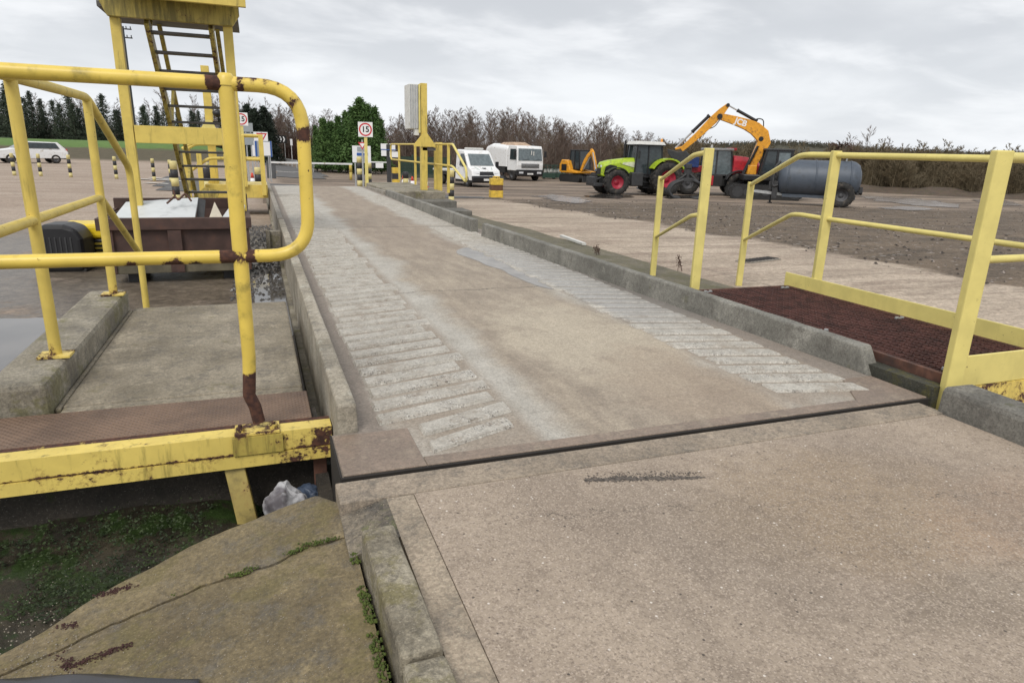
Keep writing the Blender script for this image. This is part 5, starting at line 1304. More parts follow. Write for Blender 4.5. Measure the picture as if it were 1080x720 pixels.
part('number_plate', M['plate_no'], tr, X, lambda mb: mb.box(3.142, 3.15, -.26, .26, .50, .62))
def hopper(mb):
    secs = []
    for x, k, tp in ((1.30, .97, 2.62), (1.24, 1, 2.68), (-1.6, 1, 2.84), (-2.45, 1, 2.66), (-2.85, .98, 2.30), (-2.95, .96, 1.9)):
        w_ = 1.16*k; r = .38
        pr = [(x, w_, 1.05)]
        for i in range(7): a_ = math.pi/2*i/6; pr.append((x, w_-r+r*math.cos(a_), tp-r+r*math.sin(a_)))
        for i in range(7): a_ = math.pi/2+math.pi/2*i/6; pr.append((x, -w_+r+r*math.cos(a_), tp-r+r*math.sin(a_)))
        secs.append(pr+[(x, -w_, 1.05)])
    loft(mb, secs, 0, False)
part('hopper', M['white'], tr, X, hopper)
part('roof_load', plain('dusty_top', (.42, .30, .21), .8, 0, .25, 4), tr, X, lambda mb: mb.hexa([(-.9, -.95, 2.70), (1.9, -.8, 2.66), (1.9, .8, 2.66), (-.9, .95, 2.70), (-.6, -.5, 2.93), (1.2, -.5, 2.95), (1.2, .5, 2.95), (-.6, .5, 2.93)]), .06)
part('chassis', M['undf'], tr, X, lambda mb: (mb.box(-2.9, 2.9, -.55, .55, .6, 1.04), mb.box(-1.0, .9, -1.1, 1.1, .55, 1.03), mb.box(1.4, 2.9, -1.1, 1.1, .5, .77)))
part('side_brush', M['dark'], tr, X, lambda mb: (mb.lathe([(0, .3), (.2, .28), (.42, .05), (.42, 0), (0, 0)], (.4, -1.0, .02), 'z', 18), mb.bar((.4, -1, .3), (.4, -.9, .9), .1, .1, up=(0, 1, 0))))
for x in (2.15, -1.75):
    for s_ in (-1, 1): wheel(tr, X, x, s_*1.0, .48, .30, out=s_)

# green tractor
q = spot(676, 37.4); tc = thing('tractor', 'lime green tractor with red wheel rims and a white roofed cab in the muddy yard', 'tractor', q, head(q, -66)); X = mworld(tc)
def hood(mb):
    secs = []
    for x, wd, zb_, zt_ in ((2.45, .34, 1.05, 1.62), (2.35, .42, .98, 1.74), (1.9, .46, .95, 1.86), (1.0, .50, .95, 1.98), (.55, .55, .95, 2.02)):
        secs.append([(x, -wd, zb_), (x, -wd, zt_-.22), (x, -wd*.72, zt_), (x, wd*.72, zt_), (x, wd, zt_-.22), (x, wd, zb_)])
    loft(mb, secs)
part('bonnet', M['lime'], tc, X, hood, .05)
for s_ in (-1, 1):
    part('bonnet_grille', M['black'], tc, X, lambda mb: quadplate(mb, [(2.33, s_*.445, 1.10), (1.62, s_*.49, 1.10), (1.60, s_*.485, 1.55), (2.0, s_*.475, 1.62), (2.25, s_*.46, 1.5)][::s_], .02))
    part('side_panel', plain('pale_lime_panel', (.62, .66, .45), .4), tc, X, lambda mb: quadplate(mb, [(1.30, s_*.50, 1.66), (.60, s_*.555, 1.50), (.60, s_*.555, 1.80), (1.25, s_*.51, 1.76)][::s_], .015))
    part('headlight', M['lamp'], tc, X, lambda mb: mb.cbox((2.43, s_*.24, 1.52), .08, .16, .12), .02)
part('nose_grille', M['black'], tc, X, lambda mb: mb.box(2.44, 2.47, -.28, .28, 1.08, 1.42))
part('chassis', M['undf'], tc, X, lambda mb: (mb.box(-1.3, 2.3, -.28, .28, .55, .98), mb.box(1.7, 1.95, -.75, .75, .5, .72), mb.box(-.9, -.6, -.8, .8, .7, 1.0), mb.box(-.1, .95, -.75, -.3, .5, 1.1), mb.box(-.1, .95, .3, .75, .5, 1.1)), .02)
for s_ in (-1, 1): part('fuel_tank', M['dark'], tc, X, lambda mb: mb.box(.15, .85, min(s_*.92, s_*.45), max(s_*.92, s_*.45), .5, 1.25), .06)
part('cab_steps', M['black'], tc, X, lambda mb: [mb.box(-.15, .14, s_*.82-.13, s_*.82+.13, .42+.28*k, .46+.28*k) for k in range(3) for s_ in (-1, 1)])
def glasscab(mb, x0, x1, w0, w1, z0, z1):
    mb.hexa([(x0, -w0, z0), (x1, -w0, z0), (x1, w0, z0), (x0, w0, z0), (x0+.12, -w1, z1), (x1-.10, -w1, z1), (x1-.1, w1, z1), (x0+.12, w1, z1)])
part('cab_glass', M['glass'], tc, X, lambda mb: glasscab(mb, -1.05, .62, .70, .66, 1.15, 2.72))
def frame_(mb, x0, x1, w0, w1, z0, z1, t_=.07, mid=-.15):
    for s_ in (-1, 1):
        for xa, xb in ((x0, x0+.12), (mid, mid), (x1, x1-.10)): mb.bar((xa, s_*w0*1.01, z0), (xb, s_*w1*1.01, z1), t_, t_, up=(0, 1, 0))
        mb.bar((x0, s_*w0*1.01, z0), (x1, s_*w0*1.01, z0), t_, t_)
    for xa in (x0, x1): mb.bar((xa, -w0*1.01, z0), (xa, w0*1.01, z0), t_, t_)
part('cab_frame', M['black'], tc, X, lambda mb: frame_(mb, -1.05, .62, .70, .66, 1.15, 2.72), .01)
part('cab_base', M['black'], tc, X, lambda mb: mb.box(-1.1, .62, -.72, .72, .98, 1.17), .03)
part('roof', M['offwhite'], tc, X, lambda mb: mb.hexa([(-1.12, -.80, 2.72), (.68, -.80, 2.72), (.68, .80, 2.72), (-1.12, .80, 2.72), (-1.0, -.72, 2.90), (.50, -.72, 2.92), (.50, .72, 2.92), (-1.0, .72, 2.90)]), .04)
part('roof_trim', M['black'], tc, X, lambda mb: mb.box(-1.13, .70, -.81, .81, 2.68, 2.735), .02)
part('beacon', M['amber'], tc, X, lambda mb: mb.lathe([(0, .18), (.05, .16), (.07, 0)], (-.9, .6, 2.9), 'z', 10))
part('seat', M['dark'], tc, X, lambda mb: (mb.box(-.75, -.25, -.25, .25, 1.2, 1.6), mb.box(-.8, -.65, -.25, .25, 1.6, 2.2)), .05)
part('exhaust', M['black'], tc, X, lambda mb: (mb.cyl((.72, -.62, 1.3), (.72, -.62, 2.75), .09, n=12), mb.cyl((.72, -.62, 2.74), (.72, -.62, 2.95), .055, n=10)))
for s_ in (-1, 1):
    part('mirror', M['black'], tc, X, lambda mb: (mb.cbox((.55, s_*1.0, 2.2), .06, .22, .42), mb.bar((.55, s_*.68, 2.5), (.55, s_*1.0, 2.4), .03, .03)), .02)
    def arc(mb, cx_, cz, r, y0, y1, a0, a1, th=.05):
        n = 14; p = [(cx_+r*math.cos(R_(a0+(a1-a0)*k/n)), cz+r*math.sin(R_(a0+(a1-a0)*k/n))) for k in range(n+1)]
        i_ = [(cx_+(r-th)*math.cos(R_(a0+(a1-a0)*k/n)), cz+(r-th)*math.sin(R_(a0+(a1-a0)*k/n))) for k in range(n+1)]
        for k in range(n): mb.prism([p[k], p[k+1], i_[k+1], i_[k]], y0, y1, 'xz')
    part('rear_fender', M['lime'], tc, X, lambda mb: arc(mb, -1.2, .93, 1.12, s_*.68, s_*1.22, 30, 150, .08))
    part('front_fender', M['black'], tc, X, lambda mb: arc(mb, 1.75, .70, .80, s_*.70, s_*1.12, 40, 150, .05))
    wheel(tc, X, 1.75, s_*.92, .70, .46, 'hub_red', 18, s_, .52); wheel(tc, X, -1.2, s_*.95, .93, .58, 'hub_red', 20, s_, .52)
part('front_linkage', M['dark'], tc, X, lambda mb: (mb.box(2.4, 2.95, -.65, .65, .45, .62), mb.box(2.75, 2.98, -.55, .55, .55, .95), mb.bar((2.4, -.3, .9), (3.0, -.3, .7), .1, .1), mb.bar((2.4, .3, .9), (3.0, .3, .7), .1, .1)), .03)

# red telescopic loader
q = spot(754, 40.5); rl = thing('loader', 'red and black wheeled loader parked between the green tractor and the tracked excavator', 'loader', q, head(q, -78)); X = mworld(rl)
part('chassis', M['undf'], rl, X, lambda mb: (mb.box(-2.2, 2.0, -.55, .55, .55, 1.05), mb.box(-.4, .9, -.95, .95, .55, 1.2)), .03)
part('engine_cover', M['red'], rl, X, lambda mb: loft(mb, [[(x, -w_, 1.0), (x, -w_, z-.25), (x, -w_*.75, z), (x, w_*.75, z), (x, w_, z-.25), (x, w_, 1.0)] for x, w_, z in ((-2.6, .84, 1.85), (-2.42, .92, 2.08), (-1.7, .96, 2.3), (-.95, .96, 2.36))]), .05)
part('rear_lights', M['amber'], rl, X, lambda mb: [mb.cbox((-2.46, s_*.6, 1.45), .06, .18, .12) for s_ in (-1, 1)])
for s_ in (-1, 1): part('side_panel', M['red'], rl, X, lambda mb: mb.cbox((.45, s_*.963, .875), .6, .023, .55), .01)
part('cab_glass', M['glass_pale'], rl, X, lambda mb: glasscab(mb, -.95, .72, .66, .62, 1.2, 2.62))
part('cab_frame', M['dark'], rl, X, lambda mb: frame_(mb, -.95, .72, .66, .62, 1.2, 2.62, .09, .0), .01)
part('cab_seat', M['dark'], rl, X, lambda mb: (mb.box(-.6, -.1, -.25, .25, 1.2, 1.6), mb.box(-.65, -.5, -.25, .25, 1.6, 2.2)), .05)
part('roof', M['galv'], rl, X, lambda mb: mb.box(-.95, .75, -.70, .70, 2.62, 2.76), .04)
part('roof_lamp_bar', M['red'], rl, X, lambda mb: mb.cbox((-.95, 0, 2.72), .35, 1.3, .14), .03)
part('beacon', M['offwhite'], rl, X, lambda mb: mb.lathe([(0, .2), (.06, .17), (.07, 0)], (.3, .3, 2.76), 'z', 10))
for s_ in (-1, 1):
    part('fender', M['dark'], rl, X, lambda mb: arc(mb, -1.35, .68, .85, s_*.68, s_*1.15, 20, 165, .06))
    wheel(rl, X, 1.65, s_*.92, .68, .45, 'hub_grey', 18, s_, .5); wheel(rl, X, -1.35, s_*.92, .68, .45, 'hub_grey', 18, s_, .5)
part('boom', M['red'], rl, X, lambda mb: (mb.bar((-.6, -.0, 1.75), (3.0, 0, 1.15), .36, .36), ), .03)
part('boom_extension', M['dark'], rl, X, lambda mb: (mb.bar((2.0, 0, 1.32), (3.7, 0, 1.0), .28, .28), mb.bar((3.6, -.4, .95), (3.6, .4, .95), .2, .4)), .02)
part('bucket', M['dark'], rl, X, lambda mb: mb.prism([(3.7, .25), (4.5, .18), (4.45, .26), (3.95, .45), (3.85, 1.05), (3.7, 1.1)], -1.1, 1.1, 'xz'), .02)
part('load_panel', M['blue'], rl, X, lambda mb: (mb.box(1.0, 2.1, -.5, -.3, 1.75, 2.3), mb.box(1.0, 2.1, .3, .5, 1.6, 2.2)), .03)

# big tracked excavator: boom up, dipper down to the left
q = spot(808, 38.0); ex = thing('excavator', 'large yellow tracked excavator with raised boom and dark cab behind the handrail', 'excavator', q, head(q, -82)); X = mworld(ex)
def track(mb, y0, y1, L, h_):
    r = h_/2; out = []
    for k in range(11): a = math.pi/2+math.pi*k/10; out.append((-L/2+r+r*math.cos(a), r+r*math.sin(a)))
    for k in range(11): a = -math.pi/2+math.pi*k/10; out.append((L/2-r+r*math.cos(a), r+r*math.sin(a)))
    mb.prism(out, y0, y1, 'xz')
    per = 44
    for k in range(per):
        f = k/per; 
        s_ = (L-2*r)
        if f < .36: x = -L/2+r+s_*f/.36; mb.box(x-.03, x+.03, y0-.015, y1+.015, -.0, .03)
        elif f < .72: x = -L/2+r+s_*(f-.36)/.36; mb.box(x-.03, x+.03, y0-.015, y1+.015, h_-.03, h_+.025)
        else:
            a = -math.pi/2+math.pi*(f-.72)/.14 if f < .86 else math.pi/2+math.pi*(f-.86)/.14
            sx = L/2-r if f < .86 else -L/2+r
            mb.cbox((sx+r*math.cos(a), (y0+y1)/2, r+r*math.sin(a)), .06, y1-y0+.03, .06, ry=-a)
for s_ in (-1, 1):
    tk = part('track', M['undf'], ex, X, lambda mb: track(mb, s_*1.3-.3, s_*1.3+.3, 3.9, .80))
    part('track_wheels', M['dark'], tk, X, lambda mb: [mb.cyl((-1.5+.5*k, s_*1.3-.32, .4), (-1.5+.5*k, s_*1.3+.32, .4), .20 if 0 < k < 6 else .30, n=16) for k in range(7)])
part('undercarriage', M['dark'], ex, X, lambda mb: (mb.box(-.9, .9, -1.0, 1.0, .35, .75), mb.cyl((0, 0, .7), (0, 0, 1.0), .7, n=24)), .02)
part('upper_body', M['black'], ex, X, lambda mb: (mb.prism([(1.25, 1.0), (1.25, 1.35), (-.6, 1.35), (-.7, 1.9), (-2.1, 1.9), (-2.4, 1.6), (-2.4, 1.05)], -1.25, 1.25, 'xz'),), .06)
part('engine_cover', M['dark'], ex, X, lambda mb: mb.box(-2.2, -.72, -1.15, 1.15, 1.903, 2.1), .06)
part('counterweight', M['dark'], ex, X, lambda mb: mb.prism([(-2.15, 1.05), (-2.62, 1.1), (-2.7, 1.6), (-2.42, 1.95), (-2.15, 1.95)], -1.26, 1.26, 'xz'), .08)
part('side_panel', M['orange'], ex, X, lambda mb: mb.box(.42, .95, -.75, -.26, 1.06, 1.75), .03)
part('side_panel', M['orange'], ex, X, lambda mb: mb.box(.50, .98, .42, .62, 1.05, 1.85), .03)
part('cab_glass', M['glass'], ex, X, lambda mb: mb.hexa([(-1.28, .28, 1.4), (.36, .28, 1.4), (.36, 1.2, 1.4), (-1.28, 1.2, 1.4), (-1.2, .3, 2.66), (.14, .3, 2.66), (.14, 1.17, 2.66), (-1.2, 1.17, 2.66)]))
part('cab_rear_window', M['glass_pale'], ex, X, lambda mb: quadplate(mb, [(-1.12, 1.205, 1.9), (-.52, 1.205, 1.9), (-.52, 1.178, 2.55), (-1.1, 1.178, 2.55)][::-1], .008))
def exfr(mb):
    for y in (1.2, .28):
        for a, b in (((-1.28, 1.36), (-1.2, 2.68)), ((-.44, 1.36), (-.44, 2.68)), ((.36, 1.36), (.14, 2.68))): mb.bar((a[0], y, a[1]), (b[0], y*.985, b[1]), .11, .10, up=(0, 1, 0))
        mb.bar((-1.28, y, 1.4), (.36, y, 1.4), .1, .2); mb.bar((-1.26, y, 1.85), (-.44, y, 1.85), .06, .08)
part('cab_frame', M['black'], ex, X, exfr, .01)
part('cab_roof', M['dark'], ex, X, lambda mb: mb.box(-1.3, .24, .22, 1.26, 2.66, 2.78), .04)
def arm(mb, pts, y0, y1):    # pts: (x, z, half depth)
    top = []; bot = []
    for i, (x, z, hd) in enumerate(pts):
        a = Vector(pts[max(i-1, 0)][:2]); b = Vector(pts[min(i+1, len(pts)-1)][:2]); d = (b-a).normalized(); n_ = Vector((-d.y, d.x)); p = Vector((x, z))
        top.append(p+n_*hd); bot.append(p-n_*hd)
    n = len(pts); vs = []
    for i in range(n): vs += [(bot[i].x, y0, bot[i].y), (top[i].x, y0, top[i].y), (top[i].x, y1, top[i].y), (bot[i].x, y1, bot[i].y)]
    fs = [(4*k+i, 4*k+(i+1) % 4, 4*k+4+(i+1) % 4, 4*k+4+i) for k in range(n-1) for i in range(4)]+[(0, 1, 2, 3), (4*n-4, 4*n-3, 4*n-2, 4*n-1)]
    mb.add(vs, fs)
BY0, BY1 = -.22, .20
boom_pts = [(.74, 1.3, .18), (.66, 2.0, .23), (.40, 2.65, .30), (.22, 3.1, .36), (.38, 3.52, .38), (.80, 3.86, .35), (1.3, 4.07, .29), (2.0, 4.28, .23), (2.78, 4.48, .17)]
bm1 = part('boom', M['orange'], ex, X, lambda mb: arm(mb, boom_pts, BY0, BY1), .02)
part('dipper', M['orange'], ex, X, lambda mb: arm(mb, [(2.42, 5.08, .11), (2.72, 4.74, .20), (3.12, 4.28, .24), (3.9, 3.42, .19), (4.75, 2.58, .13)], BY0+.04, BY1-.04), .02)
for x_, z_, r_, e_ in ((2.80, 4.46, .15, .06), (2.42, 5.08, .10, .02), (.42, 3.3, .13, .03)): part('boom_pin', M['black'], ex, X, lambda mb: mb.cyl((x_, BY0-e_, z_), (x_, BY1+e_, z_), r_, n=16))
def ram(mb, a, b, r, f=.6):
    a = Vector(a); b = Vector(b); m = a.lerp(b, f); mb.cyl(a, m, r, n=12); mb.cyl(a, a.lerp(b, .05), r*1.3, n=12); mb.cyl(a.lerp(b, f-.04), m, r*1.2, n=12)
part('dipper_ram', M['black'], ex, X, lambda mb: ram(mb, (.72, 0, 4.24), (2.42, 0, 5.10), .085, .68))
part('dipper_ram_rod', M['galv'], ex, X, lambda mb: mb.cyl((1.88, 0, 4.825), (2.42, 0, 5.10), .045, n=10))
part('bucket_ram', M['black'], ex, X, lambda mb: ram(mb, (3.36, 0, 4.52), (5.05, 0, 2.72), .09, .52))
part('bucket_ram_rod', M['galv'], ex, X, lambda mb: mb.cyl((4.24, 0, 3.58), (5.10, 0, 2.66), .06, n=10))
for y_ in (BY0-.1, BY1+.1): part('boom_ram', M['black'], ex, X, lambda mb: mb.cyl((1.15, y_, 1.3), (.55, y_, 2.9), .07, n=10))
part('hose', M['black'], ex, X, lambda mb: mb.tube([(2.7, .0, 4.4), (3.0, .0, 3.9), (3.4, .0, 3.75), (3.75, .0, 3.55)], .028, 6, fillet=.3))
def hose(mb):
    mb.tube([(.35, .1, 3.9), (.4, .1, 4.35), (.75, .1, 4.4), (.95, .1, 4.2)], .03, 6, fillet=.2)
part('hose', M['black'], ex, X, hose)
part('bucket', M['dark'], ex, X, lambda mb: mb.prism([(4.5, 2.55), (4.9, 2.45), (5.55, 2.62), (5.5, 2.35), (4.95, 1.75), (4.4, 1.85), (4.25, 2.3)], -.5, .5, 'xz'), .03)
part('link', M['orange'], ex, X, lambda mb: (mb.bar((4.5, 0, 2.8), (5.1, 0, 2.62), .3, .12),), .02)
ca_, sa_ = math.cos(.285), math.sin(.285)
m4 = X @ Matrix(((-ca_, -sa_, 0, 1.62), (0, 0, 1, BY1+.002), (-sa_, ca_, 0, 4.16), (0, 0, 0, 1)))
lettering('boom_lettering', 'JCB', .44, m4, M['signwhite'], bm1, .014)

# grey slurry tanker
q = spot(865, 32.2); tk_ = thing('tanker', 'grey cylindrical slurry tanker trailer with big tyres and a drawbar to the left', 'tanker', q, head(q, -84)); X = mworld(tk_) @ Matrix.Diagonal((.80, .94, .93, 1))
M['tank'] = plain('tank_grey', (.075, .092, .118), .5, .1, .12, 3, (.05, .055, .06), 3, .5, .8)
def tank(mb):
    prof = [(0, -2.45), (.45, -2.40), (.75, -2.26), (.90, -2.02), (.93, -1.85), (.93, 1.75), (.90, 1.95), (.75, 2.12), (.4, 2.24), (0, 2.28)]
    mb.lathe(prof, (0, 0, 1.38), 'x', 40)
part('tank', M['tank'], tk_, X, tank)
part('tank_band', M['tank'], tk_, X, lambda mb: [mb.lathe([(.93, -.04), (.955, -.04), (.955, .04), (.93, .04)], (x, 0, 1.38), 'x', 40) for x in (-1.75, .15, 1.70)])
part('front_hatch', M['dark'], tk_, X, lambda mb: (mb.lathe([(0, .2), (.42, .18), (.45, 0)], (2.12, 0, 1.5), 'x', 20), mb.tube([(2.2, .5, 1.0), (2.5, .5, .9), (2.5, .4, 1.9), (2.2, .3, 2.2)], .07, 8, fillet=.2), mb.cbox((2.42, -.35, 1.1), .4, .4, .5), mb.cbox((2.45, .1, .95), .5, .3, .4)))
part('rear_valve', M['dark'], tk_, X, lambda mb: (mb.cyl((-2.3, 0, .8), (-2.62, 0, .75), .13, n=14), mb.cbox((-2.45, .4, .9), .18, .12, .3), mb.bar((-2.25, -.8, .72), (-2.25, .8, .72), .12, .12)))
part('drawbar', M['galv'], tk_, X, lambda mb: (mb.bar((1.6, -.35, .5), (3.5, 0, .62), .12, .14), mb.bar((1.6, .35, .5), (3.5, 0, .62), .12, .14), mb.cyl((3.45, 0, .6), (3.75, 0, .6), .06, n=10)))
part('frame', M['tank'], tk_, X, lambda mb: (mb.bar((-2.2, -.45, .48), (1.9, -.45, .48), .12, .16), mb.bar((-2.2, .45, .48), (1.9, .45, .48), .12, .16), mb.bar((-1.25, -.9, .6), (-1.25, .9, .6), .16, .16)))
part('jack_stand', M['dark'], tk_, X, lambda mb: (mb.cyl((2.5, -.35, 0.05), (2.5, -.35, 1.0), .06, n=10), mb.cyl((2.5, -.35, 0), (2.5, -.35, .05), .14, n=12), mb.box(2.2, 2.5, .2, .5, .3, 1.2)))
part('filler_cap', M['offwhite'], tk_, X, lambda mb: (mb.cyl((-1.5, .0, 2.30), (-1.5, 0, 2.50), .05, n=8), mb.lathe([(0, .06), (.22, .05), (.24, 0), (0, 0)], (-1.5, 0, 2.50), 'z', 14)))
X = mworld(tk_)
for s_ in (-1, 1): wheel(tk_, X, -1.05, s_*.98, .59, .48, 'hub_grey', 18, s_, .5)
X = mworld(tk_) @ Matrix.Diagonal((.80, .94, .93, 1))
part('mudguard', M['tank'], tk_, X, lambda mb: mb.box(-1.6, -.9, -.8, .8, .68, .72))

# hydraulic grab lying in front of the loader
q = spot(727, 34.6); gb = thing('grab', 'rusty dark hydraulic grab with curved tines lying in front of the red loader', 'grab', q, head(q, -80)); X = mworld(gb)
part('rotator', M['dark'], gb, X, lambda mb: (mb.cyl((0, 0, 1.0), (0, 0, 1.55), .2, n=14), mb.cbox((0, 0, 1.65), .3, .5, .22), mb.cbox((0, 0, .95), .7, .5, .2)), .02)
for s_ in (-1, 1):
    for y in (-.42, 0, .42):
        part('tine', M['dark'], gb, X, lambda mb: mb.tube([(s_*.25, y, .95), (s_*.75, y, .75), (s_*.95, y, .35), (s_*.72, y, .06), (s_*.35, y, .03)], .075, 8, fillet=.2))
    part('ram', M['dark'], gb, X, lambda mb: mb.cyl((s_*.1, .2, 1.25), (s_*.7, .2, .72), .06, n=8))

# yellow mini excavator
q = spot(611, 53.0); mx = thing('mini_excavator', 'small yellow mini excavator with folded arm near the green containers', 'excavator', q, head(q, 40)); X = mworld(mx)
for s_ in (-1, 1): part('track', M['undf'], mx, X, lambda mb: track(mb, s_*.75-.2, s_*.75+.2, 2.5, .55))
part('undercarriage', M['dark'], mx, X, lambda mb: (mb.box(-.6, .6, -.6, .6, .2, .5), mb.cyl((0, 0, .5), (0, 0, .68), .45, n=18)))
part('body', M['orange'], mx, X, lambda mb: mb.prism([(.9, .68), (.9, .85), (.0, .95), (-.35, 1.65), (-1.1, 1.7), (-1.35, 1.3), (-1.35, .75), (-1.1, .68)], -.92, .92, 'xz'), .06)
part('side_vent', M['black'], mx, X, lambda mb: (mb.box(-1.05, -.4, -.935, -.923, .85, 1.35), mb.box(-1.05, -.4, .923, .935, .85, 1.35)))
part('cab_glass', M['glass'], mx, X, lambda mb: glasscab(mb, -.55, .75, .55, .52, 1.0, 2.4))
part('cab_frame', M['black'], mx, X, lambda mb: frame_(mb, -.55, .75, .55, .52, 1.0, 2.42, .07, .1))
part('cab_roof', M['black'], mx, X, lambda mb: mb.box(-.5, .70, -.56, .56, 2.4, 2.48), .03)
part('boom', M['orange'], mx, X, lambda mb: arm(mb, [(.85, .9, .12), (1.25, 1.6, .15), (1.6, 2.05, .15), (2.0, 2.4, .11)], -.5, -.28), .02)
part('dipper', M['orange'], mx, X, lambda mb: arm(mb, [(1.85, 2.55, .08), (2.05, 2.3, .12), (2.4, 1.5, .10), (2.5, .8, .07)], -.48, -.30), .02)
part('ram', M['galv'], mx, X, lambda mb: (mb.cyl((1.05, -.39, 1.0), (1.75, -.39, 1.95), .05, n=8), mb.cyl((2.2, -.52, 2.3), (2.65, -.52, 1.0), .045, n=8)))
part('bucket', M['dark'], mx, X, lambda mb: mb.prism([(2.45, .85), (2.75, .8), (2.7, .3), (2.25, .05), (2.0, .3), (2.2, .6)], -.75, -.05, 'xz'), .02)
part('blade', M['dark'], mx, X, lambda mb: (mb.box(1.6, 1.72, -.95, .95, .05, .5), mb.bar((.5, -.4, .3), (1.62, -.4, .3), .1, .1), mb.bar((.5, .4, .3), (1.62, .4, .3), .1, .1)))
part('lamp', M['offwhite'], mx, X, lambda mb: mb.cbox((-1.36, .6, .95), .05, .2, .25))

# green waste cages / small skips by the fence
for px, D, lab in ((579.5, 57, 'left green mesh waste container behind the mini excavator'), (590.5, 57.5, 'right green mesh waste container touching the mini excavator')):
    q = spot(px, D); o = thing('waste_container', lab, 'container', q, head(q, 4)+math.pi/2); X = mworld(o)
    part('base', M['green'], o, X, lambda mb: mb.box(-.55, .55, -.5, .5, .1, .5), .02)
    part('cage', M['green'], o, X, lambda mb: [mb.bar((x, y, .5), (x, y, 1.15), .035, .035, up=(0, 1, 0)) for x in (-.54, -.27, 0, .27, .54) for y in (-.5, .5)]+[mb.bar((-.55, y, z), (.55, y, z), .04, .05) for y in (-.5, .5) for z in (.82, 1.15)])
    part('contents', M['offwhite'], o, X, lambda mb: [mb.cbox((-.3+.3*k, .1*k, .68), .25, .4, .32, rz=.3*k) for k in range(3)], .05)
    part('feet', M['dark'], o, X, lambda mb: [mb.box(x-.06, x+.06, -.4, .4, 0, .1) for x in (-.4, .4)])

# parked cars at the far left
def car(q, yaw, label, mat):
    o = thing('parked_car', label, 'car', q, yaw); X = mworld(o)
    def body(mb):
        pr = [(-2.05, .35), (-2.1, .75), (-1.95, 1.0), (-1.55, 1.42), (.25, 1.45), (1.0, .98), (1.95, .82), (2.1, .6), (2.05, .32)]
        loft(mb, [[(x*(1-.02*k), y*(1-.16*max(0, (z-.9)/.55)), z) for x, z in pr] for y, k in ((-.88, 1), (-.84, 0), (.84, 0), (.88, 1))])
    part('body', mat, o, X, body, .05)
    for s_ in (-1, 1):
        part('side_window', M['glass'], o, X, lambda mb: quadplate(mb, [(.85, s_*.875, 1.0), (-1.6, s_*.875, 1.0), (-1.4, s_*.80, 1.36), (.20, s_*.80, 1.38)][::s_], .012))
        for x in (1.3, -1.3): wheel(o, X, x, s_*.78, .31, .22, out=s_)
        part('tail_light', M['signred'], o, X, lambda mb: mb.cbox((-2.03, s_*.7, .88), .08, .22, .2), .02)
        part('headlight', M['lamp'], o, X, lambda mb: mb.cbox((1.97, s_*.62, .72), .12, .3, .12), .02)
    part('rear_window', M['glass'], o, X, lambda mb: quadplate(mb, [(-1.98, -.68, 1.02), (-1.98, .68, 1.02), (-1.62, .62, 1.37), (-1.62, -.62, 1.37)][::-1], .012))
    part('windscreen', M['glass'], o, X, lambda mb: quadplate(mb, [(.98, -.70, 1.02), (.98, .7, 1.02), (.36, .62, 1.39), (.36, -.62, 1.39)], .012))
    part('bumper', M['black'], o, X, lambda mb: (mb.box(-2.14, -1.9, -.85, .85, .28, .55), mb.box(1.9, 2.13, -.85, .85, .25, .48)), .04)
    return o
q = spot(32, 46); car(q, head(q, -78), 'white car with dark lower trim at the left edge below the grass bank', M['white'])
for px, D, lab in ((67, 118, 'left white car parked at the top of the grass bank under the pines'), (97, 119, 'middle white car parked at the top of the grass bank'), (109, 121, 'right white car parked at the top of the grass bank')):
    q = spot(px, D); car(q, head(q, -85), lab, M['white'])
# ------------------------------------------------------------------ trees
def bark(name, a, b):
    t = NT(name); oi = t.n('ShaderNodeObjectInfo'); c = t.mix(oi.outputs['Random'], a, b); c = t.mix(t.rng(t.noise(1.2, 4), .4, .65), c, tuple(k*1.25 for k in a)); return t.out(c, .9, 0, .1)
M['twig'] = bark('twig_bark', (.145, .105, .088), (.195, .16, .125)); M['trunk'] = bark('birch_trunk', (.15, .12, .10), (.27, .245, .21))
M['scrub'] = bark('scrub_twigs', (.145, .115, .072), (.22, .185, .125)); M['redtwig'] = bark('red_twigs', (.10, .060, .048), (.13, .085, .065))
def leafmat(name, a, b, sc=.9):
    t = NT(name); oi = t.n('ShaderNodeObjectInfo'); c = t.mix(t.rng(t.noise(sc, 5, .7), .3, .7), a, b); c = t.mix(t.math('MULTIPLY', oi.outputs['Random'], .4), c, tuple(k*.7 for k in b)); return t.out(c, .75, 0, .25)
M['conifer'] = leafmat('conifer_needles', (.030, .045, .030), (.066, .084, .054)); M['hedge'] = leafmat('cypress_foliage', (.042, .095, .026), (.115, .195, .058)); M['darkfir'] = leafmat('dark_fir', (.014, .024, .016), (.032, .045, .028))
def twigpoly(mb, a, b, r0, r1, n=3, mi=0):
    mb.cyl(a, b, r0, r1, n, mi, caps=False)
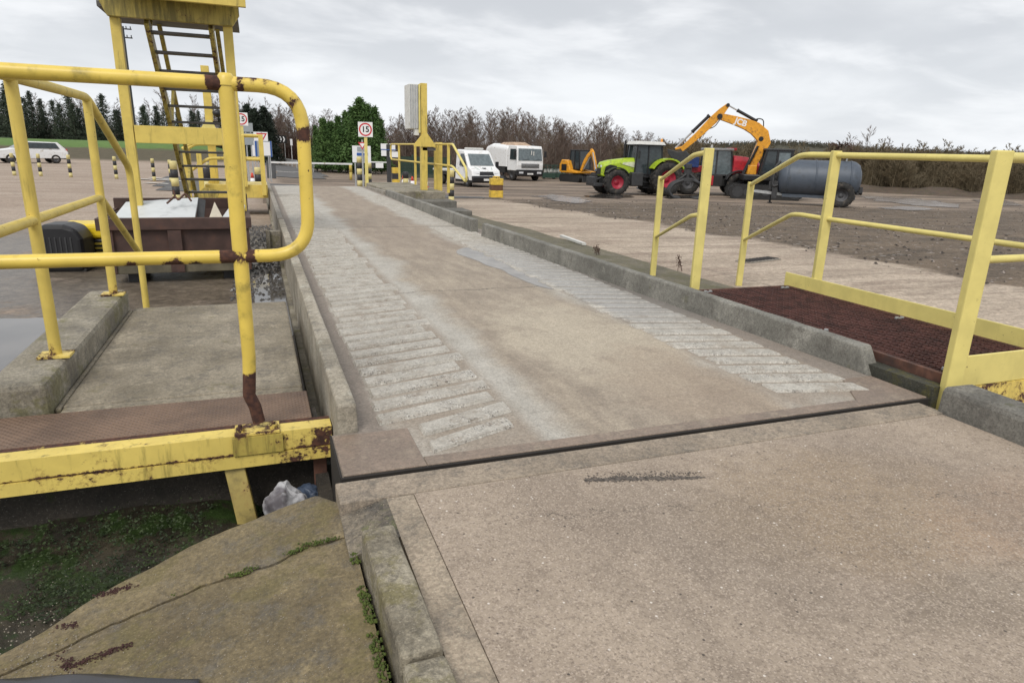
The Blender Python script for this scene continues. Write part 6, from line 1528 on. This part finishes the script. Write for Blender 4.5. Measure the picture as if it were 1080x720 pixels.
def bare_tree(seed, h, spread=.32, nb=30, mats=('trunk', 'twig'), stems=1, label='', cat='tree', name='bare_tree', low=.18, tw=1.0):
    r = random.Random(seed); o = thing(name, label, cat, (0, 0, -60))
    tk, cr = MB(), MB()
    for s_ in range(stems):
        bend = Vector((r.uniform(-.06, .06), r.uniform(-.06, .06), 0))*h; base = Vector((r.uniform(-.3, .3), r.uniform(-.3, .3), 0))*(stems > 1)
        lean = Vector((r.uniform(-.3, .3), r.uniform(-.3, .3), 0))*h*(.5 if stems > 1 else .12); hh = h*(1 if s_ == 0 else r.uniform(.6, .95))
        def axis_(f): return base+Vector((0, 0, hh*f))+bend*math.sin(f*3)+lean*f**1.4
        pts = [axis_(k/7) for k in range(8)]; rb = hh*.0105
        tk.tube(pts, rb, 6, rfun=lambda f: max(.12, 1-f*.95))
        for k in range(nb):
            f = low+(1-low)*(k+r.random())/nb*.97; a = axis_(f); L = hh*spread*(1.08-f)**.75*r.uniform(.6, 1.15)+.15
            an = r.uniform(0, 6.28); up = r.uniform(.55, 1.15); d = Vector((math.cos(an), math.sin(an), up)).normalized()
            b = a+d*L; rr = rb*(1-f*.8)*.42
            m_ = a.lerp(b, .5)+Vector((0, 0, -.04*L)); twigpoly(cr, a, m_, rr, rr*.7, 4); b = m_+(d+Vector((0, 0, .35))).normalized()*L*.5; twigpoly(cr, m_, b, rr*.7, .010*tw)
            for j in range(8):
                g = r.uniform(.25, 1.0); c0 = a.lerp(m_, g*2) if g < .5 else m_.lerp(b, g*2-1); dd = (d+Vector((r.uniform(-.9, .9), r.uniform(-.9, .9), r.uniform(-.1, .9)))).normalized(); l2 = L*r.uniform(.25, .5)
                e = c0+dd*l2; twigpoly(cr, c0, e, .013*tw, .007*tw)
                for q_ in range(5):
                    c1 = c0.lerp(e, r.uniform(.2, 1)); e2 = c1+(dd+Vector((r.uniform(-.9, .9), r.uniform(-.9, .9), r.uniform(-.3, .8)))).normalized()*l2*r.uniform(.3, .6); twigpoly(cr, c1, e2, .009*tw, .005*tw)
    tk.build('trunk', M[mats[0]], o, world=False); cr.build('crown', M[mats[1]], o, world=False); remember(o); return o
def conifer(seed, h, rad, mat, label, dense=1.0, name='conifer', droop=.35, group=None, sh=.85, cs=1.0):
    r = random.Random(seed); o = thing(name, label, 'tree', (0, 0, -60)); tk = MB(); tk.cyl((0, 0, 0), (0, 0, h*.98), h*.018, .02, 7); tk.build('trunk', M['trunk'], o, world=False)
    cr = MB(); n = int(240*dense)
    for k in range(n):
        f = .06+.92*(k/n); z = h*f; L = rad*(1-f)**sh*r.uniform(.55, 1.15)+.12; an = r.uniform(0, 6.28); d = Vector((math.cos(an), math.sin(an), -droop*(1-f)+.25*f))
        m_ = max(3, int(L*5)); 
        for j in range(m_):
            t_ = (j+r.random())/m_; c0 = Vector((0, 0, z))+d*L*t_+Vector((r.uniform(-.1, .1), r.uniform(-.1, .1), r.uniform(-.12, .12)))
            for q_ in range(5):
                s_ = r.uniform(.07, .17)*cs; u = Vector((r.uniform(-1, 1), r.uniform(-1, 1), r.uniform(-.8, .6))).normalized(); v = u.cross(Vector((r.uniform(-1, 1), r.uniform(-1, 1), r.uniform(-1, 1)))).normalized()
                c1 = c0+Vector((r.uniform(-.14, .14), r.uniform(-.14, .14), r.uniform(-.1, .1)))*cs; cr.add([c1-v*s_*.35, c1+u*s_*1.4, c1+v*s_*.35], [(0, 1, 2)])
    cr.build('crown', M[mat], o, world=False); remember(o); return o
def instances(protos, spots, group, label=None, cat=None):
    used = set()
    for (x, y, sc, dz) in spots:
        i = rnd.randrange(len(protos)); p = protos[i]; z = H(x, y)-.05+dz; rz = rnd.uniform(0, 6.28); sc_ = (sc*rnd.uniform(.75, 1.3), sc*rnd.uniform(.75, 1.3), sc)
        if i not in used:
            used.add(i); o = p; o.location = (x, y, z); o.rotation_euler = (0, 0, rz); o.scale = sc_
        else: o = copy_tree(p, (x, y, z), rz, sc_)
        o['group'] = group
        if label: o['label'] = label
    for i, p in enumerate(protos):
        if i not in used:
            for c in kids(p): bpy.data.objects.remove(c)
            bpy.data.objects.remove(p)
def top_h(px, ptop, D):
    hz = 152+.03*(px-269); return EYE.z+(hz-ptop)*D/FPX
def interp(tab, x):
    for (a, u), (b, v) in zip(tab, tab[1:]):
        if a <= x <= b: return u+(v-u)*(x-a)/(b-a)
    return tab[0][1] if x < tab[0][0] else tab[-1][1]
WL = 'bare leafless birch in the brown wood behind the parked vehicles'
pro = [bare_tree(10+k, 7.0, .27, 44, label=WL, tw=.85) for k in range(7)]
# skyline of the wood in the picture: column -> row
sky = [(285, 112), (330, 116), (370, 122), (405, 124), (440, 118), (480, 117), (520, 115), (550, 118), (590, 128), (640, 128), (668, 139), (700, 147), (760, 150)]
spots = []
for k in range(228):
    px = rnd.uniform(292, 725); near_ = rnd.random(); D = 58+30*near_+ (6 if px < 400 else 0)
    if px < 345: D = rnd.uniform(92, 120)
    if 345 <= px < 410: D = rnd.uniform(72, 100)
    q = spot(px, D); tp = interp(sky, px)+rnd.triangular(-3, 22, 5); hgt = top_h(px, tp, D)-q.z
    spots.append((q.x, q.y, max(1.8, hgt)/7.0, 0))
instances(pro, spots, 'bare trees of the wood behind the yard')
o = bare_tree(91, 6.0, .42, 40, label='broad crowned bare tree standing above the scrub left of the excavator boom'); q = spot(634, 62); 
o.location = q; s_ = (top_h(634, 127, 62)-q.z)/6.0; o.scale = (s_, s_, s_)
# scrub thicket on the right
SLB = 'multi stemmed leafless shrub in the olive brown thicket at the far side of the yard'
shr = [bare_tree(40+k, 3.2, .42, 16, ('scrub', 'scrub'), 5, SLB, 'shrub', 'shrub', .1, 1.0) for k in range(5)]
sky2 = [(640, 150), (700, 153), (740, 150), (780, 153), (830, 160), (880, 158), (930, 160), (960, 159), (1020, 163), (1110, 166)]
sp = []
for k in range(190):
    px = rnd.uniform(655, 1130); D = interp([(655, 62), (800, 56), (900, 52), (1000, 49), (1130, 46)], px)+rnd.uniform(0, 16)**1.0; q = spot(px, D)
    hgt = top_h(px, interp(sky2, px)+rnd.triangular(-11, 15, 3), D)-q.z; sp.append((q.x, q.y, max(1.6, hgt)/3.2, 0))
instances(shr, sp, 'shrubs of the thicket beyond the yard')
for px, D, tp, lab in ((893, 60, 142, 'tall thin bare sapling above the thicket behind the tanker'), (915, 62, 136, 'tallest thin bare sapling above the thicket right of the tanker'), (935, 64, 146, 'short wispy sapling above the thicket at the right'), (741, 70, 140, 'bare round topped tree above the thicket under the excavator dipper')):
    o = bare_tree(int(px), 6, .30, 22, label=lab); q = spot(px, D); o.location = q; s_ = (top_h(px, tp, D)-q.z)/6; o.scale = (s_, s_, s_)
o = bare_tree(77, 3.4, .5, 44, ('redtwig', 'redtwig'), 6, 'dense rounded reddish bush standing out of the thicket behind the tanker', 'shrub', 'shrub', .08, 1.5); q = spot(896, 58); o.location = q; s_ = (top_h(896, 154, 58)-q.z)/3.4; o.scale = (s_*1.6, s_*1.6, s_)
# slotted drain in the yard concrete
qa, qb = P(783, 277), P(816, 273); dg = thing('drain_grate', 'dark slotted drain grate set in the pale yard concrete behind the handrail', 'drain', qa.lerp(qb, .5))
mb = MB(); d_ = (qb-qa).normalized(); n_ = Vector((-d_.y, d_.x, 0))
mb.bar(qa+Vector((0, 0, .012)), qb+Vector((0, 0, .012)), .26, .02); mb.build('frame', M['conc'], dg)
for k in range(9):
    c0 = qa.lerp(qb, (k+.5)/9)+Vector((0, 0, .026)); mb = MB(); mb.bar(c0-n_*.10, c0+n_*.10, .06, .008); mb.build('bar', M['undark'], dg)
# low undergrowth: dense standing stems behind everything
def stems(name, n, rng_px, dfun, hfun, mat, label, rad=.011, seedz=0):
    mb = MB()
    for k in range(n):
        px = rnd.uniform(*rng_px); D = dfun(px)+rnd.uniform(0, 14); q = spot(px, D); h_ = hfun(px)*rnd.uniform(.35, 1.05); d = Vector((rnd.uniform(-.55, .55), rnd.uniform(-.55, .55), 1)); e = q+d*h_*rnd.uniform(.6, 1)
        mb.cyl(q-Vector((0, 0, .1)), e, rad*1.3, rad*.5, 3, caps=False)
        for j in range(3):
            c0 = q.lerp(e, rnd.uniform(.2, .95)); mb.cyl(c0, c0+Vector((rnd.uniform(-1, 1), rnd.uniform(-1, 1), rnd.uniform(.0, .7)))*h_*.35, rad*.7, rad*.35, 3, caps=False)
    tag(mb.build(name, M[mat], loc=spot(sum(rng_px)/2, dfun(sum(rng_px)/2))), label, 'undergrowth', kind='stuff')
stems('undergrowth', 6500, (400, 720), lambda p: 61, lambda p: 3.2, 'twig', 'brown undergrowth stems filling the foot of the wood', .014)
stems('undergrowth', 6500, (640, 1130), lambda p: interp([(640, 62), (800, 57), (900, 52), (1000, 49), (1130, 46)], p), lambda p: 2.3, 'scrub', 'olive brown brush stems filling the thicket at the right', .012)
stems('undergrowth', 2500, (265, 345), lambda p: 96, lambda p: 4.5, 'redtwig', 'reddish brown brush behind the far road bend', .02)
stems('undergrowth', 5000, (-20, 290), lambda p: 88, lambda p: 3.4, 'twig', 'brown undergrowth under the pines on the bank', .02)
# rough bank of earth at the foot of the thicket
mb = MB(); vs = []; n = 120
for k in range(n+1):
    px = 640+500*k/n; D = interp([(640, 61), (800, 55.5), (900, 51), (1000, 48), (1140, 45)], px)
    for j, (dd, hz_) in enumerate(((-1.2, -.05), (-.3, .22), (.8, .42), (2.2, .35), (4, -.1))):
        q = spot(px, D+dd); vs.append((q.x, q.y, q.z+hz_*(1+.8*mnoise.noise((q.x*.6, q.y*.6, 2)))))
mb.add(vs, [(5*k+i, 5*k+i+1, 5*k+i+6, 5*k+i+5) for k in range(n) for i in range(4)], 0, True)
o = mb.build('earth_bank', concrete('bank_earth', (.11, .07, .045), (.06, .04, .028), .5, (.07, .065, .025), pit=.5), loc=spot(880, 51)); o['kind'] = 'structure'
# cypress hedge beyond the barrier
HL = 'dense bright green cypress in the evergreen clump beyond the barrier'
hp = [conifer(60+k, 5.0, 1.35, 'hedge', HL, 1.9, 'cypress', -.25, None, 1.0, .95) for k in range(4)]
hs = []
for px, D, tp in ((334, 59, 133), (342, 57, 126), (350, 59, 129), (358, 57, 124), (366, 60, 119), (373, 57, 115), (381, 57, 106), (388, 57, 112), (396, 57, 115), (402, 58, 127), (346, 61, 131), (378, 60, 114)):
    q = spot(px, D); hs.append((q.x, q.y, (top_h(px, tp, D)-q.z)/5.0, 0))
instances(hp, hs, 'cypresses beyond the barrier')
# pines along the bank on the left
PL = 'dark ragged pine in the row at the top of the grass bank'
pp = [conifer(80+k, 6.0, 2.1, 'conifer', PL, .80, 'pine', .25, None, .95, 1.0) for k in range(5)]
ps = []
for px in list(range(-15, 245, 7)):
    D = rnd.uniform(78, 90); px += rnd.uniform(-4, 4); q = spot(px, D); tp = interp([(-20, 92), (60, 98), (100, 108), (130, 98), (175, 104), (215, 112), (250, 116)], px)+rnd.triangular(-7, 24, 6); ps.append((q.x, q.y, (top_h(px, tp, D)-q.z)/6.0, 0))
instances(pp, ps, 'pines along the grass bank')
FL_ = 'almost black fir behind the left speed sign'
fp = [conifer(95+k, 6.0, 1.9, 'darkfir', FL_, 1.5, 'fir', .2, None, .65, 1.2) for k in range(2)]
fs_ = []
for px, D, tp in ((264, 72, 112), (272, 70, 116), (281, 71, 114), (287, 73, 122), (256, 76, 118)):
    q = spot(px, D); fs_.append((q.x, q.y, (top_h(px, tp, D)-q.z)/6.0, 0))
instances(fp, fs_, 'dark firs behind the left speed sign')
BL = 'thin bare tree rising between the pines on the bank'
bp_ = [bare_tree(120+k, 7.0, .30, 26, label=BL) for k in range(3)]; bs = []
for k in range(46):
    px = rnd.uniform(-20, 290); D = rnd.uniform(90, 110); q = spot(px, D); bs.append((q.x, q.y, (top_h(px, interp([(-20, 92), (100, 102), (200, 98), (290, 108)], px)+rnd.uniform(0, 14), D)-q.z)/7.0, 0))
instances(bp_, bs, 'bare trees between the pines')
# distant wooded ridge
t = NT('far_woodland'); c = t.mix(t.rng(t.noise(.05, 6, .7), .35, .65), (.055, .058, .045), (.10, .092, .07)); t.out(c, .95, 0, .05); M['far'] = t.m
mb = MB(); vs = []; n = 170
for k in range(n+1):
    px = 560+640*k/n; D = 420
    tp = interp([(560, 156), (700, 154), (780, 153), (820, 151), (860, 153), (900, 157), (960, 160), (1020, 162.5), (1200, 164)], px)
    for j, (dd, f) in enumerate(((-160, -.1), (-60, .55), (0, 1.0), (60, .9), (150, .2))):
        d = ray(px, 165); DD = D+dd; x, y = d.x*DD, d.y*DD
        top = top_h(px, tp+1.3, D); vs.append((x, y, -2+(top+2)*f+1.6*mnoise.noise((x*.09, y*.09, 1))))
mb.add(vs, [(5*k+i, 5*k+i+1, 5*k+i+6, 5*k+i+5) for k in range(n) for i in range(4)], 0, True)
o = mb.build('hills', M['far'], loc=spot(850, 420)); o['kind'] = 'structure'
mb = MB()
for k in range(5200):
    px = rnd.uniform(560, 1190); D = rnd.uniform(400, 440); tp = interp([(560, 156), (700, 154), (780, 153), (820, 151), (860, 153), (900, 157), (960, 160), (1020, 162.5), (1200, 164)], px)
    d = ray(px, 165); x, y = d.x*D, d.y*D; z0_ = top_h(px, tp+3, D); hh = rnd.uniform(1.5, 4.2)
    c0 = Vector((x, y, z0_-1)); mb.cyl(c0, c0+Vector((rnd.uniform(-.5, .5), 0, hh)), .22, .1, 3, caps=False)
    for j in range(5):
        c1 = c0+Vector((rnd.uniform(-1.6, 1.6), rnd.uniform(-1, 1), hh*rnd.uniform(.5, 1.15))); u = Vector((rnd.uniform(-1, 1), rnd.uniform(-.3, .3), rnd.uniform(-1, 1))); v = Vector((-u.z, u.y, u.x)); mb.add([c1-v*.28, c1+u*.75, c1+v*.28], [(0, 1, 2)])
tag(mb.build('far_wood', M['far'], loc=spot(850, 420)), 'grey brown line of distant trees on the ridge skyline', 'wood', kind='stuff')
# distant low ridge on the left, closing the horizon behind the pines
mb = MB(); vs = []; n = 60
for k in range(n+1):
    px = -160+740*k/n; D = 300; d = ray(px, 150)
    for j, (dd, hz_) in enumerate(((-80, -1), (0, 3.8), (60, 2))):
        x, y = d.x*(D+dd), d.y*(D+dd); vs.append((x, y, hz_+2*mnoise.noise((x*.03, y*.03, 5))))
mb.add(vs, [(3*k+i, 3*k+i+1, 3*k+i+4, 3*k+i+3) for k in range(n) for i in range(2)], 0, True)
o = mb.build('hills', M['far'], loc=spot(200, 300)); o['kind'] = 'structure'

# ------------------------------------------------------------------ sky, sun, camera
w = bpy.data.worlds.new('World'); scene.world = w; w.use_nodes = True; nt = w.node_tree
bg = nt.nodes['Background']; sk = nt.nodes.new('ShaderNodeTexSky'); sk.sky_type = 'NISHITA'; sk.sun_disc = False
SUN_EL, SUN_AZ = R_(48), R_(215)       # azimuth measured clockwise from +Y: high, behind and to the left of the camera
sk.sun_elevation = SUN_EL; sk.sun_rotation = SUN_AZ; sk.air_density = 1.0; sk.dust_density = 2.0
def wn(t_, **kw):
    x = nt.nodes.new(t_)
    for k, v in kw.items(): setattr(x, k, v)
    return x
def wlink(a, b): nt.links.new(a, b)
def wmath(op, a, b=0.0):
    x = wn('ShaderNodeMath', operation=op)
    for i, v in enumerate((a, b)):
        if isinstance(v, bpy.types.NodeSocket): wlink(v, x.inputs[i])
        else: x.inputs[i].default_value = v
    return x.outputs[0]
def wrng(v, a, b, lo, hi):
    x = wn('ShaderNodeMapRange', interpolation_type='SMOOTHSTEP'); wlink(v, x.inputs[0])
    for i, k in enumerate((a, b, lo, hi)): x.inputs[i+1].default_value = k
    return x.outputs[0]
def wmix(f, a, b):
    x = wn('ShaderNodeMix', data_type='RGBA')
    for i, v in ((0, f), (6, a), (7, b)):
        if isinstance(v, bpy.types.NodeSocket): wlink(v, x.inputs[i])
        else: x.inputs[i].default_value = (*v, 1) if isinstance(v, tuple) else v
    return x.outputs[2]
tc_ = wn('ShaderNodeTexCoord'); sep = wn('ShaderNodeSeparateXYZ'); wlink(tc_.outputs['Generated'], sep.inputs[0])
zz_ = wmath('ADD', wmath('MAXIMUM', sep.outputs[2], 0.0), .20)
cx_ = wmath('DIVIDE', sep.outputs[0], zz_); cy_ = wmath('DIVIDE', sep.outputs[1], zz_)
cmb = wn('ShaderNodeCombineXYZ'); wlink(cx_, cmb.inputs[0]); wlink(cy_, cmb.inputs[1])
def wnoise(sc, det, rough, vec, mp=None):
    x = wn('ShaderNodeTexNoise'); 
    if mp:
        m = wn('ShaderNodeMapping'); wlink(vec, m.inputs[0]); m.inputs['Scale'].default_value = mp; m.inputs['Rotation'].default_value = (0, 0, R_(-20)); vec = m.outputs[0]
    wlink(vec, x.inputs[0]); x.inputs['Scale'].default_value = sc; x.inputs['Detail'].default_value = det; x.inputs['Roughness'].default_value = rough; x.inputs['Distortion'].default_value = .3; return x.outputs[0]
n1_ = wnoise(.75, 6, .5, cmb.outputs[0], (1.0, .9, 1)); n2_ = wnoise(2.0, 5, .55, cmb.outputs[0], (.8, 1.0, 1))
k = 10.0
cl = wmix(wrng(n1_, .38, .62, 0, 1), (.515*k, .53*k, .555*k), (.76*k, .77*k, .785*k))
cl = wmix(wmath('MULTIPLY', wrng(n2_, .45, .7, 0, 1), .45), cl, (.94*k, .94*k, .945*k))
hor = wrng(sep.outputs[2], .0, .22, 1, 0)
cl = wmix(wmath('MULTIPLY', hor, .55), cl, (.73*k, .76*k, .80*k))
mx_ = wmix(.93, sk.outputs[0], cl); wlink(mx_, bg.inputs['Color']); bg.inputs['Strength'].default_value = .1
sl = bpy.data.lights.new('sun', 'SUN'); so = bpy.data.objects.new('sun', sl); COL.objects.link(so); sl.energy = 1.5; sl.angle = R_(24); sl.color = (1, .95, .885)
sdir = Vector((math.sin(SUN_AZ)*math.cos(SUN_EL), math.cos(SUN_AZ)*math.cos(SUN_EL), math.sin(SUN_EL)))
so.rotation_euler = sdir.to_track_quat('Z', 'Y').to_euler(); so.location = (0, 0, 30)
cam = bpy.data.cameras.new('camera'); co = bpy.data.objects.new('camera', cam); COL.objects.link(co); scene.camera = co
cam.sensor_fit = 'HORIZONTAL'; cam.sensor_width = 36; cam.lens = FPX/1080*36; cam.clip_start = .05; cam.clip_end = 3000
m = Matrix((( _xc.x, _yc.x, _zc.x), (_xc.y, _yc.y, _zc.y), (_xc.z, _yc.z, _zc.z)))
R3 = Matrix((CAMR.col[0], -CAMR.col[1], -CAMR.col[2])).transposed()
co.matrix_world = Matrix.Translation(EYE) @ R3.to_4x4()
vs_ = scene.view_settings; vs_.view_transform = 'Standard'; vs_.look = 'None'; vs_.exposure = 0.36; vs_.gamma = 1.0; vs_.use_curve_mapping = False
scene.display_settings.display_device = 'sRGB'
scene.cycles.max_bounces = 6
